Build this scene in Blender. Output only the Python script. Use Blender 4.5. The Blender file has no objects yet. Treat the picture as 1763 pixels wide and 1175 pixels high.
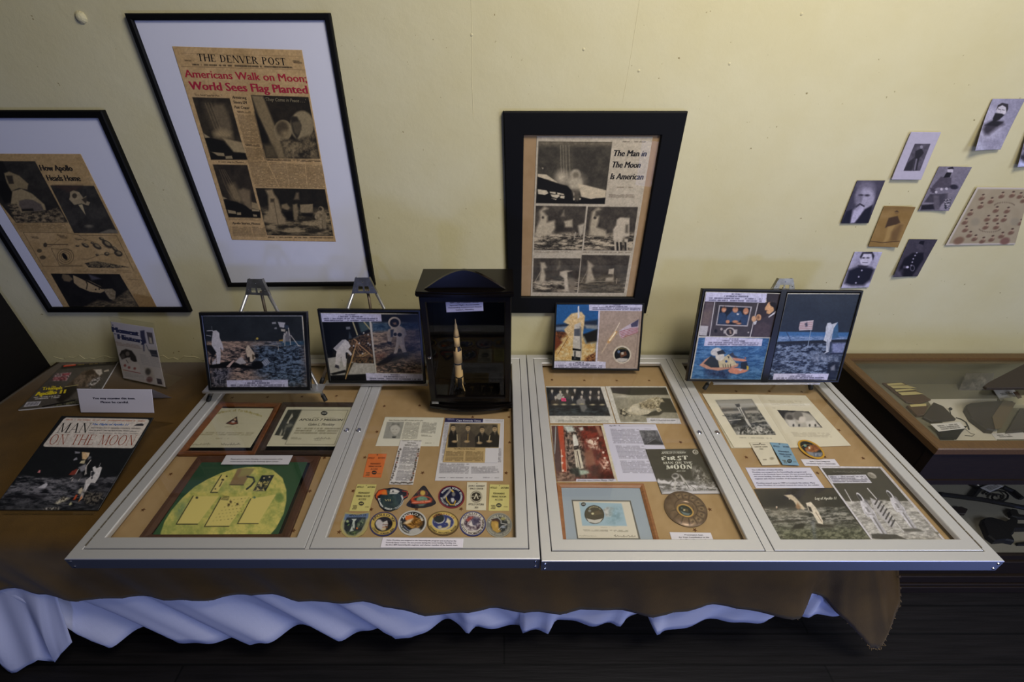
import bpy, math, random
import numpy as np
from mathutils import Vector
R = math.radians
S = bpy.context.scene
COL = S.collection

# ---------------------------------------------------------------- camera
W, H = 1763, 1175
FPX, CX, CY, PITCH = 774.0, 868.0, 587.5, R(33.25)
CAMZ = 2.10
cam_d = bpy.data.cameras.new('camera'); cam = bpy.data.objects.new('camera', cam_d); COL.objects.link(cam)
cam_d.sensor_width = 36.0; cam_d.lens = FPX / W * 36.0; cam_d.shift_x = (W / 2 - CX) / W
cam_d.clip_start = 0.02
cam.location = (0, 0, CAMZ); cam.rotation_euler = (math.pi / 2 - PITCH, 0, 0)
S.camera = cam
S.view_settings.view_transform = 'Standard'; S.view_settings.look = 'None'
S.view_settings.gamma = 1.0; S.view_settings.exposure = -0.1
# ---------------------------------------------------------------- light
wd = bpy.data.worlds.new('room_ambience'); S.world = wd; wd.use_nodes = True
wd.node_tree.nodes['Background'].inputs[0].default_value = (0.86, 0.88, 1.0, 1)
wd.node_tree.nodes['Background'].inputs[1].default_value = 0.035
def area(name, loc, target, sx, sy, power, col):
    l = bpy.data.lights.new(name, 'AREA'); l.shape = 'RECTANGLE'; l.size = sx; l.size_y = sy
    l.energy = power; l.color = col
    o = bpy.data.objects.new(name, l); COL.objects.link(o); o.location = loc
    o.rotation_euler = (Vector(target) - Vector(loc)).to_track_quat('-Z', 'Y').to_euler()
    return o
area('window_light_right', (3.3, -1.2, 2.75), (0.3, 1.6, 1.2), 1.1, 1.3, 50, (0.76, 0.82, 1.0))
area('low_blue_fill_right', (2.75, -1.7, 0.36), (0.5, 0.8, 0.7), 0.7, 0.5, 34, (0.28, 0.38, 1.0))  # unseen low lamp added to turn cloths and case fronts blue; no real doorway
area('low_blue_fill_left', (-0.72, -2.2, 0.40), (-1.2, 0.8, 0.6), 0.36, 0.35, 13, (0.26, 0.36, 1.0))  # second unseen blue lamp, added to brighten the white cloth at the left
area('window_light_small', (1.68, -2.05, 0.95), (0.3, 0.9, 0.9), 0.22, 0.5, 0.8, (0.5, 0.55, 1.0))
area('ceiling_light', (0.95, 0.2, 3.55), (0.55, 1.2, 1.0), 1.0, 0.7, 62, (1.0, 0.93, 0.83))

# ---------------------------------------------------------------- helpers
def V(*a): return Vector(a)
def ray(px, py):
    r = (px - CX) / FPX; u = (CY - py) / FPX; s, c = math.sin(PITCH), math.cos(PITCH)
    return Vector((r, c + u * s, -s + u * c))
CAM = Vector((0, 0, CAMZ))
class Plane:
    """a real surface: a point on it and its normal (towards the room)"""
    def __init__(s, p, n):
        s.p = Vector(p); s.n = Vector(n).normalized()
    def at(s, px, py):
        d = ray(px, py); return CAM + d * ((s.p - CAM).dot(s.n) / d.dot(s.n))
    def off(s, h): return Plane(s.p + s.n * h, s.n)
    def at_np(s, px, py):
        r = (px - CX) / FPX; u = (CY - py) / FPX; sn, c = math.sin(PITCH), math.cos(PITCH)
        d = np.stack([r, c + u * sn, -sn + u * c], -1)
        n = np.array(s.n); k = (np.array(s.p - CAM) @ n) / (d @ n)
        return np.array(CAM) + d * k[:, None]
def proj_np(P):
    sn, c = math.sin(PITCH), math.cos(PITCH); Z = P[:, 2] - CAMZ
    fw = P[:, 1] * c - Z * sn; up = P[:, 1] * sn + Z * c
    return CX + FPX * P[:, 0] / fw, CY - FPX * up / fw
ZC = CAMZ - 1.205      # top of the aluminium cases
ZT = CAMZ - 1.252      # cloth on the table
ZI = CAMZ - 1.2345     # backing board inside the cases
WALL = 1.74
P_WALL = Plane((0, WALL, 0), (0, -1, 0)); P_CASE = Plane((0, 0, ZC), (0, 0, 1))
P_TABLE = Plane((0, 0, ZT), (0, 0, 1)); P_IN = Plane((0, 0, ZI), (0, 0, 1))

def lin(c): 
    c = np.asarray(c, float) / 255.0
    return np.where(c <= 0.04045, c / 12.92, ((c + 0.055) / 1.055) ** 2.4)
def rgba(c): return tuple(float(x) for x in lin(c)) + (1.0,)
MATS = {}
def mat(name, col=(128, 128, 128), rough=0.5, metal=0.0, bump=None, var=None, spec=0.5, coat=0.0, sheen=0.0):
    """principled material; var=(scale, colour2, stretch) mixes a second colour by noise, bump=(scale, strength)"""
    if name in MATS: return MATS[name]
    m = bpy.data.materials.new(name); m.use_nodes = True; nt = m.node_tree; b = nt.nodes['Principled BSDF']
    b.inputs['Base Color'].default_value = rgba(col); b.inputs['Roughness'].default_value = rough
    b.inputs['Metallic'].default_value = metal; b.inputs['Specular IOR Level'].default_value = spec
    b.inputs['Coat Weight'].default_value = coat; b.inputs['Sheen Weight'].default_value = sheen
    if var or bump:
        tc = nt.nodes.new('ShaderNodeTexCoord')
    if var:
        mp = nt.nodes.new('ShaderNodeMapping'); mp.inputs['Scale'].default_value = var[2] if len(var) > 2 else (1, 1, 1)
        nz = nt.nodes.new('ShaderNodeTexNoise'); nz.inputs['Scale'].default_value = var[0]; nz.inputs['Detail'].default_value = 6
        nz.inputs['Roughness'].default_value = 0.65
        rp = nt.nodes.new('ShaderNodeValToRGB'); rp.color_ramp.elements[0].position = 0.33; rp.color_ramp.elements[1].position = 0.7
        rp.color_ramp.elements[0].color = rgba(col); rp.color_ramp.elements[1].color = rgba(var[1])
        nt.links.new(tc.outputs['Object'], mp.inputs[0]); nt.links.new(mp.outputs[0], nz.inputs['Vector'])
        nt.links.new(nz.outputs['Fac'], rp.inputs[0]); nt.links.new(rp.outputs[0], b.inputs['Base Color'])
    if bump:
        nb = nt.nodes.new('ShaderNodeTexNoise'); nb.inputs['Scale'].default_value = bump[0]; nb.inputs['Detail'].default_value = 5
        bp = nt.nodes.new('ShaderNodeBump'); bp.inputs['Strength'].default_value = bump[1]; bp.inputs['Distance'].default_value = 0.002
        nt.links.new(tc.outputs['Object'], nb.inputs['Vector']); nt.links.new(nb.outputs['Fac'], bp.inputs['Height'])
        nt.links.new(bp.outputs[0], b.inputs['Normal'])
    MATS[name] = m; return m
def ink_mat(name, rough, coat=0.0, spec=0.5):
    if name in MATS: return MATS[name]
    m = bpy.data.materials.new(name); m.use_nodes = True; nt = m.node_tree; b = nt.nodes['Principled BSDF']
    a = nt.nodes.new('ShaderNodeAttribute'); a.attribute_name = 'ink'
    nt.links.new(a.outputs['Color'], b.inputs['Base Color']); b.inputs['Roughness'].default_value = rough
    b.inputs['Coat Weight'].default_value = coat; b.inputs['Specular IOR Level'].default_value = spec
    MATS[name] = m; return m
def glass_mat(name, tint=(0.985, 0.99, 0.985), gloss=1.0):
    if name in MATS: return MATS[name]
    m = bpy.data.materials.new(name); m.use_nodes = True; nt = m.node_tree; nt.nodes.clear()
    out = nt.nodes.new('ShaderNodeOutputMaterial'); mx = nt.nodes.new('ShaderNodeMixShader')
    tr = nt.nodes.new('ShaderNodeBsdfTransparent'); tr.inputs[0].default_value = tint + (1,)
    gl = nt.nodes.new('ShaderNodeBsdfGlossy'); gl.inputs['Roughness'].default_value = 0.0
    gl.inputs['Color'].default_value = (gloss, gloss, gloss, 1)
    lw = nt.nodes.new('ShaderNodeLayerWeight'); lw.inputs['Blend'].default_value = 0.5
    pw = nt.nodes.new('ShaderNodeMath'); pw.operation = 'POWER'; pw.inputs[1].default_value = 5.0
    fr = nt.nodes.new('ShaderNodeMapRange'); fr.inputs['To Min'].default_value = 0.014; fr.inputs['To Max'].default_value = 1.0
    nt.links.new(lw.outputs['Facing'], pw.inputs[0]); nt.links.new(pw.outputs[0], fr.inputs['Value'])
    nt.links.new(fr.outputs[0], mx.inputs[0]); nt.links.new(tr.outputs[0], mx.inputs[1])
    nt.links.new(gl.outputs[0], mx.inputs[2]); nt.links.new(mx.outputs[0], out.inputs[0])
    MATS[name] = m; return m
M_PAPER = ink_mat('printed_paper', 0.75, spec=0.25)
M_PHOTO = ink_mat('photo_print', 0.35, spec=0.3)
M_CLOTHINK = ink_mat('embroidered_twill', 0.9, spec=0.1)
M_GLASS = glass_mat('clear_glass')
M_ACRYL = glass_mat('clear_acrylic', (0.985, 0.988, 0.985))
M_BLACK = mat('black_lacquer', (12, 12, 12), 0.3)
M_BLACKM = mat('black_painted_frame', (9, 9, 9), 0.6, spec=0.15)
M_ALU = mat('brushed_aluminium', (204, 204, 206), 0.46, 0.5, bump=(300, 0.05))
M_ALUS = mat('shaded_anodised_side', (140, 143, 148), 0.5, 1.0, bump=(300, 0.05))  # same aluminium as the tops, its dim front reflection put into a darker colour
M_CHROME = mat('chrome', (215, 215, 220), 0.12, 1.0)
M_RUBBER = mat('black_rubber', (14, 14, 14), 0.6)

def link(o, parent=None):
    COL.objects.link(o)
    if parent is not None:
        o.parent = parent
        o.matrix_parent_inverse = parent.matrix_basis.inverted() if parent.type == 'EMPTY' and False else o.matrix_parent_inverse
    return o
def tag(o, label, cat, group=None, kind=None):
    if label: o['label'] = label
    if cat: o['category'] = cat
    if group: o['group'] = group
    if kind: o['kind'] = kind
    return o
def thing(name, label, cat, loc=(0, 0, 0), group=None):
    o = bpy.data.objects.new(name, None); o.empty_display_size = 0.05; COL.objects.link(o); o.location = loc
    return tag(o, label, cat, group)
def mesh_obj(name, verts, faces, m, parent=None, smooth=False, base=None):
    """verts are world coordinates; the mesh is stored relative to its parent's (or base) location"""
    o0 = Vector(parent.matrix_basis.translation) if parent is not None else Vector(base if base is not None else (0, 0, 0))
    if parent is not None and parent.parent is not None: o0 = o0 + Vector(parent.parent.matrix_basis.translation)
    me = bpy.data.meshes.new(name); me.from_pydata([tuple(Vector(v) - o0) for v in verts], [], faces); me.update()
    if smooth:
        for p in me.polygons: p.use_smooth = True
    for mm in (m if isinstance(m, (list, tuple)) else [m]): me.materials.append(mm)
    o = bpy.data.objects.new(name, me); COL.objects.link(o)
    if parent is not None: o.parent = parent
    elif base is not None: o.location = base
    return o
class MB:
    """collects shapes of one part in one mesh"""
    def __init__(s): s.v = []; s.f = []
    def add(s, v, f):
        k = len(s.v); s.v += [Vector(x) for x in v]; s.f += [tuple(i + k for i in q) for q in f]; return s
    def box(s, a, b, bev=0.0):
        x0, y0, z0 = a; x1, y1, z1 = b
        if bev <= 0:
            return s.add([(x0,y0,z0),(x1,y0,z0),(x1,y1,z0),(x0,y1,z0),(x0,y0,z1),(x1,y0,z1),(x1,y1,z1),(x0,y1,z1)],
                  [(3,2,1,0),(4,5,6,7),(0,1,5,4),(1,2,6,5),(2,3,7,6),(3,0,4,7)])
        e = bev; q = []
        def ring(d, z): return [(x0+d,y0+d,z),(x1-d,y0+d,z),(x1-d,y1-d,z),(x0+d,y1-d,z)]
        r = [ring(e, z0), ring(0, z0+e), ring(0, z1-e), ring(e, z1)]
        vs = [p for k in r for p in k]; fs = [(3,2,1,0),(12,13,14,15)]
        for k in range(3):
            for i in range(4):
                j = (i+1)%4; fs.append((k*4+i, k*4+j, k*4+4+j, k*4+4+i))
        return s.add(vs, fs)
    def prism(s, pts, d):
        """polygon pts (3D, counter-clockwise seen from +d) extruded by vector d"""
        n = len(pts); d = Vector(d); P = [Vector(p) for p in pts]
        return s.add(P + [p + d for p in P], [tuple(range(n))[::-1], tuple(range(n, 2*n))] + [(i, (i+1)%n, n+(i+1)%n, n+i) for i in range(n)])
    def tube(s, pts, r, n=10, caps=True, radii=None):
        P = [Vector(p) for p in pts]; rings = []; up = None
        for i, p in enumerate(P):
            t = (P[min(i+1, len(P)-1)] - P[max(i-1, 0)]).normalized()
            if up is None: up = t.orthogonal().normalized()
            up = (up - t * up.dot(t)).normalized(); w = t.cross(up)
            rr = radii[i] if radii else r
            rings.append([p + up * (rr * math.cos(a)) + w * (rr * math.sin(a)) for a in [2*math.pi*k/n for k in range(n)]])
        vs = [q for g in rings for q in g]; fs = []
        for i in range(len(P)-1):
            for k in range(n):
                j = (k+1) % n; fs.append((i*n+k, i*n+j, (i+1)*n+j, (i+1)*n+k))
        if caps: fs += [tuple(range(n))[::-1], tuple(range((len(P)-1)*n, len(P)*n))]
        return s.add(vs, fs)
    def lathe(s, c, axis, prof, n=24):
        """prof = [(radius, height)] along axis from point c"""
        a = Vector(axis).normalized(); u = a.orthogonal().normalized(); w = a.cross(u); c = Vector(c); vs = []; fs = []
        for r, h in prof:
            for k in range(n):
                t = 2*math.pi*k/n; vs.append(c + a*h + u*(r*math.cos(t)) + w*(r*math.sin(t)))
        for i in range(len(prof)-1):
            for k in range(n):
                j = (k+1)%n; fs.append((i*n+k, i*n+j, (i+1)*n+j, (i+1)*n+k))
        fs += [tuple(range(n))[::-1], tuple(range((len(prof)-1)*n, len(prof)*n))]
        return s.add(vs, fs)
    def build(s, name, m, parent=None, smooth=False, base=None):
        return mesh_obj(name, s.v, s.f, m, parent, smooth, base)
def inset(q, d):
    """inset a quad TL,TR,BR,BL in its plane by d (number or (left,top,right,bottom))"""
    l, t, r, b = d if isinstance(d, tuple) else (d, d, d, d)
    TL, TR, BR, BL = [Vector(p) for p in q]; ex = ((TR-TL)+(BR-BL)).normalized(); ey = ((BL-TL)+(BR-TR)).normalized()
    return [TL+ex*l+ey*t, TR-ex*r+ey*t, BR-ex*r-ey*b, BL+ex*l-ey*b]
def ring_frame(name, q, n, prof, m, parent=None, smooth=False):
    """mitred frame: rings of the quad at (inset, height along n)"""
    n = Vector(n).normalized(); rings = [[p + n*h for p in inset(q, i)] for i, h in prof]; vs = [p for r in rings for p in r]; fs = []
    K = len(rings)
    for k in range(K):
        k2 = (k+1) % K
        for i in range(4):
            j = (i+1) % 4; fs.append((k*4+i, k2*4+i, k2*4+j, k*4+j))
    return mesh_obj(name, vs, fs, m, parent, smooth)
def slab(name, q, n, t0, t1, m, parent=None, base=None):
    """flat plate over polygon q between heights t0 and t1 along n"""
    n = Vector(n).normalized(); P = [Vector(p) for p in q]
    b = MB(); b.prism([p + n*t0 for p in P][::-1], n*(t1-t0)); return b.build(name, m, parent, base=base)

# ---------------------------------------------------------------- printed matter
_perm = {}
def vnoise(x, y, seed=0):
    """smooth value noise in 0..1"""
    if seed not in _perm: _perm[seed] = np.random.RandomState(seed).rand(256, 256)
    g = _perm[seed]; xi = np.floor(x).astype(int); yi = np.floor(y).astype(int); fx = x-xi; fy = y-yi
    fx = fx*fx*(3-2*fx); fy = fy*fy*(3-2*fy); a = g[xi & 255, yi & 255]; b = g[(xi+1) & 255, yi & 255]
    c = g[xi & 255, (yi+1) & 255]; d = g[(xi+1) & 255, (yi+1) & 255]
    return (a*(1-fx)+b*fx)*(1-fy) + (c*(1-fx)+d*fx)*fy
def fbm(x, y, seed=0, oct=4, gain=0.55):
    t = 0; a = 0.5; n = 0
    for k in range(oct):
        t = t + a*vnoise(x*2**k, y*2**k, seed+k); n += a; a *= gain
    return t/n
_txt = {}
def text_mesh(s, bold=0.0, shear=0.0):
    key = (s, bold, shear)
    if key not in _txt:
        cu = bpy.data.curves.new('lettering', 'FONT'); cu.body = s; cu.resolution_u = 2; cu.offset = bold; cu.shear = shear
        cu.fill_mode = 'FRONT'
        ob = bpy.data.objects.new('lettering', cu); me = ob.to_mesh(); me.calc_loop_triangles()
        v = np.zeros(len(me.vertices)*3); me.vertices.foreach_get('co', v)
        t = np.zeros(len(me.loop_triangles)*3, dtype=np.int32); me.loop_triangles.foreach_get('vertices', t)
        _txt[key] = (v.reshape(-1, 3)[:, :2].copy(), t.reshape(-1, 3).copy()); ob.to_mesh_clear()
        bpy.data.objects.remove(ob); bpy.data.curves.remove(cu)
    return _txt[key]
# serif capitals: strokes (x0,y0,x1,y1,width) and arcs ('o',cx,cy,rx,ry,a0,a1,thick,thin); unit height
_SER = {
 'A': (.8, [(.4,1,.08,0,.05),(.4,1,.72,0,.14),(.18,.33,.6,.33,.05)], [(.08,0),(.72,0)], []),
 'D': (.8, [(.14,0,.14,1,.14)], [(.14,0),(.14,1)], [(.3,.5,.42,.47,-95,95)]),
 'E': (.7, [(.14,0,.14,1,.14),(.14,.97,.6,.97,.05),(.14,.03,.62,.03,.05),(.14,.5,.48,.5,.05),(.6,.75,.6,.98,.05),(.63,.02,.63,.27,.05)], [(.14,0),(.14,1)], []),
 'F': (.66, [(.14,0,.14,1,.14),(.14,.97,.6,.97,.05),(.14,.5,.48,.5,.05),(.6,.75,.6,.98,.05)], [(.14,0),(.14,1)], []),
 'H': (.86, [(.14,0,.14,1,.14),(.72,0,.72,1,.14),(.14,.5,.72,.5,.05)], [(.14,0),(.14,1),(.72,0),(.72,1)], []),
 'I': (.36, [(.18,0,.18,1,.14)], [(.18,0),(.18,1)], []),
 'M': (1.0, [(.13,0,.16,1,.05),(.16,1,.5,.05,.13),(.5,.05,.84,1,.05),(.86,0,.84,1,.14)], [(.13,0),(.16,1),(.84,1),(.86,0)], []),
 'N': (.86, [(.14,0,.14,1,.05),(.14,1,.72,.02,.14),(.72,0,.72,1,.05)], [(.14,0),(.14,1),(.72,1)], []),
 'O': (.86, [], [], [(.43,.5,.39,.5,0,360)]),
 'P': (.7, [(.14,0,.14,1,.14)], [(.14,0),(.14,1)], [(.26,.73,.36,.26,-95,95)]),
 'R': (.8, [(.14,0,.14,1,.14),(.36,.48,.7,0,.14)], [(.14,0),(.14,1),(.7,0)], [(.26,.73,.36,.26,-95,95)]),
 'S': (.62, [(.5,.72,.54,.98,.05),(.1,.02,.1,.28,.05)], [], [(.31,.74,.22,.24,40,270),(.31,.26,.24,.24,-150,90)]),
 'T': (.74, [(.37,0,.37,1,.14),(.06,.97,.68,.97,.05),(.05,.74,.05,.98,.05),(.69,.74,.69,.98,.05)], [(.37,0)], []),
 'V': (.8, [(.08,1,.4,0,.14),(.4,0,.72,1,.05)], [(.08,1),(.72,1)], []),
 ' ': (.4, [], [], [])}
def serif_mesh(s, wt=1.0, serif=0.05, slant=0.0):
    vs = []; ts = []; x = 0
    def quad(a, b, c, d):
        k = len(vs); vs.extend([a, b, c, d]); ts.extend([(k, k+1, k+2), (k, k+2, k+3)])
    for ch in s:
        wd_, st, sf, arcs = _SER[ch]
        for x0, y0, x1, y1, w in st:
            w *= wt; dx, dy = x1-x0, y1-y0; L = math.hypot(dx, dy)
            if abs(dy) < 0.01: quad((x+x0, y0-w/2), (x+x1, y0-w/2), (x+x1, y0+w/2), (x+x0, y0+w/2))
            else: quad((x+x0-w/2, y0), (x+x0+w/2, y0), (x+x1+w/2, y1), (x+x1-w/2, y1))
        for sx, sy in sf:
            h = serif if sy == 0 else -serif; quad((x+sx-.14, sy), (x+sx+.14, sy), (x+sx+.14, sy+h), (x+sx-.14, sy+h))
        for cx, cy, rx, ry, a0, a1 in arcs:
            n = 22 if a1-a0 > 200 else 14
            P = []
            for k in range(n+1):
                a = R(a0+(a1-a0)*k/n); th = .045*wt + .1*wt*abs(math.cos(a))
                P.append(((x+cx+rx*math.cos(a), cy+ry*math.sin(a)), (x+cx+(rx-th)*math.cos(a), cy+(ry-min(th, .06*wt+.02))*math.sin(a))))
            for k in range(n): quad(P[k][0], P[k+1][0], P[k+1][1], P[k][1])
        x += wd_ + .06
    v = np.array(vs); v[:, 0] += slant*v[:, 1]
    return v, np.array(ts, dtype=np.int32)
class Print:
    """a printed sheet (or an embroidered patch): a fine grid of the sheet whose ink is held per vertex.
    quad / outline are given in zoom units (ox, oy, scale) and lie on `plane`."""
    def __init__(s, plane, quad=None, crop=(0, 0, 1), res=1.0, base=(220, 220, 220), outline=None, rings=14, curl=None, dome=None):
        s.pl = plane; s.ox, s.oy, s.sc = crop; s.curl = curl; s.over = []; s.lift = 0.00025
        if outline is None:
            C = [np.array(plane.at(*s.px(*q))) for q in quad]; s.C = C
            wpx = max(math.dist(quad[0], quad[1]), math.dist(quad[3], quad[2]))/s.sc*res
            hpx = max(math.dist(quad[0], quad[3]), math.dist(quad[1], quad[2]))/s.sc*res
            n, m = max(4, int(wpx)), max(4, int(hpx)); s.n, s.m = n, m
            a, b = np.meshgrid(np.linspace(0, 1, n+1), np.linspace(0, 1, m+1)); a = a.ravel()[:, None]; b = b.ravel()[:, None]
            s.P = (C[0]*(1-a)+C[1]*a)*(1-b) + (C[3]*(1-a)+C[2]*a)*b; s.a = a[:, 0]; s.b = b[:, 0]
            i, j = np.meshgrid(np.arange(n), np.arange(m)); k = (j*(n+1)+i).ravel()
            s.F = np.stack([k+n+1, k+n+2, k+1, k], -1)
            s.edge = np.concatenate([np.arange(n), np.arange(m)*(n+1)+n, (m*(n+1)+n)-np.arange(n), (m-np.arange(m))*(n+1)])
        else:
            O = np.array([plane.at(*s.px(*q)) for q in outline]); c = O.mean(0); k = len(O); s.C = None
            s.P = np.concatenate([c+(O-c)*t for t in np.linspace(0.02, 1, rings)]); s.b = np.repeat(np.linspace(0.02, 1, rings), k); s.a = s.b*0
            F = []
            for r in range(rings-1):
                for i in range(k):
                    j = (i+1) % k; F.append((r*k+i, r*k+j, (r+1)*k+j, (r+1)*k+i))
            nn = np.cross(s.P[F[0][1]]-s.P[F[0][0]], s.P[F[0][3]]-s.P[F[0][0]])
            s.F = np.array(F); s.flip = nn @ np.array(plane.n) < 0
            if s.flip: s.F = s.F[:, ::-1]
            s.edge = np.arange((rings-1)*k, rings*k)
            if s.flip: s.edge = s.edge[::-1]
            s.edge = s.edge[::-1]
            s.cap = np.arange(k) if not s.flip else np.arange(k)[::-1]
        s.outl = outline is not None; s.dome = dome
        x, y = proj_np(s.P); s.X = (x-s.ox)*s.sc; s.Y = (y-s.oy)*s.sc
        s.c = np.tile(np.array(base, float), (len(s.P), 1))
    def view(s, crop):
        x, y = proj_np(s.P); s.ox, s.oy, s.sc = crop; s.X = (x-s.ox)*s.sc; s.Y = (y-s.oy)*s.sc; return s
    def px(s, x, y): return s.ox + x/s.sc, s.oy + y/s.sc
    def mix(s, m, col): 
        s.c += (np.array(col, float)-s.c)*np.clip(m, 0, 1)[:, None]; return s
    def pmask(s, pts, soft=1.0):
        P = np.array(pts, float); sf = soft*s.sc
        lo = P.min(0)-3*sf; hi = P.max(0)+3*sf; m = np.zeros(len(s.X))
        k = np.where((s.X > lo[0]) & (s.X < hi[0]) & (s.Y > lo[1]) & (s.Y < hi[1]))[0]
        if not len(k): return m
        x, y = s.X[k], s.Y[k]; d = np.full(len(k), 1e9); ins = np.zeros(len(k), bool)
        for i in range(len(P)):
            x0, y0 = P[i]; x1, y1 = P[(i+1) % len(P)]; dx, dy = x1-x0, y1-y0; L = dx*dx+dy*dy+1e-9
            t = np.clip(((x-x0)*dx+(y-y0)*dy)/L, 0, 1); d = np.minimum(d, np.hypot(x-x0-t*dx, y-y0-t*dy))
            if dy != 0: ins ^= ((y0 > y) != (y1 > y)) & (x < dx*(y-y0)/dy+x0)
        sd = np.where(ins, d, -d); m[k] = np.clip(sd/sf+0.5, 0, 1); return m
    def emask(s, cx, cy, rx, ry, soft=1.0, ang=0):
        a = R(ang); x = (s.X-cx)*math.cos(a)+(s.Y-cy)*math.sin(a); y = -(s.X-cx)*math.sin(a)+(s.Y-cy)*math.cos(a)
        d = (1-np.hypot(x/rx, y/ry))*min(rx, ry); return np.clip(d/(soft*s.sc)+0.5, 0, 1)
    def poly(s, pts, col, soft=1.0, al=1.0): return s.mix(s.pmask(pts, soft)*al, col)
    def ell(s, cx, cy, rx, ry, col, soft=1.0, ang=0, al=1.0): return s.mix(s.emask(cx, cy, rx, ry, soft, ang)*al, col)
    def ring(s, cx, cy, rx, ry, w, col, soft=1.0, ang=0): 
        return s.mix(s.emask(cx, cy, rx, ry, soft, ang)*(1-s.emask(cx, cy, rx-w, ry-w, soft, ang)), col)
    def line(s, pts, w, col, al=1.0, soft=0.8):
        w = w/2; sf = soft*s.sc; d = np.full(len(s.X), 1e9)
        for (x0, y0), (x1, y1) in zip(pts[:-1], pts[1:]):
            dx, dy = x1-x0, y1-y0; t = np.clip(((s.X-x0)*dx+(s.Y-y0)*dy)/(dx*dx+dy*dy+1e-9), 0, 1)
            d = np.minimum(d, np.hypot(s.X-x0-t*dx, s.Y-y0-t*dy))
        return s.mix(np.clip((w-d)/sf+0.5, 0, 1)*al, col)
    def dots(s, pts, r, col, soft=0.8):
        for x, y in pts: s.ell(x, y, r, r, col, soft)
        return s
    def grain(s, amp, scale=6, mask=1.0, seed=1, stretch=(1, 1), oct=4):
        f = fbm(s.X/scale*stretch[0], s.Y/scale*stretch[1], seed, oct)-0.5; s.c += (f*2*amp*mask)[:, None]; return s
    def tex(s, mask, c0, c1, scale=12, seed=1, stretch=(1, 1), contrast=2.0, oct=4):
        f = np.clip((fbm(s.X/scale*1.35*stretch[0], s.Y/scale*1.35*stretch[1], seed, 5, 0.72)-0.5)*contrast*1.35+0.5, 0, 1)[:, None]
        col = np.array(c0, float)*(1-f)+np.array(c1, float)*f; mk = np.clip(mask, 0, 1)[:, None]
        s.c = s.c*(1-mk)+col*mk; return s
    def scribble(s, p0, p1, h, col, seed=1):
        """illegible handwriting"""
        r = random.Random(seed); n = 26; P = []
        for k in range(n+1): P.append((p0[0]+(p1[0]-p0[0])*k/n+r.uniform(-h,h)*.3, p0[1]+(p1[1]-p0[1])*k/n-h*(.5+.5*math.sin(k*1.9+r.uniform(-.6,.6)))*r.uniform(.3,1)))
        return s.line(P, max(1.5, h*.13), col)
    def rows(s, q, n, col, al=0.7, seed=3, word=9.0, fill=0.55):
        """rows of small type inside the quad q (TL,TR,BR,BL)"""
        q = np.array(q, float); ex = (q[1]-q[0]+q[2]-q[3])/2; ey = (q[3]-q[0]+q[2]-q[1])/2; D = ex[0]*ey[1]-ex[1]*ey[0]
        o = q.mean(0)-ex/2-ey/2; a = ((s.X-o[0])*ey[1]-(s.Y-o[1])*ey[0])/D; b = ((s.Y-o[1])*ex[0]-(s.X-o[0])*ex[1])/D
        m = s.pmask(q, 0.6); r = b*n; fr = r-np.floor(r); rowi = np.floor(r)
        wl = np.hypot(*ex)/word/s.sc*1.6
        w = vnoise(a*wl*2.2, rowi*7.3+seed, seed) ; m = m*np.clip(1.25-np.abs(fr-0.5)/0.5*1.3, 0, 1)*np.clip((w-0.16)*6, 0, 1)*(0.65+0.7*vnoise(a*wl*9, rowi*3.1, seed+5))
        return s.mix(m*al, col)
    def put(s, v, t, col, lift=1):
        """v: zoom-unit coordinates of triangles t"""
        if s.outl: lift = lift*6.6
        x = s.ox+v[:, 0]/s.sc; y = s.oy+v[:, 1]/s.sc; P = s.pl.at_np(x, y)
        if s.curl is not None: P = P + s._curl_at(P)
        s.over.append((P+np.array(s.pl.n)*s.lift*lift, t, np.array(col, float))); return s
    def text(s, txt, p0, p1, up, col, bold=0.0, shear=0.0, lift=1):
        """lettering with its baseline from p0 to p1; up = vector of one capital height"""
        v, t = text_mesh(txt, 0.0, shear); e = bold*1.75
        if e > 0:
            x0 = v[:, 0].min(); w_ = max(1e-6, np.ptp(v[:, 0])); p0 = np.array(p0, float); p1 = np.array(p1, float)
            for k, d in enumerate((-e, -e/3, e/3, e)): s._place(v, t, p0+(p1-p0)*d/w_, p1+(p1-p0)*d/w_, up, col, 0.70, lift*(1+.12*k))
            return s
        return s._place(v, t, p0, p1, up, col, 0.70, lift)
    def serif(s, txt, p0, p1, up, col, wt=1.0, slant=0.0, ser=0.05, lift=1):
        v, t = serif_mesh(txt, wt, ser, slant); return s._place(v, t, p0, p1, up, col, 1.0, lift)
    def _place(s, v, t, p0, p1, up, col, cap, lift):
        if not len(v): return s
        p0 = np.array(p0, float); p1 = np.array(p1, float); up = np.array(up, float)
        u = (v[:, 0]-v[:, 0].min())/max(1e-6, np.ptp(v[:, 0])); w = v[:, 1]/cap
        return s.put(p0+(p1-p0)*u[:, None]+up*w[:, None], t, col, lift)
    def arc_text(s, txt, c, rx, ry, a0, a1, h, col, bold=0.02, inward=False, lift=1):
        """lettering around an ellipse from angle a0 to a1 (degrees, zoom axes, y down)"""
        v, t = text_mesh(txt, 0.0); u = (v[:, 0]-v[:, 0].min())/max(1e-6, np.ptp(v[:, 0])); w = v[:, 1]/0.7*h
        k = -1 if inward else 1
        if bold > 0:
            for i, d in enumerate((-.006, .006)): s.arc_text(txt, c, rx, ry, a0+(a1-a0)*d, a1+(a1-a0)*d, h, col, 0, inward, lift*(1+.08*i))
            return s
        a = np.radians(a0+(a1-a0)*u)
        q = np.stack([c[0]+(rx+k*w)*np.cos(a), c[1]+(ry+k*w*ry/rx)*np.sin(a)], -1); return s.put(q, t, col, lift)
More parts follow.
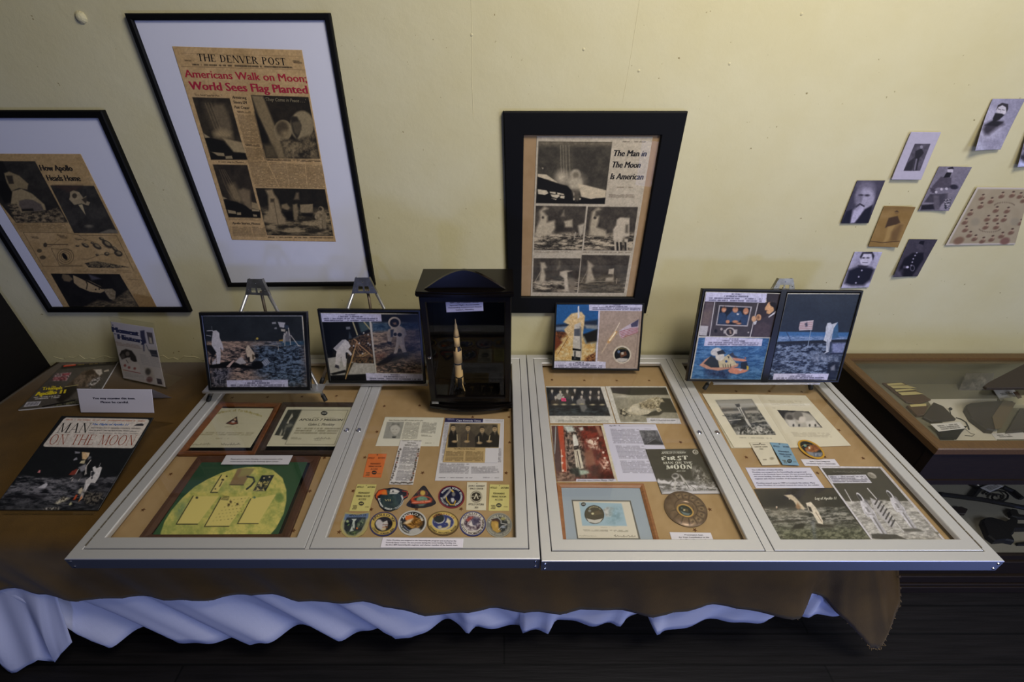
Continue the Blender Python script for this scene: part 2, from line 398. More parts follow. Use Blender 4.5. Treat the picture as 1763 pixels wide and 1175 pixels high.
    def lines(s, q, rows, col, bold=0.012, cap=0.55, align='l', lift=1):
        """typed lines over the quad q; rows = strings ('' skips a line), each as wide as its length asks"""
        q = np.array(q, float); n = len(rows); mx = max(len(r) for r in rows)
        for i, r in enumerate(rows):
            if not r: continue
            t = (i+0.78)/n; f = len(r)/mx; a = 0 if align == 'l' else (1-f)/2; b = a+f
            L = q[0]*(1-t)+q[3]*t; Rr = q[1]*(1-t)+q[2]*t; up = (q[0]-q[3]+q[1]-q[2])/2/n*cap
            s.text(r, L+(Rr-L)*a, L+(Rr-L)*b, up, col, bold, lift=lift)
        return s
    def _curl_at(s, P): return s.curl(P)
    def build(s, name, parent=None, m=None, thick=0.0006, label=None, cat=None, group=None, kind=None):
        if m is M_PHOTO or name == 'newspaper':
            x, y = proj_np(s.P); s.c *= 1+.26*(fbm(x/3.2, y/3.2, 17, 3, .8)-.5)[:, None]
        n = np.array(s.pl.n); P = s.P.copy(); N = len(P)
        if s.dome is not None: P = P + n*np.array(s.dome(s.b))[:, None]
        if s.curl is not None: P = P + s.curl(P)
        s.c[:, 1] *= .985; c = np.clip(s.c, 2, 250); e = s.edge; ne = len(e)
        Pv = [P, P[e]-n*thick]; Cv = [c, c[e]]; tri = []; base = N+ne
        quads = [s.F]; kk = np.arange(ne); k2 = (kk+1) % ne
        quads.append(np.stack([e[k2], e[kk], N+kk, N+k2], -1)[:, ::-1])
        for OP, t, col in s.over:
            a = OP[t[:, 0]]; nn = np.cross(OP[t[:, 1]]-a, OP[t[:, 2]]-a) @ n
            t = np.where((nn < 0)[:, None], t[:, ::-1], t); Pv.append(OP); Cv.append(np.tile(np.clip(col, 2, 250), (len(OP), 1))); tri.append(t+base); base += len(OP)
        A = np.concatenate(Pv); Cc = np.concatenate(Cv)
        o0 = np.zeros(3)
        if parent is not None:
            pp = parent
            while pp is not None: o0 = o0+np.array(pp.matrix_basis.translation); pp = pp.parent
        else: o0 = P.mean(0)-n*thick
        A = A-o0; Q = np.concatenate(quads); T = np.concatenate(tri) if tri else np.zeros((0, 3), int)
        polys = [tuple(e_i) for e_i in []]
        capf = [s.cap] if s.outl else []; back = [N+np.arange(ne)]
        if s.curl is not None and not s.outl:
            bk = len(A); A = np.concatenate([A, P-n*thick-o0]); Cc = np.concatenate([Cc, np.tile([[150, 146, 138]], (N, 1))]); Q = np.concatenate([Q, s.F[:, ::-1]+bk]); back = []
        loops = np.concatenate([Q.ravel(), T.ravel()] + [np.array(f) for f in capf] + back).astype(np.int32)
        tot = np.concatenate([np.full(len(Q), 4), np.full(len(T), 3)] + [[len(f)] for f in capf + back]).astype(np.int32)
        st = np.concatenate([[0], np.cumsum(tot)[:-1]]).astype(np.int32)
        me = bpy.data.meshes.new(name); me.vertices.add(len(A)); me.vertices.foreach_set('co', A.ravel().astype(np.float32))
        me.loops.add(len(loops)); me.loops.foreach_set('vertex_index', loops)
        me.polygons.add(len(tot)); me.polygons.foreach_set('loop_start', st); me.polygons.foreach_set('loop_total', tot)
        me.update(calc_edges=True)
        at = me.color_attributes.new('ink', 'FLOAT_COLOR', 'POINT')
        at.data.foreach_set('color', np.concatenate([lin(Cc), np.ones((len(Cc), 1))], 1).ravel().astype(np.float32))
        me.materials.append(m or M_PAPER); me.validate()
        o = bpy.data.objects.new(name, me); COL.objects.link(o)
        if parent is not None: o.parent = parent
        else: o.location = o0
        return tag(o, label, cat, group, kind)
def ellipse(cx, cy, rx, ry, n=40, ang=0):
    a = R(ang); return [(cx+rx*math.cos(t)*math.cos(a)-ry*math.sin(t)*math.sin(a), cy+rx*math.cos(t)*math.sin(a)+ry*math.sin(t)*math.cos(a)) for t in [2*math.pi*k/n for k in range(n)]]

def affine(o, ux, uy, pts): return [(o[0]+ux[0]*x+uy[0]*y, o[1]+ux[1]*x+uy[1]*y) for x, y in pts]
def astronaut(p, o, ux, uy, body, shade, visor, soft=0.8, side=1, seed=5):
    """spacesuited figure: o = feet, ux / uy = vectors of one body height to its right and upwards"""
    A = lambda pts: affine(o, (ux[0]*side, ux[1]*side), uy, pts)
    p.poly(A([(.05,.45),(.20,.48),(.21,.84),(.05,.88)]), shade, soft)
    p.poly(A([(-.13,0),(-.02,.02),(-.01,.28),(.0,.48),(-.15,.48),(-.14,.24)]), body, soft)
    p.poly(A([(.03,.02),(.14,0),(.15,.25),(.13,.48),(.0,.48),(.02,.28)]), body, soft)
    p.poly(A([(-.17,.44),(.14,.44),(.17,.72),(.10,.80),(-.12,.80),(-.20,.70)]), body, soft)
    p.poly(A([(-.20,.72),(-.29,.52),(-.24,.42),(-.18,.44),(-.20,.54),(-.12,.66)]), body, soft)
    p.poly(A([(.13,.74),(.22,.58),(.16,.44),(.10,.46),(.13,.58),(.07,.68)]), body, soft)
    p.poly(A(ellipse(0, .885, .105, .115, 16)), body, soft); p.poly(A(ellipse(-.03, .885, .068, .078, 14)), visor, soft)
    p.poly(A([(-.08,.54),(.02,.54),(.03,.66),(-.08,.67)]), shade, soft, .7)
    mk = np.maximum(p.pmask(A([(-.17,.44),(.14,.44),(.17,.72),(.10,.80),(-.12,.80),(-.20,.70)])), p.pmask(A([(-.15,0),(.15,0),(.13,.48),(-.15,.48)])))*(np.abs(p.c-np.array(body)).sum(1) < 60)
    p.grain(26, max(4, .05*math.hypot(*uy)), mk, seed); p.mix(mk*np.clip(p.pmask(A([(.02,0),(.2,0),(.2,.8),(.02,.8)]), 3), 0, 1)*.35, shade)
    p.line(A([(-.01,.02),(-.0,.42)]), 0.03*math.hypot(*uy), shade, .8); p.line(A([(-.14,.50),(.13,.50)]), 0.02*math.hypot(*uy), shade, .5)
    p.poly(A([(-.16,0),(-.02,0),(-.02,.05),(-.14,.06)]), shade, soft, .6); p.poly(A([(.03,0),(.15,0),(.14,.06),(.03,.05)]), shade, soft, .6)
def lander(p, o, ux, uy, hi, mid, dk, soft=0.8):
    """moon lander standing at o"""
    A = lambda pts: affine(o, ux, uy, pts); h = math.hypot(*uy)
    p.poly(A([(-.28,.28),(.28,.28),(.30,.52),(-.30,.52)]), mid, soft); p.poly(A([(-.28,.28),(-.05,.28),(-.05,.52),(-.30,.52)]), dk, soft, .7)
    p.poly(A([(-.22,.54),(.20,.54),(.27,.70),(.22,.92),(.05,.98),(-.16,.93),(-.26,.72)]), hi, soft)
    p.poly(A([(-.02,.60),(.12,.60),(.13,.76),(-.01,.76)]), dk, soft); p.poly(A([(-.2,.72),(-.09,.70),(-.08,.82),(-.18,.84)]), dk, soft)
    for a, b in (((-.26,.5),(-.52,0)), ((.26,.5),(.54,0)), ((-.1,.34),(-.2,.02)), ((.12,.34),(.22,.03)), ((-.44,.2),(-.2,.34)), ((.44,.2),(.2,.34))):
        p.line(A([a, b]), .03*h, hi)
    for x in (-.54, .56, -.2, .23): p.poly(A(ellipse(x, 0, .07, .02, 10)), hi, soft)
    p.line(A([(.05,.97),(.10,1.1)]), .02*h, mid)

def lean_plane(bottom, th):
    """plane through `bottom`, leaning back from the viewer by th degrees from upright"""
    return Plane(bottom, (0, -math.cos(R(th)), math.sin(R(th))))
def prism_px(pl, pts, t0, t1, name, m, parent=None, crop=(0, 0, 1), base=None):
    P = [pl.at(crop[0]+x/crop[2], crop[1]+y/crop[2]) for x, y in pts]
    a = sum(((P[i]-P[0]).cross(P[i+1]-P[0]) for i in range(1, len(P)-1)), Vector())
    if a.dot(pl.n) < 0: P = P[::-1]
    b = MB(); b.prism([p+pl.n*t0 for p in P], pl.n*(t1-t0)); return b.build(name, m, parent, base=base)
# ================================================================ the room
def wall_material():
    m = bpy.data.materials.new('painted_plaster'); m.use_nodes = True; nt = m.node_tree; b = nt.nodes['Principled BSDF']; L = nt.links.new
    N = nt.nodes.new; tc = N('ShaderNodeTexCoord')
    n1 = N('ShaderNodeTexNoise'); n1.inputs['Scale'].default_value = 2.2; n1.inputs['Detail'].default_value = 7; n1.inputs['Roughness'].default_value = 0.6
    r1 = N('ShaderNodeValToRGB'); r1.color_ramp.elements[0].position = 0.3; r1.color_ramp.elements[1].position = 0.75
    r1.color_ramp.elements[0].color = rgba((200, 190, 144)); r1.color_ramp.elements[1].color = rgba((208, 201, 163))
    n2 = N('ShaderNodeTexNoise'); n2.inputs['Scale'].default_value = 55; n2.inputs['Detail'].default_value = 3
    r2 = N('ShaderNodeValToRGB'); r2.color_ramp.elements[0].position = 0.735; r2.color_ramp.elements[1].position = 0.77
    r2.color_ramp.elements[0].color = (1, 1, 1, 1); r2.color_ramp.elements[1].color = rgba((150, 135, 95))
    mx = N('ShaderNodeMix'); mx.data_type = 'RGBA'; mx.blend_type = 'MULTIPLY'; mx.inputs[0].default_value = 0.8
    L(tc.outputs['Object'], n1.inputs['Vector']); L(n1.outputs['Fac'], r1.inputs[0]); L(tc.outputs['Object'], n2.inputs['Vector']); L(n2.outputs['Fac'], r2.inputs[0])
    L(r1.outputs[0], mx.inputs[6]); L(r2.outputs[0], mx.inputs[7]); L(mx.outputs[2], b.inputs['Base Color'])
    b.inputs['Roughness'].default_value = 0.72; b.inputs['Specular IOR Level'].default_value = 0.3
    n3 = N('ShaderNodeTexNoise'); n3.inputs['Scale'].default_value = 9; n3.inputs['Detail'].default_value = 8; n3.inputs['Roughness'].default_value = 0.7
    bp = N('ShaderNodeBump'); bp.inputs['Strength'].default_value = 0.35; bp.inputs['Distance'].default_value = 0.006
    L(tc.outputs['Object'], n3.inputs['Vector']); L(n3.outputs['Fac'], bp.inputs['Height']); L(bp.outputs[0], b.inputs['Normal'])
    return m
M_WALL = wall_material()
M_CRACK = mat('plaster_crack', (178, 165, 118), 0.9)
wb = MB(); wb.box((-3.4, WALL, -0.05), (3.6, WALL+0.14, 4.2))
p = P_WALL.at(140, 30); wb.lathe(p - V(0, -0.002, 0), (0, -1, 0), [(0.018, 0), (0.016, 0.006), (0.009, 0.012), (0.002, 0.014)], 12)
for (x0, y0) in ((812, 60), (1005, 85), (1100, 122), (1380, 24), (1256, 110)):
    p = P_WALL.at(x0, y0); wb.lathe(p + V(0, 0.001, 0), (0, -1, 0), [(0.006, 0), (0.004, 0.002), (0.001, 0.003)], 7)
for pts in (((811,-5),(813,60),(812,120),(815,206)), ((1102,-5),(1092,60),(1084,110),(1072,176))):
    wb.tube([P_WALL.at(*q) + V(0,.0006,0) for q in pts], 0.0013, 6)
# lumpy seam of old plaster along the foot of the wall behind the table
P0 = [P_WALL.at(x, 616 + 2.5*math.sin(x*0.13) + 2*math.sin(x*.31)) for x in range(92, 350, 9)]
wb.tube(P0, 0.006, 6, radii=[0.001 + 0.001*abs(math.sin(i*1.3)) for i in range(len(P0))])
wall_back = wb.build('wall_back', M_WALL); tag(wall_back, 'pale yellow painted plaster wall', 'wall', kind='structure')
def floor_material():
    m = bpy.data.materials.new('dark_floorboards'); m.use_nodes = True; nt = m.node_tree; b = nt.nodes['Principled BSDF']; L = nt.links.new; N = nt.nodes.new
    tc = N('ShaderNodeTexCoord'); br = N('ShaderNodeTexBrick'); br.inputs['Scale'].default_value = 1.0
    br.inputs['Brick Width'].default_value = 2.6; br.inputs['Row Height'].default_value = 0.115; br.inputs['Mortar Size'].default_value = 0.004
    br.inputs['Color1'].default_value = rgba((32, 29, 29)); br.inputs['Color2'].default_value = rgba((24, 22, 24)); br.inputs['Mortar'].default_value = rgba((6, 6, 7))
    mp = N('ShaderNodeMapping'); mp.inputs['Scale'].default_value = (1.2, 22, 1)
    nz = N('ShaderNodeTexNoise'); nz.inputs['Scale'].default_value = 3; nz.inputs['Detail'].default_value = 8
    mx = N('ShaderNodeMix'); mx.data_type = 'RGBA'; mx.blend_type = 'MULTIPLY'; mx.inputs[0].default_value = 0.75
    rp = N('ShaderNodeValToRGB'); rp.color_ramp.elements[0].position = 0.3; rp.color_ramp.elements[0].color = (0.25, 0.25, 0.27, 1); rp.color_ramp.elements[1].position = 0.7
    L(tc.outputs['Object'], br.inputs['Vector']); L(tc.outputs['Object'], mp.inputs[0]); L(mp.outputs[0], nz.inputs['Vector']); L(nz.outputs['Fac'], rp.inputs[0])
    L(br.outputs['Color'], mx.inputs[6]); L(rp.outputs[0], mx.inputs[7]); L(mx.outputs[2], b.inputs['Base Color'])
    bp = N('ShaderNodeBump'); bp.inputs['Strength'].default_value = 0.4; bp.inputs['Distance'].default_value = 0.004
    L(nz.outputs['Fac'], bp.inputs['Height']); L(bp.outputs[0], b.inputs['Normal'])
    b.inputs['Roughness'].default_value = 0.6; b.inputs['Specular IOR Level'].default_value = 0.25
    return m
fl = MB(); fl.box((-3.4, -3.2, -0.1), (3.6, WALL, 0)); floor = fl.build('floor', floor_material()); tag(floor, 'dark worn wooden floorboards', 'floor', kind='structure')

# ================================================================ table and cloths
M_TWOOD = mat('dark_table_wood', (52, 36, 24), 0.6)
TX0, TX1, TY0, TY1 = -2.135, 1.10, 0.825, 1.725
tbl = thing('table', 'long table hidden under the brown and white cloths', 'table', (0, 1.3, 0))
MB().box((TX0, TY0, ZT-0.036), (TX1, TY1, ZT-0.008)).build('table_top', M_TWOOD, tbl)
for x in (TX0+0.08, -0.55, TX1-0.3):
    for y in (TY0+0.42, TY1-0.06):
        MB().box((x-0.03, y-0.03, 0), (x+0.03, y+0.03, ZT-0.036), 0.004).build('leg', M_TWOOD, tbl)
M_BURLAP = mat('brown_burlap', (94, 69, 28), 0.95, var=(7, (78, 57, 23)), bump=(420, 0.5), spec=0.1, sheen=0.1)
M_SHEET = mat('white_cotton_sheet', (206, 206, 212), 0.9, bump=(260, 0.15), spec=0.15)
def interp(pts, x):
    for (x0, y0), (x1, y1) in zip(pts[:-1], pts[1:]):
        if x <= x1: 
            t = (x-x0)/(x1-x0); t = max(0, t); return y0+(y1-y0)*t
    return pts[-1][1]
HEM = [(-260,1016),(0,1021),(91,1026),(218,1028),(349,1030),(476,1031.5),(544,1033),(680,1046),(800,1054),(947,1055),(1018,1056),(1128,1056),
       (1210,1047),(1292,1048),(1368,1055),(1388,1044),(1402,1031),(1420,1036),(1444,1062),(1455,1069),(1480,1094),(1500,1118),(1511,1122),(1520,1118),(1530,1097),
       (1536,1080),(1546,1066),(1560,1056),(1572,1040),(1577,1020),(1583,988)]
YE = 0.80
def fold(x):     # depth of the hanging cloth's folds in metres (towards the room is negative)
    f = 0.010*math.sin(x*0.031+0.6) + 0.007*math.sin(x*0.0127+2.0) + 0.004*math.sin(x*0.083)
    if x > 1120: f += 0.010*math.sin((x-1120)*0.021)
    return f + interp([(1340,0),(1375,-0.012),(1402,0.016),(1432,0.012),(1452,-0.02),(1475,-0.02),(1510,0.0),(1536,0.0),(1560,0.04),(1583,0.11)], x)
def brown_cloth():
    PFv = Plane((0, YE, 0), (0, -1, 0)); vs = []; fs = []; rows = 0
    xs = list(np.linspace(-225, 1340, 130)) + list(np.linspace(1346, 1583, 60)); nc = len(xs); rnd = random.Random(4)
    jit = [rnd.uniform(-1.6, 1.6) for _ in xs]
    NB, NR, ND = 3, 6, 16
    for i, x in enumerate(xs):
        hem = PFv.at(x, interp(HEM, x)+jit[i]*0.5); X = hem.x; zh = hem.z; lean = 0.0
        xt = min(X, TX1+0.012)
        for k in range(NB): vs.append((xt, 1.725-(1.725-(YE+0.05))*k/NB, ZT-0.002 + (0.0012*math.sin(xt*9+k) if k else 0)))
        for k in range(NR):
            a = math.pi/2*k/NR; vs.append((xt, YE+0.05-0.05*math.sin(a), ZT-0.002-0.05+0.05*math.cos(a)))
        for k in range(ND+1):
            t = k/ND; z = (ZT-0.052)*(1-t)+zh*t; w = t**0.7
            vs.append((xt*(1-w)+X*w, YE+fold(x + 55*(1-t))*w, z))
        rows = NB+NR+ND+1
    for i in range(nc-1):
        for k in range(rows-1): fs.append((i*rows+k, i*rows+k+1, (i+1)*rows+k+1, (i+1)*rows+k))
    o = mesh_obj('tablecloth', vs, fs, M_BURLAP, smooth=True); sol = o.modifiers.new('cloth_thickness', 'SOLIDIFY'); sol.thickness = 0.002; sol.offset = 1.0
    fr = MB()
    for i in range(nc):
        if xs[i] > 1494 or i % 3 == 0:
            e = Vector(vs[i*rows+rows-1])
            for k in range(3 if xs[i] > 1494 else 1):
                s_ = e+V(rnd.uniform(-.004,.004), -.001, .001); L_ = rnd.uniform(.006,.016) if xs[i] > 1494 else rnd.uniform(.003,.006)
                fr.tube([s_, s_+V(rnd.uniform(-.2,.6)*L_, rnd.uniform(-.3,.3)*L_, -L_*.6), s_+V(rnd.uniform(-.2,1.0)*L_, rnd.uniform(-.3,.3)*L_, -L_)], .0006, 4)
    f_ = fr.build('frayed_edge', mat('frayed_threads', (150, 124, 84), .95, spec=.1), o); f_['kind'] = 'stuff'
    return tag(o, 'coarse brown burlap cloth covering the long table, frayed corner hanging at its right end', 'tablecloth')
brown_cloth()
WHEM = [(40,1080),(84,1072),(118,1082),(140,1097),(158,1109),(176,1112),(200,1107),(236,1099),(280,1099),(318,1103),(360,1107),(408,1112),(430,1107),(454,1100),(522,1100),(575,1100),(635,1096),(700,1090),
        (776,1087),(788,1092),(800,1098),(808,1092),(816,1083),(870,1088),(931,1093),(945,1090),(950,1080),(956,1074),(1010,1078),(1060,1083),(1068,1084),(1080,1077),(1119,1071),(1124,1080),(1130,1087),(1160,1085),
        (1237,1075),(1346,1070),(1362,1073),(1378,1074),(1398,1069),(1436,1062),(1450,1058)]
def white_skirt():
    Pl = Plane((0, YE+0.022, 0), (0, -1, 0)); vs = []; fs = []; xs = np.linspace(40, 1450, 260); ND = 20
    for i, x in enumerate(xs):
        hem = Pl.at(x, interp(WHEM, x)); z0 = ZT-0.045
        for k in range(ND+1):
            t = k/ND; z = z0*(1-t)+hem.z*t
            ph = x - 105*(t-1)*(1.0 if x < 1000 else -0.6) * -1
            q = x + (ZT-z)*-330 if x < 900 else x + (ZT-z)*260
            a = 0.026*interp([(40,1),(700,1),(900,0.45),(1450,0.6)], x)
            y = YE+0.035 + t*(a*math.sin(q*0.047)+0.6*a*math.sin(q*0.021+1.0)+0.3*a*math.sin(q*0.11+2))
            for cx, d in ((945,0.02),(1068,0.018),(1126,0.022),(806,0.016),(1395,0.018)):
                y -= d*t*math.exp(-((x-cx)/11.0)**2)
            vs.append((hem.x, max(y, YE+0.004), z))
    n = ND+1
    for i in range(len(xs)-1):
        for k in range(ND): fs.append((i*n+k, i*n+k+1, (i+1)*n+k+1, (i+1)*n+k))
    o = mesh_obj('white_tablecloth', vs, fs, M_SHEET, smooth=True); sol = o.modifiers.new('cloth_thickness', 'SOLIDIFY'); sol.thickness = 0.0015; sol.offset = 0
    tag(o, 'white sheet hanging in slanting folds below the hem of the brown burlap cloth', 'tablecloth')
white_skirt()
def white_corner():
    Pl = Plane((0, YE-0.005, 0), (0, -1, 0)); vs = []; fs = []; NS, ND = 60, 24
    bot = [(-230,1010),(-120,1045),(0,1116),(14,1135),(28,1147),(40,1147),(56,1139),(70,1131),(78,1142),(87,1149),(96,1139),(111,1118),(118,1112),(126,1104)]
    L = [0]
    for a, b in zip(bot[:-1], bot[1:]): L.append(L[-1]+math.dist(a, b))
    for i in range(NS+1):
        s = i/NS; d = s*L[-1]; k = max(j for j in range(len(L)) if L[j] <= d+1e-6); k = min(k, len(bot)-2); f = (d-L[k])/(L[k+1]-L[k])
        bx, by = bot[k][0]+(bot[k+1][0]-bot[k][0])*f, bot[k][1]+(bot[k+1][1]-bot[k][1])*f
        tx, ty = -260+335*s, 1012
        for j in range(ND+1):
            t = j/ND; p = Pl.at(tx+(bx-tx)*t, ty+(by-ty)*t)
            y = p.y+0.03 - 0.045*t + t*(0.022*math.sin(s*19+0.4-2.2*t)+0.012*math.sin(s*47+1.5-3*t)) + (0.02*t if s > 0.93 else 0)
            vs.append((p.x, max(y, YE-0.03) if t > .4 else y, p.z))
    n = ND+1
    for i in range(NS):
        for j in range(ND): fs.append((i*n+j, i*n+j+1, (i+1)*n+j+1, (i+1)*n+j))
    o = mesh_obj('white_tablecloth', vs, fs, M_SHEET, smooth=True); sol = o.modifiers.new('cloth_thickness', 'SOLIDIFY'); sol.thickness = 0.0015; sol.offset = 0
    tag(o, 'white cloth corner hanging to a folded tip at the far left of the table', 'tablecloth')
white_corner()

# ================================================================ aluminium display cases
M_BOARD = ink_mat('tan_star_cloth', 0.95, spec=0.1)
def star_pts(cx, cy, r, ang):
    return [(cx+rr*math.cos(R(ang+36*k)), cy+rr*math.sin(R(ang+36*k))) for k in range(10) for rr in [r if k % 2 == 0 else r*0.42]]
class Sheet(Print): pass
def display_case(label, x0, x1, y0, y1, doors, hinge_left, stars, lock_px):
    c = thing('display_case', label, 'display case', ((x0+x1)/2, (y0+y1)/2, ZT))
    q = [(x0, y1, ZC), (x1, y1, ZC), (x1, y0, ZC), (x0, y0, ZC)]; h = ZC-ZT
    cf = ring_frame('case_frame', q, (0, 0, 1), [(0, -h+0.001), (0, -0.0025), (0.0008, -0.0008), (0.0025, 0), (0.0285, 0), (0.0295, -0.001), (0.0295, -h+0.001)], [M_ALU, M_ALUS], c)
    for pg in cf.data.polygons[:4]: pg.material_index = 1
    dv = MB()
    (a0, a1), (b0, b1) = doors
    dv.box((a1+0.0022, y0+0.03, ZC-0.04), (b0-0.0022, y1-0.03, ZC-0.0005)); dv.build('centre_bar', M_ALU, c)
    # dark recess strips seen in the gaps round the doors
    # backing board
    pr = Print(P_IN, quad=[tuple(map(float, proj(P))) for P in [(x0+.03, y1-.03, ZI), (x1-.03, y1-.03, ZI), (x1-.03, y0+.03, ZI), (x0+.03, y0+.03, ZI)]], res=0.22, base=(164, 138, 98))
    pr.grain(7, 9, seed=12); pr.grain(5, 60, seed=3)
    for sx, sy, r, g in stars:
        w = P_IN.at(sx, sy); P = np.array([[w.x, w.y, w.z]] + [[w.x+a, w.y+b, w.z] for a, b in star_pts(0, 0, r, g)])
        t = np.array([(0, k+1, (k+1) % 10+1) for k in range(10)], dtype=np.int32)
        pr.over.append((P+np.array([0, 0, 0.00025]), t, np.array((92, 58, 34), float)))
    pr.build('backing_board', c, M_BOARD, thick=0.01)
    for di, (d0, d1) in enumerate(doors):
        e0 = 0.0018 if di == 0 else 0; e1 = 0.0018 if di else 0
        dq = [(d0+e0, y1-0.032, ZC+0.0008), (d1-e1, y1-0.032, ZC+0.0008), (d1-e1, y0+0.032, ZC+0.0008), (d0+e0, y0+0.032, ZC+0.0008)]
        rim = di == 0 and not hinge_left or True
        d = ring_frame('door', dq, (0, 0, 1), [(0.0002, -0.014), (0.0002, -0.0012), (0.0014, 0), (0.0335, 0), (0.0350, -0.0012), (0.0360, -0.0035), (0.0360, -0.016), (0.03, -0.016)], M_ALU, c)
        g = inset(dq, 0.0352); slab('glass_pane', g, (0, 0, 1), -0.0065, -0.0035, M_GLASS, d)
        lp = P_CASE.off(0.0008).at(*lock_px[di]); lk = MB(); lk.lathe(lp, (0, 0, 1), [(0.0095, -0.004), (0.0095, 0.0018), (0.0078, 0.003), (0.006, 0.0022), (0.0, 0.0022)], 20)
        lk.box((lp.x-0.0008, lp.y-0.004, lp.z+0.0015), (lp.x+0.0008, lp.y+0.004, lp.z+0.0028)); lk.build('lock', M_CHROME, d)
    # piano hinge on the outer door
    hx = x0+0.0298 if hinge_left else x1-0.0298; hb = MB(); y = y0+0.04; k = 0
    while y < y1-0.06:
        hb.tube([(hx, y, ZC-0.0002), (hx, y+0.026, ZC-0.0002)], 0.0022, 8); y += 0.0285
    hb.build('hinge', mat('hinge_metal', (120, 112, 100), 0.4, 0.8), c)
    for sx in (x0+0.012, x1-0.012):
        for sz in (ZC-0.012, ZC-0.036):
            MB().lathe((sx, y0+0.0003, sz), (0, -1, 0), [(0.0042, 0), (0.0036, 0.0018), (0.0018, 0.0028), (0.0002, 0.003)], 12).build('screw', M_CHROME, c)
    return c
def proj(P):
    P = np.array([[P[0], P[1], P[2]]], float); x, y = proj_np(P); return x[0], y[0]
def pxl(crop, pts): return [(crop[0]+x/crop[2], crop[1]+y/crop[2]) for x, y in pts]
K = (100, 660, 3.2648); LC = (540, 690, 3.9175); MC = (920, 640, 3.265); NC = (1180, 650, 3.148)
st1 = pxl(K, [(980,82),(1177,79),(1371,76),(1565,72),(633,512),(478,713),(1415,608),(1324,830),(1497,420)])
st2 = pxl(LC, [(476,38),(715,34),(427,211),(345,384),(735,488),(1298,489),(1322,283),(266,611),(388,735),(694,732),(994,732),(1072,112),(1318,112),(172,888)])
st3 = pxl(MC, [(99,47),(281,50),(463,51),(645,51),(822,398),(986,776),(902,892)])
st4 = pxl(NC, [(275,76),(455,76),(630,79),(832,286),(330,434),(963,439),(716,519),(755,432)])
rs = random.Random(8)
mk_st = lambda l: [(x, y, 0.0085, rs.uniform(0, 72)) for x, y in l]
CASE_L = display_case('left aluminium framed glass topped display case holding certificates and patches', -1.237, 0.1013, 0.720, 1.722,
    ((-1.207, -0.5732), (-0.5582, 0.0715)), True, mk_st(st1+st2), ((597, 741), (617.5, 741)))
CASE_R = display_case('right aluminium framed glass topped display case holding moon photographs and booklets', 0.1045, 1.401, 0.7135, 1.722,
    ((0.1345, 0.7453), (0.7726, 1.3705)), False, mk_st(st3+st4), ((1204, 745), (1235, 745)))
# ================================================================ framed newspapers on the wall
NEWS = (186, 156, 104); NDK = (46, 40, 31); NMID = (112, 95, 66); NLT = (176, 152, 108); INKC = (42, 36, 30)
M_MAT = mat('lavender_white_mat', (224, 222, 230), 0.85, bump=(30, 0.12), spec=0.2)
def wall_frame(label, q, bar, depth, name='framed_newspaper', profile=None, fm=None):
    c = sum((Vector(p) for p in q), Vector())/4; t = thing(name, label, 'picture frame', (c.x, WALL, c.z))
    n = (0, -1, 0); d = depth
    pr = profile or [(0, -d+0.0005), (0, -0.004), (0.003, 0), (bar-0.004, 0), (bar, -0.004), (bar, -d+0.004), (bar-0.004, -d+0.0005)]
    ring_frame('frame', q, n, pr, fm or M_BLACKM, t); return t
def rect_px(pl, l, t, r, b):
    """upright rectangle on a wall plane from points on its four sides"""
    L = pl.at(*l).x; Rr = pl.at(*r).x; T = pl.at(*t).z; B = pl.at(*b).z; y = pl.p.y
    return [V(L, y, T), V(Rr, y, T), V(Rr, y, B), V(L, y, B)]
# ---- left: how apollo heads home
PF = P_WALL.off(0.022); A1 = (0, 170, 3.0118); A2 = (0, 260, 7.052); A3 = (20, 380, 6.53)
q1 = rect_px(PF, (81.5, 539), (171, 190.5), (327, 539), (200, 539))
f1 = wall_frame('black framed newspaper page with white mat at far left of the wall', q1, 0.024, 0.022)
slab('mat_board', inset(q1, 0.022), (0, -1, 0), -0.018, -0.012, M_MAT, f1)
PN = P_WALL.off(0.0105)
p = Print(PN, [(-163,285),(418,287),(815,1086),(332,1086)], A1, 1.0, NEWS); p.lift = 0.0003
p.grain(14, 60, seed=4).grain(6, 8, seed=9)
p.poly([(690,1010),(790,1030),(830,1095),(700,1095)], (160,128,78), 3)
p.view(A2)
ph = p.pmask([(-420,125),(425,125),(825,870),(195,872)], .8); p.tex(ph, (58,54,45), (36,33,28), 260, 3)
p.poly([(-300,125),(30,125),(95,250),(60,330),(150,500),(160,610),(60,640),(-120,300)], (22,20,17), 2)
p.poly([(50,270),(110,250),(230,300),(345,400),(330,470),(230,450),(180,470),(140,490),(80,380)], (150,132,92), 2).poly([(70,300),(150,300),(170,400),(110,400)], (60,52,40), 2)
p.poly([(150,490),(260,460),(390,520),(540,650),(560,720),(200,760),(130,650)], (165,146,104), 2)
p.poly([(230,610),(310,585),(400,595),(500,650),(530,720),(400,735),(270,715),(230,660)], (105,94,80), 2); p.poly([(260,705),(400,700),(410,730),(270,735)], (40,36,30), 2)
p.tex(p.pmask([(90,650),(200,640),(260,760),(560,730),(700,690),(740,740),(825,870),(195,872)], 3), (45,40,32), (158,138,100), 60, 6, (1,2.2), 2.4)
ph2 = p.pmask([(608,418),(1140,424),(1430,1000),(900,1000)], .8); p.tex(ph2, (66,62,54), (44,41,36), 200, 8)
p.poly([(640,420),(1000,422),(880,520)], (70,55,45), 6); p.poly([(850,500),(890,480),(960,500),(1010,570),(1050,545),(1030,600),(1095,625),(1075,665),(990,640),(900,655),(840,590),(850,550)], (168,150,112), 1.2)
p.ell(905, 545, 30, 30, (75,66,50), 1.5); p.poly([(990,590),(1040,560),(1060,600),(1040,640)], (70,62,48), 1.5); p.poly([(950,655),(1000,650),(1040,780)], (190,172,126), 1)
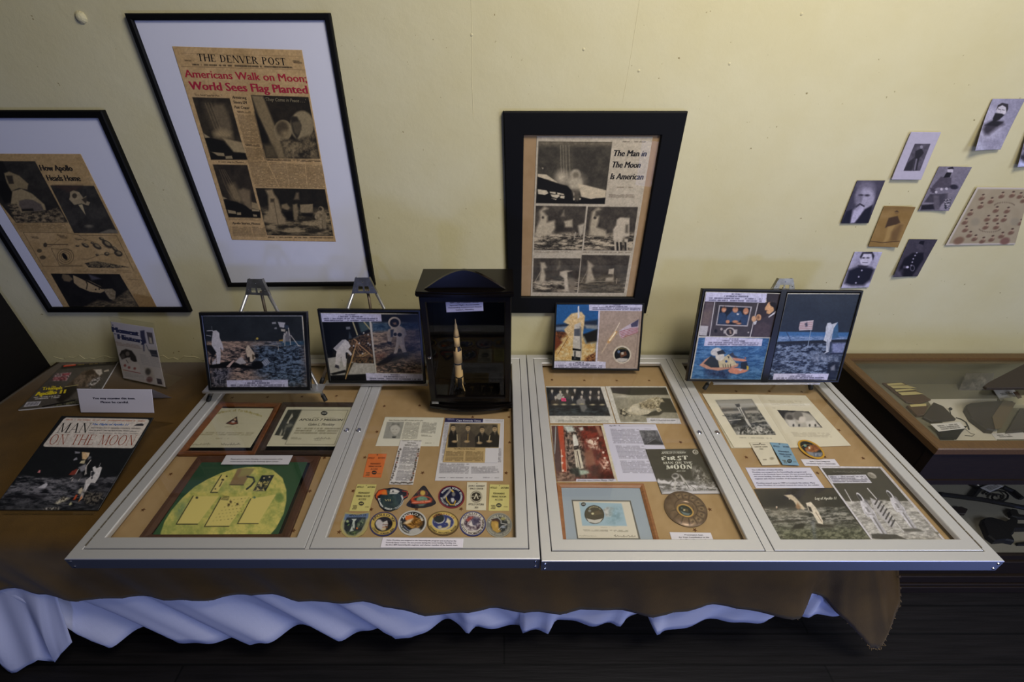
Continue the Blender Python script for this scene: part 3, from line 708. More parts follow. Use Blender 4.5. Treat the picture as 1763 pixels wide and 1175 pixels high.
p.ell(1080, 915, 45, 18, (120,112,92), 3); p.poly([(1230,985),(1330,950),(1420,960),(1430,1000),(1200,1000)], (120,112,92), 2)
for tx, y0, y1, xs in (('How Apollo', 240, 244, (500, 888)), ('Heads Home', 362, 366, (585, 985))):
    p.text(tx, (xs[0], y0), (xs[1], y1), (-28, -72), INKC, 0.034)
p.view(A3)
p.rows([(40,35),(600,35),(640,125),(90,125)], 7, (110,92,60), .5)
p.line([(130,133),(600,133),(760,165),(1180,170),(1370,560)], 4, (80,66,44)); p.line([(130,133),(350,515),(800,515)], 4, (90,74,48))
p.line([(445,315),(680,335)], 4, (80,66,44)); p.line([(445,315),(540,505),(790,505)], 4, (80,66,44))
for r in (95, 70, 50): p.ring(605, 405, r, r*.95, 5, (84,70,48), .8)
p.ell(598, 405, 22, 44, (26,22,18), .8, -35); p.ell(378, 275, 22, 26, (70,60,44)); p.ell(312, 340, 28, 22, (96,82,56)); p.ell(350, 415, 34, 22, (90,76,52))
p.line([(380,270),(630,270)], 9, (80,64,46)); p.line([(350,300),(440,290),(540,210)], 4, (120,98,66))
for x, y, rx, ry, a in ((1010,205,30,16,25),(1075,265,70,32,35),(1200,370,50,32,20),(1160,320,40,20,40),(960,290,56,26,30),(830,280,42,20,25),(905,250,18,12,0),(1070,375,30,22,0),(800,262,14,12,0),(740,285,22,10,0),(960,385,18,12,0)):
    p.ell(x, y, rx, ry, (66,58,46), 1, a); p.ell(x+4, y-6, rx*.55, ry*.5, (150,132,94), 1, a)
p.line([(1240,360),(1140,375),(1000,385),(860,435),(780,430)], 4, (90,76,52)); p.line([(760,170),(840,215),(1000,270),(1100,320)], 3, (100,84,56))
p.tex(p.pmask([(820,480),(940,455),(1040,470),(1200,500),(1330,525),(1150,535),(870,530)], 1), (40,36,30), (140,122,86), 26, 12, (1,1.6), 2.6)
for q in ([(215,175),(300,180),(310,205),(225,200)], [(705,195),(830,205),(845,225),(715,220)], [(500,155),(620,165),(630,205),(560,200)]): p.rows(q, 3, (70,58,40), .8)
p.rows([(700,545),(1340,560),(1350,590),(715,585)], 2, (120,98,64), .4); p.line([(1300,660),(1420,664)], 5, (120,98,64))
p.tex(p.pmask([(438,596),(1213,602),(1440,985),(660,985)], .8), (30,28,25), (22,20,18), 90, 3)
p.poly([(690,615),(760,640),(880,680),(1000,740),(1050,790),(1000,815),(880,800),(760,750),(700,700)], (176,152,108), 1.2)
p.poly([(570,600),(640,610),(690,660),(650,690),(590,680),(565,640)], (120,102,72), 2); p.poly([(700,615),(760,625),(1030,760),(1020,775)], (30,27,24), 1)
p.line([(835,680),(852,715),(842,770)], 12, (52,44,34)); p.dots([(945,775),(985,770)], 9, (52,44,34))
p.poly([(1040,770),(1130,765),(1170,800),(1165,905),(1100,880),(1050,810)], (140,124,92), 1.5); p.grain(34, 16, p.pmask([(1040,770),(1130,765),(1170,800),(1165,905),(1100,880),(1050,810)], 2), 21)
p.tex(p.pmask([(780,985),(980,890),(1100,920),(1310,780),(1440,985)], 4), (50,44,34), (138,120,86), 90, 31, (1,2.4), 1.8); p.poly([(860,600),(1010,655),(900,670)], (80,76,80), 3)
p.build('newspaper', f1)
slab('glass_pane', inset(q1, 0.0225), (0, -1, 0), -0.0085, -0.0065, M_GLASS, f1)

# ---- tall frame: the denver post
PF = P_WALL.off(0.02)
q2 = [PF.at(212.5,22.5), PF.at(566.5,22), PF.at(645.5,493.5), PF.at(391.5,495.5)]
f2 = wall_frame('tall thin black frame with white mat around a newspaper with red headlines', q2, 0.0185, 0.02)
slab('mat_board', inset(q2, 0.016), (0, -1, 0), -0.016, -0.0105, M_MAT, f2)
B1 = (290, 75, 5.873); B2 = (330, 270, 6.781); PN = P_WALL.off(0.0102)
p = Print(PN, [(296.2-0,79.8),(519.7,86.2),(578.3,416.6),(399.3,413.3)], (0,0,1), 1.15, (196,164,112)); p.lift = 0.0003
p.view(B1).grain(12, 90, seed=2).grain(5, 10, seed=5)
p.poly([(690,50),(800,52),(960,1000),(980,1175),(860,1175),(820,700)], (150,120,70), 30, .35)
p.line([(130,232),(1380,268)], 3, (120,96,64)); p.line([(120,96),(1340,130)], 2, (150,124,84)); p.rows([(240,200),(1250,230),(1255,255),(245,225)], 1, (70,58,40), .9)
p.serif('THE DENVER POST', (302,176), (1192,222), (-14,-74), (28,24,20), 1.15)
p.rows([(160,160),(265,165),(270,185),(165,182)], 1, (110,90,60), .9); p.rows([(1255,168),(1340,172),(1350,205),(1260,200)], 2, (70,56,38), 1)
p.text('Americans Walk on Moon;', (172,340), (1402,392), (-18,-78), (172,42,58), 0.016)
p.text('World Sees Flag Planted', (222,464), (1412,508), (-20,-84), (168,40,60), 0.024)
p.text('"One Small Step for Man..."', (262,528), (545,540), (-4,-22), (70,58,42), 0.006)
for tx, a, b in (('Armstrong', (648,556), (790,564)), ('Steers LM', (660,606), (794,612)), ('Past Crater', (672,656), (822,666))): p.text(tx, a, b, (-4,-30), (40,34,28), 0.02)
p.rows([(690,680),(830,685),(835,708),(700,704)], 2, (80,66,46), .9)
p.rows([(690,715),(875,720),(945,1010),(770,1010)], 26, (96,80,54), .62); p.rows([(770,1012),(920,1020),(925,1045),(785,1040)], 2, (60,50,36), .9); p.rows([(775,1050),(960,1055),(980,1175),(800,1175)], 10, (96,80,54), .62)
m = p.pmask([(240,543),(618,553),(790,1175),(432,1175)], .8); p.tex(m, (62,54,40), (40,35,27), 150, 4)
p.poly([(440,640),(470,612),(560,615),(600,700),(640,830),(640,900),(560,930),(500,800),(450,700)], (112,98,72), 8); p.poly([(350,600),(410,610),(560,900),(540,960),(470,940)], (110,96,70), 12, .7)
p.poly([(455,900),(520,860),(640,900),(650,960),(560,960),(470,950)], (165,144,102), 10)
for a in (0, 30, 58): p.line([(370+a,600),(470+a,860),(560+a,950)], 7, (140,122,88), .6)
p.poly([(365,950),(455,960),(545,985),(620,1060),(660,1110),(640,1140),(420,1090)], (24,22,18), 2); p.poly([(545,955),(740,1000),(780,1110),(660,1095)], (168,148,106), 3)
p.poly([(415,1095),(780,1110),(800,1175),(432,1175)], (26,23,19), 2)
for q in ([(440,1098),(560,1108),(570,1140),(500,1135)], [(575,1140),(640,1135),(650,1165),(580,1168)], [(350,905),(420,950),(370,955)]): p.poly(q, (160,142,104), 1.5)
m = p.pmask([(832,520),(1415,542),(1532,1165),(985,1160)], .8); p.tex(m, (52,45,33), (38,33,25), 160, 7)
p.poly([(838,525),(955,530),(1060,790),(1130,980),(1190,1162),(1110,1162),(1040,1010),(930,780),(870,620)], (138,120,84), 4)
p.poly([(870,690),(930,780),(1010,960),(990,1090),(960,1060)], (30,26,20), 5); p.poly([(960,1020),(1060,1030),(1110,1162),(985,1160)], (92,80,56), 8)
p.text("'They Come in Peace . . .'", (985,580), (1395,596), (-6,-34), (150,136,104), 0.004, 0.25)
p.ell(1158, 880, 92, 108, (150,132,94), 2); p.ell(1150, 860, 62, 76, (84,72,52), 5); p.ell(1180, 910, 40, 30, (140,122,86), 8)
p.ell(1350, 830, 120, 150, (150,134,98), 3); p.poly([(1235,735),(1300,740),(1345,830),(1325,920),(1300,970),(1260,900),(1240,820)], (50,44,34), 3); p.poly([(1250,800),(1330,780),(1345,870),(1310,930),(1270,900)], (88,78,58), 4)
p.tex(p.pmask([(1140,960),(1300,980),(1480,900),(1520,1162),(1180,1162)], 6), (48,42,32), (142,124,88), 110, 15, contrast=2.2)
p.view(B2)
p.text('A Giant Leap for Mankind', (312,68), (610,76), (-3,-22), (60,50,38), 0.004)
m = p.pmask([(245,90),(648,98),(806,715),(432,706)], .8); p.tex(m, (64,55,42), (44,38,30), 160, 9)
for a in (0, 40, 75, 105): p.line([(320+a*.6,150),(410+a,380),(500+a*.6,520)], 9, (126,108,78), .5)
p.poly([(420,330),(500,310),(600,500),(560,550),(470,500)], (150,130,92), 9, .8); p.poly([(545,395),(600,365),(680,395),(690,500),(715,640),(640,600),(590,520)], (130,112,82), 5)
p.poly([(375,500),(520,525),(640,580),(720,650),(700,690),(400,610)], (22,20,17), 2); p.poly([(700,530),(765,545),(790,625),(700,600)], (160,140,100), 2); p.poly([(400,600),(800,625),(806,715),(432,706)], (24,21,17), 2)
for q in ([(420,620),(510,635),(525,670),(430,660)], [(528,650),(575,650),(578,680),(530,680)], [(715,672),(760,678),(765,700),(722,700)], [(700,610),(790,622),(792,640),(705,636)], [(360,465),(415,490),(370,498)]): p.poly(q, (160,142,104), 1.2)
p.rows([(425,712),(800,722),(805,748),(435,740)], 3, (100,84,58), .5); p.text('Apollo Stories, Photos', (478,786), (800,796), (-4,-26), (40,34,28), 0.02)
p.rows([(465,815),(690,820),(720,935),(490,930)], 8, (100,84,58), .6); p.rows([(700,815),(855,820),(880,935),(725,935)], 8, (100,84,58), .6)
p.rows([(650,40),(870,50),(1020,360),(740,350)], 22, (96,80,54), .6); p.rows([(890,60),(1100,70),(1140,360),(1030,360)], 20, (96,80,54), .62); p.rows([(1105,75),(1320,85),(1345,365),(1145,360)], 20, (96,80,54), .62); p.rows([(1330,90),(1530,95),(1560,370),(1350,365)], 20, (96,80,54), .62)
p.rows([(870,25),(1500,42),(1505,62),(875,50)], 2, (60,50,36), .9)
m = p.pmask([(745,365),(1555,380),(1655,928),(882,918)], .8); p.tex(m, (40,36,28), (30,27,22), 120, 11)
p.tex(p.pmask([(810,600),(1640,620),(1655,930),(880,918)], 10)*m, (52,46,34), (164,144,104), 130, 23, (.55,2.0), 2.8)
p.poly([(860,390),(940,380),(960,430),(1010,500),(1060,680),(1110,790),(1000,800),(830,760),(850,690),(900,640),(890,450)], (158,138,100), 4); p.poly([(920,490),(965,490),(965,530),(920,530)], (70,60,44), 3); p.line([(965,540),(1010,800)], 12, (104,90,64), .7)
p.poly([(1050,560),(1110,545),(1150,600),(1120,625),(1050,600)], (140,122,88), 3); p.poly([(1050,640),(1180,620),(1200,750),(1110,740)], (26,23,19), 5)
p.poly([(1265,560),(1415,552),(1415,640),(1340,665),(1270,650)], (150,132,96), 2); p.poly([(1280,655),(1420,660),(1400,700),(1300,695)], (30,26,21), 3)
p.poly([(1195,500),(1220,420),(1250,420),(1255,500)], (120,104,78), 4); p.poly([(1180,560),(1230,550),(1245,640),(1230,740),(1195,740)], (140,122,88), 3)
astronaut(p, (1530,850), (300,20), (-20,-270), (158,140,104), (100,88,64), (60,52,40), 1.5)
p.rows([(885,930),(1650,938),(1655,958),(890,950)], 1, (70,58,40), .8)
p.build('newspaper', f2)
slab('glass_pane', inset(q2, 0.0165), (0, -1, 0), -0.0085, -0.0065, M_GLASS, f2)

# ---- wide black mat: the man in the moon is american
PF = P_WALL.off(0.02); C1 = (900, 230, 7.346); C2 = (900, 345, 6.914)
q3 = [PF.at(866,192), PF.at(1185,192), PF.at(1112.5,540.5), PF.at(875.5,540)]
c3 = sum(q3, Vector())/4; f3 = thing('framed_newspaper', 'black wide bordered frame holding a moon landing newspaper page behind the rocket photo', 'picture frame', (c3.x, WALL, c3.z))
win = [PF.at(902,233), PF.at(1139,233.5), PF.at(1091.5,513.5), PF.at(897.5,512.5)]
ins_ = lambda a, d: [p_+(w_-p_).normalized()*d for p_, w_ in zip(a, win)]
q3b = [p_+(w_-p_)*.06 for p_, w_ in zip(q3, win)]; w2 = [w_+(p_-w_)*.04 for p_, w_ in zip(q3, win)]; Y = V(0,1,0); vs = []
for ring, d in ((q3, .0195), (q3, .003), (q3b, 0), (w2, .0005), (win, .004), (win, .0145)): vs += [p_+Y*d for p_ in ring]
mesh_obj('frame', vs, [(r*4+i, ((r+1) % 6)*4+i, ((r+1) % 6)*4+(i+1) % 4, r*4+(i+1) % 4) for r in range(6) for i in range(4)], M_BLACKM, f3)
slab('backing_paper', inset(q3, 0.03), (0, -1, 0), -0.0165, -0.0145, mat('kraft_backing', (170, 138, 98), 0.9, var=(20, (158, 126, 86))), f3)
PN = P_WALL.off(0.0062)
p = Print(PN, [(923.9,234.4),(1123.9,235.4),(1078,511.8),(913.4,511.4)], (0,0,1), 1.1, (190,178,150)); p.lift = 0.0003
p.view(C1).grain(8, 90, seed=6).grain(4, 8, seed=7)
for tx, a, b in (('The Man in', (1148,286), (1560,290)), ('The Moon', (1130,430), (1484,434)), ('Is American', (1106,578), (1520,584))): p.text(tx, a, b, (12,-78), (36,32,30), 0.026, 0.18)
p.rows([(1265,96),(1555,100),(1552,114),(1262,112)], 1, (90,80,64), 1); p.rows([(1195,672),(1400,676),(1398,692),(1192,690)], 1, (120,106,80), 1); p.rows([(1090,765),(1420,770),(1410,815),(1082,812)], 4, (110,98,78), .7)
m = p.pmask([(200,98),(1133,106),(1036,892),(168,880)], .8); p.tex(m, (78,72,58), (58,53,43), 120, 14)
p.tex(p.pmask([(200,98),(1133,106),(1128,150),(196,150)], 10)*m, (92,84,66), (140,128,102), 60, 15)
for x in (478, 510, 545, 585): p.line([(x,150),(x+6,400),(x+20,600)], 12, (150,140,112), .7)
p.poly([(470,130),(600,130),(600,600),(500,620)], (110,102,82), 14, .5); p.ell(490, 560, 70, 80, (196,182,150), 14); p.ell(650, 610, 130, 110, (170,158,130), 16, 0, .8)
p.ell(668, 520, 62, 66, (184,172,142), 4); p.ell(672, 525, 40, 40, (120,110,88), 6); p.poly([(585,580),(740,570),(768,660),(745,700),(720,720),(600,700)], (180,168,138), 5)
p.poly([(190,510),(300,520),(430,610),(440,630),(330,600),(190,545)], (206,190,154), 1.5)
p.poly([(188,548),(330,590),(470,640),(560,660),(620,720),(640,800),(700,870),(690,890),(168,880)], (20,18,15), 2)
p.poly([(700,640),(800,655),(1055,720),(1045,815),(920,820),(870,835),(740,800)], (204,188,152), 2); p.poly([(690,890),(720,800),(860,830),(920,822),(1045,812),(1036,892)], (22,20,17), 2)
for q in ([(188,705),(300,720),(325,755),(280,778),(195,765)], [(342,735),(415,742),(420,765),(345,755)], [(432,745),(520,765),(525,780),(440,770)], [(350,770),(460,775),(470,795),(430,818),(370,800)], [(480,785),(530,790),(525,825),(470,815)], [(640,745),(660,745),(660,785),(640,785)], [(636,815),(662,815),(660,845),(640,845)], [(715,815),(735,820),(732,840),(715,840)], [(365,820),(430,830),(420,842)], [(240,430),(262,435),(255,455)]): p.poly(q, (206,192,158), 1.2)
p.line([(662,740),(668,860)], 22, (60,54,44), .8); p.poly([(620,700),(720,700),(715,830),(640,830)], (110,100,80), 6, .55)
p.view(C2)
def moonphoto(q, sd):
    m = p.pmask(q, .8); p.tex(m, (86,78,64), (56,50,41), 110, sd, contrast=1.8); h = (q[0][1]+q[3][1])/2+20
    p.tex(p.pmask([(q[0][0]-40,h+40),(q[1][0]+40,h+40),(q[2][0]+40,q[2][1]),(q[3][0]-40,q[3][1])], 8)*m, (50,45,36), (196,180,146), 80, sd+3, (.6,2.2), 2.6); return m
m = moonphoto([(155,66),(755,72),(702,597),(133,594)], 41)
p.poly([(200,130),(260,75),(300,100),(240,130),(295,190),(290,260),(380,240),(390,330),(330,420),(150,430),(160,330),(205,230)], (186,172,140), 5); p.poly([(495,250),(590,230),(592,320),(500,320)], (186,172,140), 4); p.poly([(400,280),(490,290),(480,360),(400,390)], (50,45,36), 8)
p.ell(240, 205, 14, 16, (70,62,50), 2); p.poly([(460,190),(490,120),(495,190)], (150,138,112), 5); p.poly([(660,300),(740,270),(720,400),(670,420)], (180,168,140), 4); p.line([(630,380),(610,470)], 8, (190,178,150)); p.line([(700,350),(690,430)], 10, (190,178,150))
m = moonphoto([(775,76),(1372,80),(1300,600),(722,597)], 47)
p.poly([(825,140),(900,85),(930,110),(870,130),(860,190),(910,190),(900,260),(880,320),(990,360),(1000,440),(790,420),(800,300)], (182,168,136), 5); p.ell(860, 210, 18, 16, (60,54,44), 2); p.poly([(1120,230),(1160,205),(1272,212),(1268,430),(1200,440),(1180,480),(1080,470),(1075,350),(1110,300)], (196,182,152), 3)
for x in (1090, 1140, 1215): p.poly([(x-6,460),(x+36,460),(x+34,598),(x+4,598)], (190,176,146), 2)
for x in (1112, 1155, 1210): p.poly([(x,500),(x+22,500),(x+26,598),(x+6,598)], (34,30,25), 2)
p.poly([(1225,290),(1255,290),(1250,390),(1222,385)], (90,82,66), 4)
m = moonphoto([(130,690),(690,692),(645,1100),(116,1096)], 53)
p.poly([(210,740),(260,740),(285,800),(250,820),(270,900),(260,970),(190,990),(215,850)], (186,172,140), 4); p.line([(225,830),(140,980)], 9, (150,138,112)); p.poly([(445,850),(520,835),(585,840),(530,860),(540,980),(560,1090),(500,1090),(490,930),(440,890)], (196,182,152), 3); p.poly([(540,920),(600,930),(640,980),(600,1095),(555,1090)], (130,118,96), 6); p.poly([(410,830),(440,725),(442,800)], (130,120,96), 5); p.line([(150,970),(480,975)], 10, (176,162,132), .8)
m = moonphoto([(702,652),(1275,657),(1203,1104),(660,1102)], 59)
p.tex(p.pmask([(690,900),(1240,900),(1203,1104),(660,1102)], 10)*m, (66,60,48), (116,106,84), 60, 60, (.6,2), 2)
p.poly([(775,720),(800,740),(845,780),(820,810),(830,870),(860,950),(750,990),(770,830)], (176,162,132), 4); p.line([(775,830),(695,980)], 8, (140,128,104)); p.poly([(1025,820),(1088,812),(1080,880),(1018,880)], (190,176,146), 2); p.poly([(990,925),(1080,915),(1075,960),(985,965)], (180,166,136), 3); p.line([(1075,880),(1080,960)], 6, (140,128,104)); p.line([(1120,930),(1115,990)], 8, (176,162,132)); p.line([(760,970),(1080,965)], 8, (160,148,120), .8)
p.rows([(140,605),(560,608),(555,632),(138,628)], 2, (110,98,76), .5); p.rows([(720,608),(1290,612),(1285,632),(715,630)], 1, (110,98,76), .5)
p.build('newspaper', f3)
slab('glass_pane', win, (0, -1, 0), -0.0125, -0.0105, M_GLASS, f3)

# ================================================================ loose portrait prints on the wall
D1 = (1440, 280, 5.342); D2 = (1600, 160, 4.35)
def curl_fn(q, amt, corner):
    """paper lifting off the wall towards one corner ('bl') or edge ('l','r')"""
    L = min(v.x for v in q); Rr = max(v.x for v in q); B = min(v.z for v in q); T = max(v.z for v in q)
    def f(P):
        a = np.clip((P[:, 0]-L)/(Rr-L), 0, 1); b = np.clip((T-P[:, 2])/(T-B), 0, 1)
        d = {'bl': amt*(1-a)**2*b**1.5 + amt*.35*b**2, 'l': amt*(1-a)**2+amt*.2*b, 'r': amt*a**3+amt*.3*b**2, 'b': amt*b**2}[corner]
        return np.stack([d*0, -d, d*0], -1)
    return f
def wall_print(q, crop, base, curl=0.006, corner='bl', off=0.004):
    pl = P_WALL.off(off); Q = [pl.at(crop[0]+x/crop[2], crop[1]+y/crop[2]) for x, y in q]
    return Print(pl, q, crop, 1.3, base, curl=curl_fn(Q, curl, corner))
G = 'old portrait prints on the wall'
p = wall_print([(475,44),(720,44),(518,422),(297,424)], D2, (146,144,160), 0.022, 'bl')
p.grain(14, 60, seed=3).ell(430, 230, 120, 120, (178,176,190), 12, 0, .7)
p.poly([(380,270),(400,235),(470,205),(545,215),(555,235),(500,260),(430,310),(395,310)], (58,54,62), 8); p.poly([(400,240),(470,205),(550,218),(500,250)], (34,32,38), 3)
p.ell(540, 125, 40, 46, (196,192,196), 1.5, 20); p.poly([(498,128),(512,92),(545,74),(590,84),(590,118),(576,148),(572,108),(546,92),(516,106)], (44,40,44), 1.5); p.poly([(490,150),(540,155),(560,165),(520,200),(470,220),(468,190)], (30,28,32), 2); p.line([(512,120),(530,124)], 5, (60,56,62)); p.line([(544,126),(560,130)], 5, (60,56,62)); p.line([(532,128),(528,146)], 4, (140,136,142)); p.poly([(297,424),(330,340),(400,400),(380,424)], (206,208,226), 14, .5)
p.build('portrait_print', m=M_PHOTO, label='curling portrait print of a man with a long dark beard, topmost on the wall', cat='photo print', group=G)
p = wall_print([(770,170),(860,170),(800,548),(628,550)], D2, (120,118,130), 0.02, 'bl')
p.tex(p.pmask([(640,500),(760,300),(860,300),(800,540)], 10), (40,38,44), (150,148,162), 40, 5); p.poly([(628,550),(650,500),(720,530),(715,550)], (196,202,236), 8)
p.build('portrait_print', m=M_PHOTO, label='curling print cut off by the right edge of the photo, right of the seated soldier', cat='photo print', group=G)
E1 = (1430, 160, 6.912)
p = wall_print([(962,465),(1316,468),(1066,1032),(718,1030)], E1, (176,172,184), 0.004, 'b', 0.008)
p.grain(5, 30, seed=2); p.view((1420,150,3.175)); m = p.pmask([(492,310),(578,310),(518,457),(427,458)], .6); p.tex(m, (92,88,98), (70,66,74), 30, 3)
p.poly([(495,350),(530,335),(540,360),(515,390),(500,455),(480,457),(490,395)], (38,36,42), 1.5); p.ell(528, 328, 8, 9, (140,136,146), 1); p.poly([(430,455),(455,410),(490,385),(480,440),(470,457)], (44,42,48), 2); p.line([(500,395),(488,450)], 9, (110,106,116))
p.build('mounted_portrait_print', m=M_PAPER, thick=0.0025, label='small grey portrait of a standing soldier on a wide pale card mount', cat='photo print', group=G)
p = wall_print([(945,36),(1230,38),(1012,438),(752,440)], D1, (120,115,124), 0.008, 'r')
p.grain(12, 80, seed=5); p.poly([(752,440),(790,375),(1060,330),(1020,438)], (150,144,150), 8, .6)
p.poly([(880,220),(960,130),(1055,140),(1050,210),(1030,235),(930,230),(860,270)], (78,72,80), 2); p.poly([(855,230),(910,250),(920,285),(880,280)], (70,64,72), 2); p.poly([(805,365),(860,290),(940,290),(1020,280),(1015,330),(960,380),(930,430),(890,430),(895,370)], (66,62,68), 2); p.poly([(780,390),(890,380),(900,430),(770,436)], (34,31,36), 3); p.poly([(890,300),(940,300),(940,430),(895,432)], (98,92,98), 3, .8)
p.ell(1045, 75, 26, 24, (186,180,186), 1); p.poly([(1020,50),(1070,38),(1078,58),(1030,62)], (36,32,36), 1); p.poly([(1015,90),(1058,92),(1040,135),(985,140),(1000,110)], (28,25,28), 1.5); p.ell(1072, 222, 34, 22, (36,32,36), 2); p.dots([(915,272),(1008,240),(965,245)], 12, (190,184,190)); p.poly([(1010,270),(1100,250),(1030,400),(980,410)], (120,114,118), 6, .6)
p.tex(p.pmask([(985,340),(1050,320),(1020,420),(980,425)], 2), (30,28,30), (170,164,168), 12, 5, contrast=3)
p.build('portrait_print', m=M_PHOTO, label='print of a seated bearded soldier holding his cap on his knee', cat='photo print', group=G)
p = wall_print([(192,165),(450,165),(288,556),(36,558)], D1, (64,60,70), 0.004, 'b')
p.grain(9, 60, seed=4); p.ell(270, 205, 95, 45, (92,88,100), 14); p.ell(262, 320, 90, 120, (158,154,168), 5, 15); p.poly([(200,220),(250,180),(340,185),(365,240),(345,300),(330,240),(250,230),(205,260)], (110,106,118), 7); p.poly([(120,558),(150,440),(190,400),(240,405),(250,440),(200,520),(160,556)], (176,172,190), 4)
p.poly([(36,558),(90,450),(140,430),(118,558)], (24,22,28), 3); p.poly([(160,556),(260,430),(330,390),(288,556)], (26,24,30), 3); p.ell(225, 300, 22, 10, (54,50,58), 2); p.ell(282, 302, 22, 10, (60,56,64), 2); p.poly([(215,310),(245,315),(230,365),(210,360)], (124,120,132), 3); p.line([(180,405),(215,380),(250,400)], 16, (60,56,64))
p.ell(195, 330, 24, 70, (84,80,90), 10, 15, .7)
p.build('portrait_print', m=M_PHOTO, label='large head portrait print of a man with a pale pointed beard', cat='photo print', group=G)
p = wall_print([(440,400),(714,403),(542,772),(288,772)], D1, (140,112,62), 0.010, 'r')
p.grain(14, 70, seed=6); p.poly([(440,400),(714,403),(700,430),(430,440)], (110,86,46), 10, .7); p.poly([(480,510),(560,490),(580,550),(540,570),(445,600),(460,560)], (70,52,34), 2); p.ell(552, 460, 16, 16, (120,94,56), 1.2); p.poly([(532,450),(556,440),(574,456)], (60,45,30), 1.2)
p.poly([(470,590),(530,575),(490,680),(440,745),(420,740),(450,670)], (158,130,76), 3); p.poly([(500,640),(570,560),(600,570),(540,720),(490,720)], (96,72,42), 6, .7); p.line([(310,722),(420,735),(560,715)], 7, (64,46,28), .8)
p.build('portrait_print', m=M_PAPER, label='brown sepia print of a standing soldier', cat='photo print', group=G)
p = wall_print([(672,704),(932,708),(740,1046),(508,1046)], D1, (66,62,70), 0.008, 'bl')
p.grain(7, 60, seed=8); p.poly([(560,990),(620,880),(700,830),(800,830),(800,890),(750,960),(690,1046),(600,1046)], (26,25,32), 3); p.ell(768, 775, 28, 32, (74,70,78), 2); p.poly([(755,745),(775,720),(812,722),(800,760)], (26,24,30), 1.5); p.dots([(738,830),(722,855),(705,885),(695,915),(685,945)], 7, (150,146,160)); p.poly([(610,945),(660,950),(655,975),(605,970)], (70,66,76), 2); p.ell(648, 960, 14, 10, (190,186,200)); p.ring(695, 970, 22, 28, 6, (110,106,118)); p.poly([(508,1046),(540,990),(600,985),(590,1046)], (88,84,96), 8, .7)
p.build('portrait_print', m=M_PHOTO, label='dark print of a soldier in a buttoned coat and tall cap', cat='photo print', group=G)
p = wall_print([(170,820),(424,822),(290,1145),(38,1152)], D1, (188,185,200), 0.004, 'b')
p.grain(6, 40, seed=8); p.ell(250, 930, 80, 120, (128,124,138), 26, 10, .8); p.poly([(110,990),(200,955),(320,965),(348,985),(310,1080),(240,1130),(130,1130),(70,1110)], (26,24,30), 6); p.ell(270, 885, 55, 68, (202,198,208), 2, 12); p.poly([(215,870),(240,825),(330,820),(350,860),(335,900),(325,840),(250,840),(225,890)], (44,40,46), 2); p.ell(250, 878, 14, 7, (70,66,74), 1.5); p.ell(290, 878, 14, 7, (80,76,84), 1.5); p.line([(240,920),(285,922)], 6, (100,96,104)); p.dots([(232,992),(203,1050),(175,1105)], 8, (160,156,172)); p.poly([(200,945),(290,950),(270,970),(205,965)], (44,40,46), 3)
p.build('portrait_print', m=M_PHOTO, label='lowest portrait print showing an old man in a high dark coat on white', cat='photo print', group=G)
p = wall_print([(352,705),(760,712),(640,1136),(115,1140)], D2, (158,146,116), 0.004, 'l')
p.grain(8, 60, seed=12); b_ = [(352,705),(790,712),(640,1138),(115,1140)]
for i in (0, 2, 3): p.line([b_[i], b_[(i+1) % 4]], 26, (190,182,164), 1, 2)
for x, y in ((390,780),(458,805),(540,765),(620,760),(678,768),(380,842),(302,895),(262,960),(265,1018),(296,1058),(336,1085),(396,1102),(465,1090),(540,1065),(613,1038),(683,968),(497,873),(582,878),(432,938),(497,940),(558,942),(420,998),(500,998),(705,800)):
    p.ell(x-3, y+11, 24, 13, (112,86,68), 2, -20); p.ell(x+7, y-9, 10, 13, (172,150,120), 1.2); p.ell(x+9, y-19, 11, 6, (80,62,50), 1.2, -15); p.ell(x+5, y-1, 5, 4, (120,96,76), 1)
p.ell(340, 965, 34, 28, (140,132,108), 4, -15, .7); p.ell(640, 965, 34, 28, (140,132,108), 4, -15, .7)
p.ell(215, 1105, 42, 26, (122,96,74), 3, -20); p.ell(565, 1110, 38, 26, (122,90,76), 3, -20)
for cx_, cy_, rx_, ry_, a0, a1 in ((560,850,80,30,200,340), (450,1010,85,32,20,160)):
    for k in range(15):
        a = R(a0+(a1-a0)*k/14); p.ell(cx_+rx_*math.cos(a), cy_+ry_*math.sin(a), 4, 6, (120,106,84))
p.build('group_portrait_card', m=M_PAPER, thick=0.0015, label='large tan card of many small oval portraits with a white edge', cat='photo print')
# ================================================================ photographs on the easels
M_EASEL = mat('worn_aluminium_tube', (190, 190, 192), 0.35, 0.85); M_PLATE = mat('scuffed_chrome_plate', (150, 148, 140), 0.38, 0.9, var=(40, (120, 116, 104)))
M_FRAME = mat('thin_black_frame', (13, 13, 14), 0.35)
WL = (196, 192, 178)
def caption(p, q, col=(198, 196, 216), n=4, seed=1):
    p.poly(q, col, 0.6); q = np.array(q, float); m = lambda a, b: q[0]*(1-a)*(1-b)+q[1]*a*(1-b)+q[2]*a*b+q[3]*(1-a)*b
    k = 1.0/n
    p.rows([m(.42,.04), m(.58,.04), m(.58,k), m(.42,k)], 1, (70,68,90), .8, seed, 3); p.rows([m(.3,k), m(.7,k), m(.7,2*k), m(.3,2*k)], 1, (80,78,100), .8, seed+1, 5)
    p.rows([m(.06,2*k), m(.94,2*k), m(.94,.96), m(.06,.96)], n-2, (90,88,110), .85, seed+2, 7)
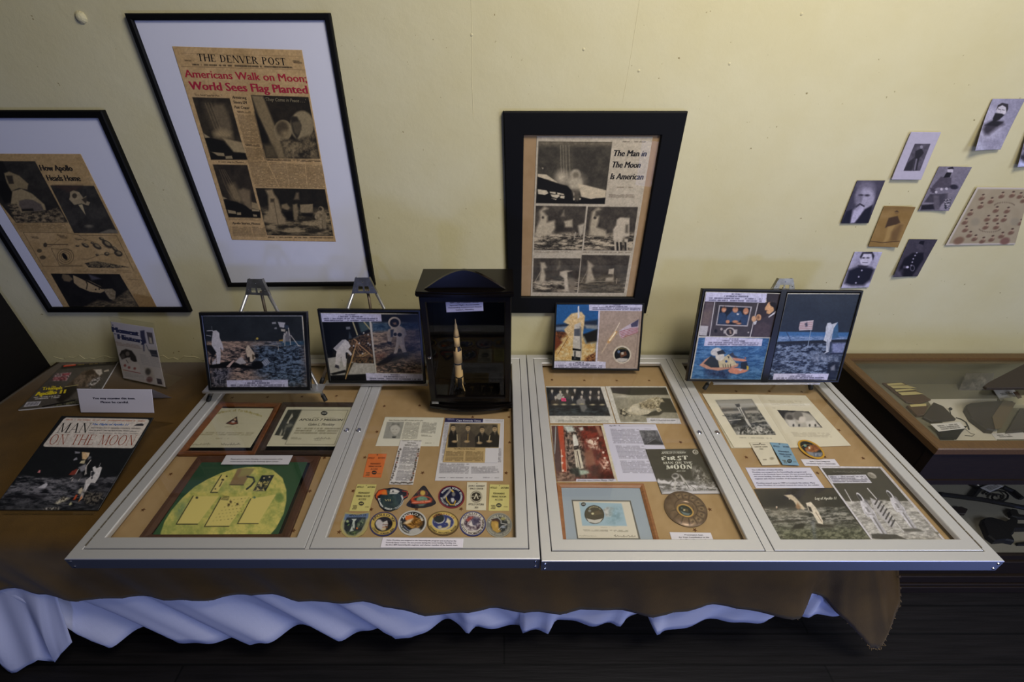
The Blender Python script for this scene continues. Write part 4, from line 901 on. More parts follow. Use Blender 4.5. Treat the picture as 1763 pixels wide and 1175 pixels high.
def easel(label, base_y, th, head, feet, rear_px, ledge_px, ledge_z, front_y, holes=1):
    """folding tripod easel: head plate and front legs lie in one leaning plane"""
    pl = lean_plane((0, base_y, ZC), th); f0, f1 = [P_CASE.at(*f) for f in feet]; f0.y = f1.y = base_y
    t = thing('easel', label, 'easel', ((f0.x+f1.x)/2, base_y, ZC)); H_ = [pl.at(*h) for h in head]
    hb = MB(); n = pl.n; P = [H_[0], H_[3], H_[2], H_[1]]
    TL, TR, BR, BL = H_; L = lambda a, b: (TL*(1-a)+TR*a)*(1-b)+(BL*(1-a)+BR*a)*b
    # plate with a slot: four pieces round the opening and the folded edges
    for a0, b0, a1, b1 in ((0,0,1,.55), (0,.85,1,1), (0,.55,.25,.85), (.75,.55,1,.85), (.46,.55,.54,.85)):
        hb.prism([L(a0,b1)+n*.002, L(a1,b1)+n*.002, L(a1,b0)+n*.002, L(a0,b0)+n*.002], n*.0018)
    for a in (0, 1): hb.prism([L(a,1)-n*.012+V(.001,0,0), L(a,1)-n*.012-V(.001,0,0), L(a,0)-n*.012-V(.001,0,0), L(a,0)-n*.012+V(.001,0,0)], n*.016)
    hb.build('head_plate', M_PLATE, t)
    for a, b in ((.5,.28),(.1,.68),(.9,.68)): MB().lathe(L(a,b)+n*.0035, n, [(.0022,0),(.0016,.0012),(.0002,.0016)], 10).build('rivet', M_CHROME, t)
    for f, hp in ((f0, L(.06,.8)), (f1, L(.94,.8))):
        hp = hp-n*.004; d = (hp-f).normalized(); foot = f+d*.03; lg = MB().tube([foot-d*.004, hp], .0062, 12).build('leg', M_EASEL, t, True)
        MB().tube([f+V(0,0,.001), f+d*.004+V(0,0,.0), foot], .0085, 12, radii=[.0075,.0088,.0085]).build('rubber_foot', M_RUBBER, lg, True)
    r0 = L(.6,.85)-n*.012; r1 = P_CASE.at(*rear_px); lg = MB().tube([r1+(r0-r1).normalized()*.02, r0], .0058, 10).build('leg', mat('dull_aluminium_tube', (120,108,92), .5, .8), t, True)
    MB().tube([r1+V(0,0,.001), r1+(r0-r1).normalized()*.026], .008, 10).build('rubber_foot', M_RUBBER, lg, True)
    x0 = Plane((0,front_y,0),(0,-1,0)).at(*ledge_px[0]).x; x1 = Plane((0,front_y,0),(0,-1,0)).at(*ledge_px[1]).x
    back = base_y+(ledge_z-ZC)*math.tan(R(th)); lb = MB(); lb.box((x0, front_y-.006, ledge_z-.0025), (x1, back, ledge_z)); lb.box((x0, front_y-.0078, ledge_z-.008), (x1, front_y-.006, ledge_z+.0012)); lb.build('ledge', M_EASEL, t)
    return t
def photo_frame(label, corners, zb, th, bar, thick=0.016, name='framed_photograph'):
    """thin black frame standing on height zb; corners = TL,TR,BR,BL picture points of its front face"""
    mb = ((corners[2][0]+corners[3][0])/2, (corners[2][1]+corners[3][1])/2); b = Plane((0,0,zb),(0,0,1)).at(*mb); pl = lean_plane(b, th)
    q = [pl.at(*c) for c in corners]; t = thing(name, label, 'framed photograph', b); d = thick
    ring_frame('frame', q, pl.n, [(0,-d),(0,-.0022),(.0018,0),(bar-.002,0),(bar,-.002),(bar,-d+.002),(bar-.004,-d)], M_FRAME, t)
    slab('backing_board', inset(q, bar-.003), pl.n, -d+.001, -d+.003, M_BLACKM, t)
    slab('glass_pane', inset(q, bar-.001), pl.n, -.0042, -.0024, M_GLASS, t)
    return t, pl, q
ZA = ZC+0.075
# ---- A: bootprints and seismometer
fa, pl, q = photo_frame('black framed photograph of an astronaut beside instruments on the moon, leftmost on an easel', [(341.2,538.6),(527.6,538.1),(534.6,672.6),(358.7,672.9)], ZA, 14.75, .0125)
A4 = (340,530,7.345); p = Print(pl.off(-.006), [(44,92),(1332,96),(1402,1034),(163,1034)], A4, 1.25, WL)
sk = [(64,108),(1318,110),(1345,440),(90,440)]; p.poly(sk, (38,42,46), .8); p.grain(7, 160, p.pmask(sk), 3)
gr = [(88,430),(1345,425),(1388,1018),(178,1018)]; g = p.pmask(gr, .8)
p.tex(g, (30,30,34), (178,150,128), 42, 5, (.55,1.7), 2.7); p.tex(g*p.pmask([(700,440),(1345,425),(1388,1018),(760,1018)], 24), (18,24,32), (104,122,138), 36, 9, (.7,1.6), 2.8)
p.poly([(88,432),(860,436),(860,470),(560,480),(88,520)], (168,142,118), 6, .65); p.poly([(1040,425),(1345,425),(1350,470),(1080,478)], (44,78,100), 5, .8); p.tex(g*p.pmask([(180,760),(420,760),(420,1018),(180,1018)], 12), (24,26,34), (120,116,120), 26, 15, contrast=3)
p.poly([(400,870),(900,860),(820,920),(380,915)], (170,146,130), 14, .5)
p.poly([(150,720),(280,700),(390,680),(640,735),(830,770),(700,780),(500,760),(300,765),(150,770)], (12,12,14), 2); p.ell(760,725,78,52,(12,13,16),2)
p.poly([(185,295),(240,288),(275,320),(280,380),(315,460),(330,520),(320,550),(290,500),(295,610),(285,710),(245,715),(240,600),(205,540),(180,470),(180,400),(190,340)], (196,190,186), 1); p.poly([(115,290),(185,288),(195,320),(120,335)], (30,32,36), 1); p.line([(120,294),(190,290)], 9, (180,176,174)); p.line([(115,350),(170,360)], 8, (170,166,164)); p.poly([(110,470),(180,480),(240,570),(180,640),(185,720),(160,700),(180,600),(120,540)], (22,22,26), 2); p.poly([(190,690),(235,640),(238,715),(185,722)], (180,174,172), 1); p.line([(178,240),(182,275)], 4, (150,150,150))
p.poly([(1015,180),(1110,190),(1095,255),(1040,245)], (176,174,176), 1); p.poly([(1055,270),(1110,275),(1110,305),(1060,298)], (186,178,160), 1); p.poly([(940,185),(990,180),(995,205),(945,208)], (150,150,152), 1); p.poly([(970,255),(1000,245),(1005,270),(975,272)], (140,140,142), 1); p.poly([(1095,215),(1150,225),(1160,270),(1110,275)], (52,62,76), 1.5); p.poly([(1090,320),(1160,300),(1185,380),(1170,430),(1090,430)], (112,110,112), 2); p.poly([(1030,410),(1080,400),(1085,425),(1030,425)], (150,118,50), 1)
for a, b in (((1150,260),(1165,350)), ((1180,350),(1275,480)), ((1100,330),(1105,480)), ((1170,400),(1178,470)), ((1090,350),(1085,440)), ((1130,300),(1110,350)), ((1275,480),(1300,485))): p.line([a, b], 9, (190,184,172))
p.line([(730,395),(735,440)], 4, (150,130,90)); p.ell(755,392,15,14,(196,170,80)); p.poly([(850,440),(910,445),(905,470),(845,465)], (60,60,62), 1.2); p.line([(860,470),(1020,485),(1025,540)], 5, (180,170,150))
p.poly([(625,480),(645,475),(720,580),(735,640),(690,690),(640,680),(615,560),(610,530)], (196,178,150), 1.2); p.poly([(625,630),(660,625),(665,690),(640,690)], (34,30,30), 1); p.poly([(690,590),(720,600),(715,660),(695,650)], (90,76,56), 1); p.ell(745,610,24,26,(20,20,24)); p.poly([(455,660),(465,680),(400,760),(365,745)], (196,168,150), 1); p.poly([(510,650),(560,625),(620,700),(540,720),(480,690)], (176,168,160), 1.5)
p.poly([(810,690),(870,640),(920,700),(850,745)], (120,128,140), 1); 
for k in range(4): p.line([(820+18*k,685-13*k),(862+17*k,735-14*k)], 4, (190,190,186))
caption(p, [(366,918),(1143,912),(1148,1020),(378,1022)])
p.build('photograph', fa, M_PHOTO, thick=.001)
easel('aluminium folding easel holding the leftmost framed moon photograph', 1.392, 14.75, [(427.3,480.3),(450.9,480.3),(464,509),(423.6,507)], [(357.4,692),(562,690)], (480,640), ((351,676),(556,676)), ZA-.0005, fa.location.y)
# ---- B: two pictures
ZBf = ZC+.016
fb, pl, q = photo_frame('black framed pair of astronaut photographs between the leftmost easel and the rocket cabinet', [(545.4,533.1),(723.8,534.1),(733,661),(565.8,659.7)], ZBf, 11.75, .0105)
B4 = (540,525,7.835); p = Print(pl.off(-.006), [(76,110),(1420,122),(1492,1052),(216,1034)], B4, 1.25, WL)
p.poly([(112,225),(752,225),(830,920),(710,1022),(232,1022)], (14,16,20), .8); p.poly([(180,722),(300,705),(815,790),(835,920),(700,935),(225,955)], (176,172,160), 2); p.grain(14, 20, p.pmask([(180,722),(300,705),(815,790),(835,920),(700,935),(225,955)]), 4); p.poly([(225,930),(420,880),(460,910),(260,950)], (22,22,24), 2); p.poly([(215,985),(720,935),(720,1020),(232,1022)], (16,16,18), 2)
p.tex(p.pmask([(470,480),(780,360),(810,790),(600,790),(450,760)], 2), (16,14,14), (120,92,64), 26, 7, contrast=2.4); p.poly([(600,240),(760,230),(770,320),(640,380)], (64,82,82), 3); p.line([(530,235),(590,405)], 18, (168,158,120)); p.line([(680,235),(760,330)], 16, (176,164,116)); p.poly([(435,300),(490,295),(495,330),(440,335)], (110,112,116), 1.5); p.poly([(480,360),(520,450),(470,465)], (60,68,74), 2); p.line([(540,450),(630,410)], 10, (80,84,84))
for a, b, w in (((545,465),(590,500),16), ((580,510),(790,690),14), ((580,510),(530,700),12), ((530,690),(440,960),20), ((600,560),(640,620),8), ((620,690),(700,650),22), ((660,700),(740,660),18), ((560,590),(640,700),6)): p.line([a, b], w, (176,136,96) if w < 18 else (156,126,84))
p.dots([(675,382),(735,405),(735,520),(615,520),(540,555),(660,660),(760,540)], 11, (190,186,176)); p.poly([(460,695),(520,705),(470,850),(440,830)], (34,32,34), 2); p.poly([(420,960),(450,800),(540,780),(480,900),(440,1005)], (60,52,36), 2); p.line([(430,1000),(500,780),(550,600)], 12, (186,150,96))
p.poly([(385,475),(430,470),(470,500),(500,560),(470,600),(520,670),(500,690),(450,640),(430,650),(440,830),(405,840),(370,700),(345,830),(290,820),(300,680),(310,630),(265,590)], (206,200,192), 1); p.poly([(265,590),(385,475),(430,475),(310,610)], (150,148,150), 2, .7); p.poly([(295,805),(340,820),(345,865),(285,845)], (56,54,64), 1.2)
p.line([(762,232),(845,922)], 22, (196,192,178))
m = p.pmask([(780,230),(915,228),(912,132),(1412,134),(1462,930),(850,922)], .8); p.tex(m, (52,46,44), (182,158,130), 60, 11, (.5,1.6), 2.4); p.poly([(912,132),(1412,134),(1416,240),(780,236),(780,228)], (12,14,18), 3); p.tex(m*p.pmask([(780,236),(1416,240),(1420,330),(1200,340),(790,370)], 6), (28,52,74), (74,96,112), 40, 3); p.poly([(800,400),(1420,350),(1440,540),(820,520)], (176,150,120), 14, .4)
p.poly([(845,800),(1050,660),(1290,650),(1260,690),(1000,790),(880,870)], (24,22,24), 3); p.tex(m*p.pmask([(845,840),(1100,780),(1455,760),(1462,930),(850,922)], 8), (22,20,22), (168,140,122), 44, 21, (.6,1.8), 3.2); p.tex(m*p.pmask([(820,650),(1000,640),(960,700),(850,760)], 8), (80,50,44), (160,124,100), 30, 23)
S1 = (200,186,168); p.poly([(1040,300),(1170,290),(1230,320),(1255,400),(1220,450),(1230,560),(1255,640),(1200,645),(1165,560),(1150,540),(1130,640),(1100,670),(1080,660),(1110,540),(1120,440),(1060,430)], S1, 1.2); p.poly([(985,400),(1010,330),(1060,320),(1070,400),(1050,490),(1045,530),(1005,510)], (176,160,140), 1.5); p.poly([(1035,340),(1080,330),(1070,430),(1040,440)], (52,60,74), 2)
p.ell(1090,240,85,76,S1,1.2); p.ell(1090,245,62,58,(18,18,24),1.5); p.poly([(1065,245),(1110,235),(1120,270),(1085,270)], (150,120,96), 2); p.ell(1100,400,22,24,(28,32,40)); p.ell(1160,405,30,26,(30,34,42)); p.poly([(985,495),(1050,500),(1050,545),(1000,535)], (26,28,34), 1.2); p.poly([(1220,645),(1285,660),(1275,690),(1225,680)], (46,48,60), 1.5); p.poly([(1070,660),(1130,660),(1125,690),(1060,690)], (60,54,56), 2); p.poly([(1290,590),(1370,580),(1300,640),(1260,620)], (40,42,52), 3); p.poly([(900,520),(1000,515),(990,540),(910,545)], (40,38,38), 3)
caption(p, [(78,115),(908,125),(918,226),(90,232)]); caption(p, [(702,922),(1490,940),(1494,1052),(715,1036)], seed=6)
p.build('photograph', fb, M_PHOTO, thick=.001)
easel('aluminium folding easel holding the framed pair of photographs beside the rocket cabinet', 1.507, 11.75, [(612,478),(635.5,477.7),(649.3,505),(606.5,505)], [(549,667.5),(727,667.5)], (655,632), ((561,664),(737,664)), ZBf-.0005, fb.location.y)
# ---- C: launch photographs
fc, pl, q = photo_frame('black framed launch photographs with a flag and round badge, leaning against the wall', [(956.2,521),(1110,521.7),(1100.9,639.1),(950.9,637)], ZC+.0022, 24, .0075, .012)
H4 = (920,470,4.70); p = Print(pl.off(-.005), [(174,246),(888,253),(838,778),(148,770)], H4, 1.3, (206,202,214))
m = p.pmask([(178,252),(520,305),(495,718),(158,718)], .5); p.poly([(178,252),(445,256),(445,305),(520,307),(495,718),(158,718)], (38,88,140), .5); p.poly([(172,420),(512,380),(510,440),(170,465)], (34,44,62), 4); p.poly([(172,440),(300,430),(290,460),(172,470)], (120,132,146), 3); p.poly([(400,420),(512,425),(512,460),(420,450)], (136,140,140), 4)
p.tex(m*p.pmask([(160,470),(290,480),(250,600),(160,718)], 4), (52,28,18), (140,84,48), 22, 3); p.poly([(390,500),(512,455),(505,560),(430,575)], (26,24,22), 3); p.tex(m*p.pmask([(150,590),(290,480),(400,520),(420,570),(505,560),(495,718),(158,718)], 6), (190,150,84), (214,196,150), 24, 7); p.tex(m*p.pmask([(420,680),(495,640),(495,718),(400,718)], 3), (60,30,20), (170,120,70), 14, 9)
p.tex(p.pmask([(235,400),(260,370),(300,330),(380,315),(410,350),(405,400),(390,520),(290,520),(250,480),(240,460),(280,420)], 2.5), (190,160,110), (220,196,150), 20, 5); p.poly([(325,420),(375,400),(385,580),(380,700),(310,700),(312,560)], (190,184,172), 1.2); p.poly([(322,455),(375,450),(372,512),(322,512)], (84,88,96), 1); p.poly([(366,430),(380,440),(382,600),(375,690)], (120,116,112), 1.5); p.poly([(308,610),(378,620),(376,634),(310,628)], (16,16,18), .8); p.poly([(302,675),(372,685),(372,712),(302,708)], (20,20,22), .8); p.poly([(322,634),(335,634),(335,700),(320,700)], (70,68,68), .8); p.poly([(352,270),(362,268),(366,360),(350,372)], (206,206,206), .7); p.line([(190,660),(275,520)], 4, (110,70,50)); p.poly([(160,500),(230,560),(160,640)], (110,56,34), 3)
p.poly([(532,306),(882,310),(838,776),(578,775),(575,722),(508,715)], (164,146,132), .6)
p.line([(545,650),(690,405)], 9, (206,184,156), .6); p.line([(600,560),(660,480)], 20, (216,160,90), .8, 3); p.line([(608,550),(655,485)], 9, (250,244,214), 1, 1.5); p.line([(690,405),(640,500)], 5, (230,220,200), .8)
p.poly([(685,470),(780,410),(845,380),(838,480),(780,500),(735,505),(712,535),(690,510)], (190,176,186), 1); p.poly([(780,415),(845,375),(836,435),(785,440)], (72,70,96), 1.2)
for k in range(5): p.line([(690+4*k,478+12*k),(780,452+12*k),(836,446+9*k)], 5, (150,70,74), .85)
p.line([(855,352),(812,760)], 4, (120,104,96)); p.ell(710,662,74,72,(206,196,176),.7); p.ell(710,664,62,60,(22,22,26),.7); p.poly([(655,700),(690,690),(760,695),(745,715),(710,724),(670,715)], (190,184,176), 1); p.poly([(690,650),(740,635),(750,665),(700,690)], (98,62,42), 1.5); p.poly([(700,645),(720,640),(725,660),(705,665)], (196,186,170), 1); p.ell(683,640,11,12,(90,110,140),1)
p.arc_text('APOLLO 11', (710,664), 50, 48, 230, 310, 9, (190,170,110), 0.0)
caption(p, [(443,250),(888,256),(884,308),(443,304)], seed=4); caption(p, [(155,716),(578,722),(575,776),(148,770)], seed=8)
p.build('photograph', fc, M_PHOTO, thick=.001)
# ---- D: hinged pair
ZD = ZC+.055
fd, pl, q = photo_frame('black double frame with a moon flag photograph and two smaller colour photographs', [(1210.4,497.7),(1487.6,500.9),(1444,659),(1182.3,657.2)], ZD, 17.25, .0085, .02, 'double_framed_photograph')
I4 = (1160,470,4.70); pd = pl
mul = [(876,135),(918,136),(760,884),(708,884)]; prism_px(pl.off(0), mul, -.018, 0, 'centre_bar', M_FRAME, fd, I4)
p = Print(pl.off(-.006), [(258,152),(878,166),(704,872),(132,862)], I4, 1.25, WL); p.view((1180,480,5.876))
p.poly([(205,160),(820,240),(820,150),(965,155),(862,592),(136,582)], (52,44,46), .6); p.grain(9, 60, p.pmask([(205,160),(965,155),(862,592),(136,582)]), 4)
p.poly([(205,238),(290,238),(250,560),(160,480)], (92,80,82), 4); p.poly([(180,330),(280,320),(240,470),(150,470)], (120,104,92), 8, .6); p.poly([(150,475),(232,480),(215,580),(140,572)], (182,178,176), 1.2); p.line([(297,240),(245,580)], 9, (190,186,184)); p.line([(312,240),(262,584)], 4, (100,96,96)); p.poly([(325,245),(725,250),(650,585),(268,580)], (66,60,60), 1.5); p.poly([(320,280),(670,285),(625,480),(310,470)], (50,46,48), 2)
p.poly([(342,268),(675,284),(630,486),(308,472)], (170,164,164), 1); p.poly([(352,280),(660,294),(618,472),(322,462)], (24,28,38), 1); p.line([(735,250),(655,588)], 10, (186,180,178))
SK = (190,132,96)
p.poly([(340,350),(380,340),(412,360),(410,462),(328,458)], (44,62,88), 2); p.poly([(420,380),(470,330),(560,330),(585,380),(540,440),(470,440),(410,450)], (52,76,106), 2); p.poly([(560,400),(590,360),(640,375),(620,470),(560,466)], (46,64,92), 2); p.ell(390,312,24,30,SK,1.5,15); p.ell(505,315,28,30,SK,1.5); p.ell(612,330,28,34,SK,1.5,10); p.poly([(365,300),(395,278),(415,300),(390,296)], (60,44,36), 2); p.poly([(478,300),(505,285),(535,298),(505,300)], (90,66,50), 2); p.ell(428,436,20,18,SK,1.5); p.ell(505,436,30,14,SK,1.5); p.ell(540,455,26,10,SK,1.5); p.poly([(520,350),(545,355),(538,370),(520,368)], (196,196,200), 1); p.line([(385,322),(405,318)], 4, (220,200,180)); p.line([(600,345),(622,343)], 5, (220,200,180)); p.line([(495,328),(520,326)], 4, (214,190,170))
p.poly([(388,520),(525,515),(522,560),(385,555)], (176,170,164), 1.5); p.ell(452,540,50,46,(186,178,170),1); p.ell(450,540,36,34,(54,46,44),1); p.poly([(440,520),(460,520),(470,560),(450,560)], (150,130,110), 1.5); p.ell(365,512,12,14,(170,160,152),1); p.ell(308,530,16,18,(30,26,26),1.5); p.ell(637,545,8,8,(176,168,160),1)
p.poly([(735,430),(820,380),(915,330),(868,590),(670,586),(690,460)], (62,54,58), 2); p.poly([(700,470),(790,440),(860,470),(850,590),(680,585)], (74,62,64), 4); p.poly([(805,295),(840,240),(890,235),(910,290),(890,330),(850,360),(820,350),(822,325),(805,318)], (206,160,112), 1.2); p.poly([(850,245),(880,232),(920,250),(925,320),(900,330),(890,290),(862,275)], (28,22,22), 1.2); p.poly([(840,385),(915,330),(905,355),(845,395)], (206,204,204), 1); p.ell(693,408,24,30,(206,160,118),1.5); p.ell(742,392,26,32,(198,150,106),1.5); p.ell(738,392,12,18,(130,92,64),2); p.poly([(690,440),(725,425),(715,460),(695,470)], (206,204,204), 1.2); p.line([(815,318),(835,325)], 5, (120,70,50))
caption(p, [(212,138),(828,150),(808,244),(198,232)], seed=3)
sea = p.pmask([(136,598),(852,604),(760,1026),(58,1014)], .8); p.tex(sea, (38,78,122), (86,128,168), 40, 9, (.45,1.6), 2.4); p.tex(sea*p.pmask([(200,915),(480,930),(420,1010),(210,985)], 10), (34,40,66), (60,84,122), 40, 12)
p.poly([(140,878),(200,820),(250,790),(350,830),(450,850),(540,860),(530,890),(440,915),(330,932),(220,915)], (188,140,116), 1.5); p.poly([(185,860),(260,780),(340,820),(350,900),(260,900)], (46,52,54), 1.5); p.poly([(330,830),(440,765),(505,845),(520,870),(440,895),(345,900)], (196,182,146), 1.2); p.ell(310,740,56,38,(200,196,190),1,-20); p.ell(350,790,46,42,(206,200,186),1); p.poly([(318,740),(380,720),(410,760),(330,770)], (40,44,48), 1.5); p.ell(414,838,12,13,(40,70,120)); p.poly([(425,785),(445,790),(440,812)], (30,30,32), 1)
for x in (380,405,430,455): p.line([(x,870),(x+4,898)], 6, (50,46,44))
p.poly([(440,770),(480,745),(495,775),(540,800),(500,810)], (58,60,72), 1.5); p.poly([(470,800),(600,815),(625,830),(590,840),(500,830)], (206,140,110), 1.5); p.poly([(430,930),(470,900),(560,910),(640,930),(600,950),(520,968),(450,955)], (204,136,112), 1.5); p.poly([(560,850),(620,840),(640,900),(600,920),(560,910)], (36,44,52), 1.5); p.poly([(620,880),(640,890),(640,920),(620,925)], (206,176,60), 1); p.poly([(595,800),(612,798),(612,812)], (220,110,60), 1); p.poly([(530,920),(580,915),(560,935)], (190,196,206), 1)
caption(p, [(204,588),(782,612),(770,682),(188,680)], seed=9)
p.build('photograph', fd, M_PHOTO, thick=.001)
p = Print(pl.off(-.006), [(922,166),(1508,168),(1312,874),(764,874)], I4, 1.25, WL); p.view((1320,480,5.878))
p.poly([(212,158),(944,158),(700,1028),(14,1028)], (40,48,60), .6); p.grain(6, 140, 1, 3)
m = p.pmask([(128,540),(838,545),(706,1030),(14,1030)], .8); p.poly([(130,538),(838,545),(820,615),(108,640)], (62,104,150), 2); p.tex(p.pmask([(120,580),(825,590),(815,615),(108,640)], 4), (72,100,136), (150,170,200), 24, 3, (.4,2)); p.poly([(108,640),(600,622),(816,615),(808,650),(600,668),(100,668)], (30,34,42), 2)
p.tex(m*p.pmask([(100,668),(808,650),(706,1030),(14,1030)], 3), (22,30,46), (124,138,158), 34, 5, (.6,1.5), 3.0); p.tex(m*p.pmask([(660,655),(806,650),(770,760),(660,750)], 5), (110,118,152), (140,148,178), 20, 7); p.tex(m*p.pmask([(440,760),(740,790),(720,830),(480,840)], 10), (80,92,112), (150,158,172), 26, 8)
p.poly([(620,850),(740,840),(705,1028),(600,1028)], (16,20,28), 4, .8); p.poly([(645,900),(690,870),(690,930),(650,930)], (120,124,132), 3); p.line([(200,540),(245,630)], 9, (44,60,90), .8); p.poly([(640,755),(780,750),(770,770),(650,768)], (34,40,60), 2)
p.poly([(340,436),(475,420),(460,520),(330,526),(325,500)], (190,176,178), 1); 
for k in range(4): p.line([(335,455+18*k),(460,445+19*k)], 6, (150,92,92), .6)
p.poly([(385,455),(410,440),(415,480),(395,490)], (70,70,86), 2); p.line([(448,520),(412,705)], 6, (150,164,180)); p.poly([(720,440),(728,600),(660,605),(680,470)], (60,96,128), 2)
p.poly([(600,490),(615,450),(645,445),(660,462),(720,442),(680,500),(665,560),(655,620),(630,740),(570,765),(600,740),(605,640),(575,625),(595,560)], (190,194,200), 1); p.line([(615,620),(625,730)], 8, (120,130,146), .7); p.line([(660,560),(640,610)], 6, (110,120,140), .7); p.poly([(640,640),(662,640),(650,750),(630,745)], (50,60,80), 2)
caption(p, [(72,962),(630,962),(612,1028),(60,1036)], seed=7)
p.build('photograph', fd, M_PHOTO, thick=.001)
easel('aluminium folding easel holding the black double frame', 1.466, 17.25, [(1340.9,479.6),(1364.3,479.6),(1367.4,499.8),(1329,499.8)], [(1212,672),(1397,672)], (1375,618), ((1226,663),(1408,663)), ZD-.0005, fd.location.y)

# ================================================================ black cabinet with the rocket
cx0, cx1, cy, cyb = -.289, .0255, 1.362, 1.512; zt = ZC+.505; zf = ZC+.032; cm = (cx0+cx1)/2
M_LACQ = mat('glossy_dark_lacquer', (13, 10, 9), 0.2, spec=.3); M_VELV = mat('dark_velvet_lining', (16, 17, 15), 0.9, spec=0.1)
cab = thing('display_cabinet', 'small black lacquered cabinet with an arched top and glass front holding the rocket model', 'cabinet', (cm, cy, ZC))
b = MB(); b.box((cx0, cy, zf), (cx0+.014, cyb, zt), .002); b.box((cx1-.014, cy, zf), (cx1, cyb, zt), .002); b.box((cx0+.014, cyb-.008, zf), (cx1-.014, cyb, zt)); b.box((cx0+.014, cy+.004, zt-.012), (cx1-.014, cyb, zt)); b.build('body', M_LACQ, cab)
b = MB(); b.box((cx0+.0145, cyb-.0098, zf+.0005), (cx1-.0145, cyb-.0085, zt-.0125)); b.build('lining', M_VELV, cab)
def bow(y0, bulge, x0, x1, n=14): return [(x0+(x1-x0)*k/n, y0-bulge*math.sin(math.pi*k/n)) for k in range(n+1)]
b = MB(); 
for z0, z1, g in ((ZC+.0015, ZC+.012, .012), (ZC+.012, ZC+.02, .007), (ZC+.02, zf, .0)):
    pts = [(x, y, z0) for x, y in bow(cy-g, .016+g*.6, cx0-g*.6, cx1+g*.6)] + [(cx1+g*.6, cyb+.004, z0), (cx0-g*.6, cyb+.004, z0)]; b.prism(pts, (0, 0, z1-z0))
b.build('base', M_LACQ, cab)
b = MB()
for z0, z1, g in ((zt, zt+.008, .016), (zt+.008, zt+.016, .024), (zt+.016, zt+.021, .019)):
    pts = [(x, y, z0) for x, y in bow(cy-g-.008, .010, cx0-.004-g*.1, cx1+.004+g*.1)] + [(cx1+.006, cyb+.004, z0), (cx0-.006, cyb+.004, z0)]; b.prism(pts, (0, 0, z1-z0))
b.build('roof', M_LACQ, cab)
n = 30; prof = []
for k in range(n+1):
    u = k/n; s_ = abs(2*u-1); h = .068*(1-(s_**1.7))**1.15 if s_ < 1 else 0; prof.append((cx0+.022+(cx1-cx0-.044)*u, cy-.012, zt+.022+h))
b = MB(); pts = [(cx1-.022, cy-.012, zt+.0208), (cx0+.022, cy-.012, zt+.0208)]+prof[::1]
pts = [(cx0+.022, cy-.012, zt+.0208), (cx1-.022, cy-.012, zt+.0208)]+prof[::-1]
b.prism(pts[::-1], (0, .014, 0)); b.build('arched_crest', M_LACQ, cab)
dq = [V(cx0+.001, cy-.003, zt-.003), V(cx1-.001, cy-.003, zt-.003), V(cx1-.001, cy-.003, zf+.004), V(cx0+.001, cy-.003, zf+.004)]
dr = ring_frame('door', dq, (0,-1,0), [(0,-.003),(0,.012),(.003,.015),(.02,.015),(.024,.011),(.024,-.003)], M_LACQ, cab)
slab('glass_pane', inset(dq, .0235), (0,-1,0), .003, .0055, M_GLASS, dr)
kp = Plane((0,cy-.018,0),(0,-1,0)).at(740.5, 612); MB().lathe(kp, (0,-1,0), [(.003,0),(.003,.008),(.006,.012),(.006,.017),(.002,.02)], 14).build('knob', M_CHROME, dr)
lp = Plane((0,cy-.0085,0),(0,-1,0)); p = Print(lp, [(143,97),(488,91),(493,191),(153,204)], (740,500,5.343), 1, (204,202,222))
p.lines([(165,104),(470,98),(474,182),(172,194)], ['IBM Cape Kennedy Facility', 'Special Flight Accessories', 'Outstanding Achievement Award', 'Galen L. Mookley'], (50,48,66), 0.02, .5, 'c')
p.build('title_label', cab)
bp = Plane((0, cy-.013, 0), (0,-1,0)); p = Print(bp, [(18,1026),(78,1028),(80,1046),(20,1045)], (740,500,5.343), 1.5, (196,196,186)); p.rows([(22,1030),(76,1032),(76,1043),(22,1042)], 1, (90,90,86), .8); p.build('price_sticker', cab, thick=.0008)
# rocket
rx, ry = -.181, 1.435; rz = zf+.003
rk = thing('rocket_model', 'slender cream moon rocket model with black bands inside the black cabinet', 'model rocket', (rx, ry, rz-.002))
M_CREAM = mat('aged_cream_paint', (226, 186, 122), .5, spec=.4); M_RBLK = mat('model_black_paint', (22, 22, 26), .5); hgt = .325
def seg(name, prof, m): MB().lathe((rx, ry, rz), (0,0,1), [(r, h*hgt) for r, h in prof], 24).build(name, m, rk, True)
seg('first_stage', [(.0165,.045),(.0165,.18),(.0162,.182),(.0162,.385),(.0165,.388)], M_CREAM); seg('second_stage', [(.0162,.402),(.0162,.57),(.0162,.588),(.0115,.63)], M_CREAM); seg('third_stage', [(.0112,.635),(.0112,.77)], M_CREAM); seg('nose', [(.0112,.775),(.0075,.86),(.0058,.865),(.0058,.92),(.0022,.955),(.0016,1.0),(.0004,1.005)], M_CREAM)
seg('black_band', [(.0166,.181),(.0168,.183),(.0168,.198),(.0165,.2)], M_RBLK); seg('black_band', [(.0166,.385),(.0167,.387),(.0167,.402),(.0164,.404)], M_RBLK); seg('black_band', [(.0114,.77),(.0115,.772),(.0115,.778),(.0112,.78)], M_RBLK)
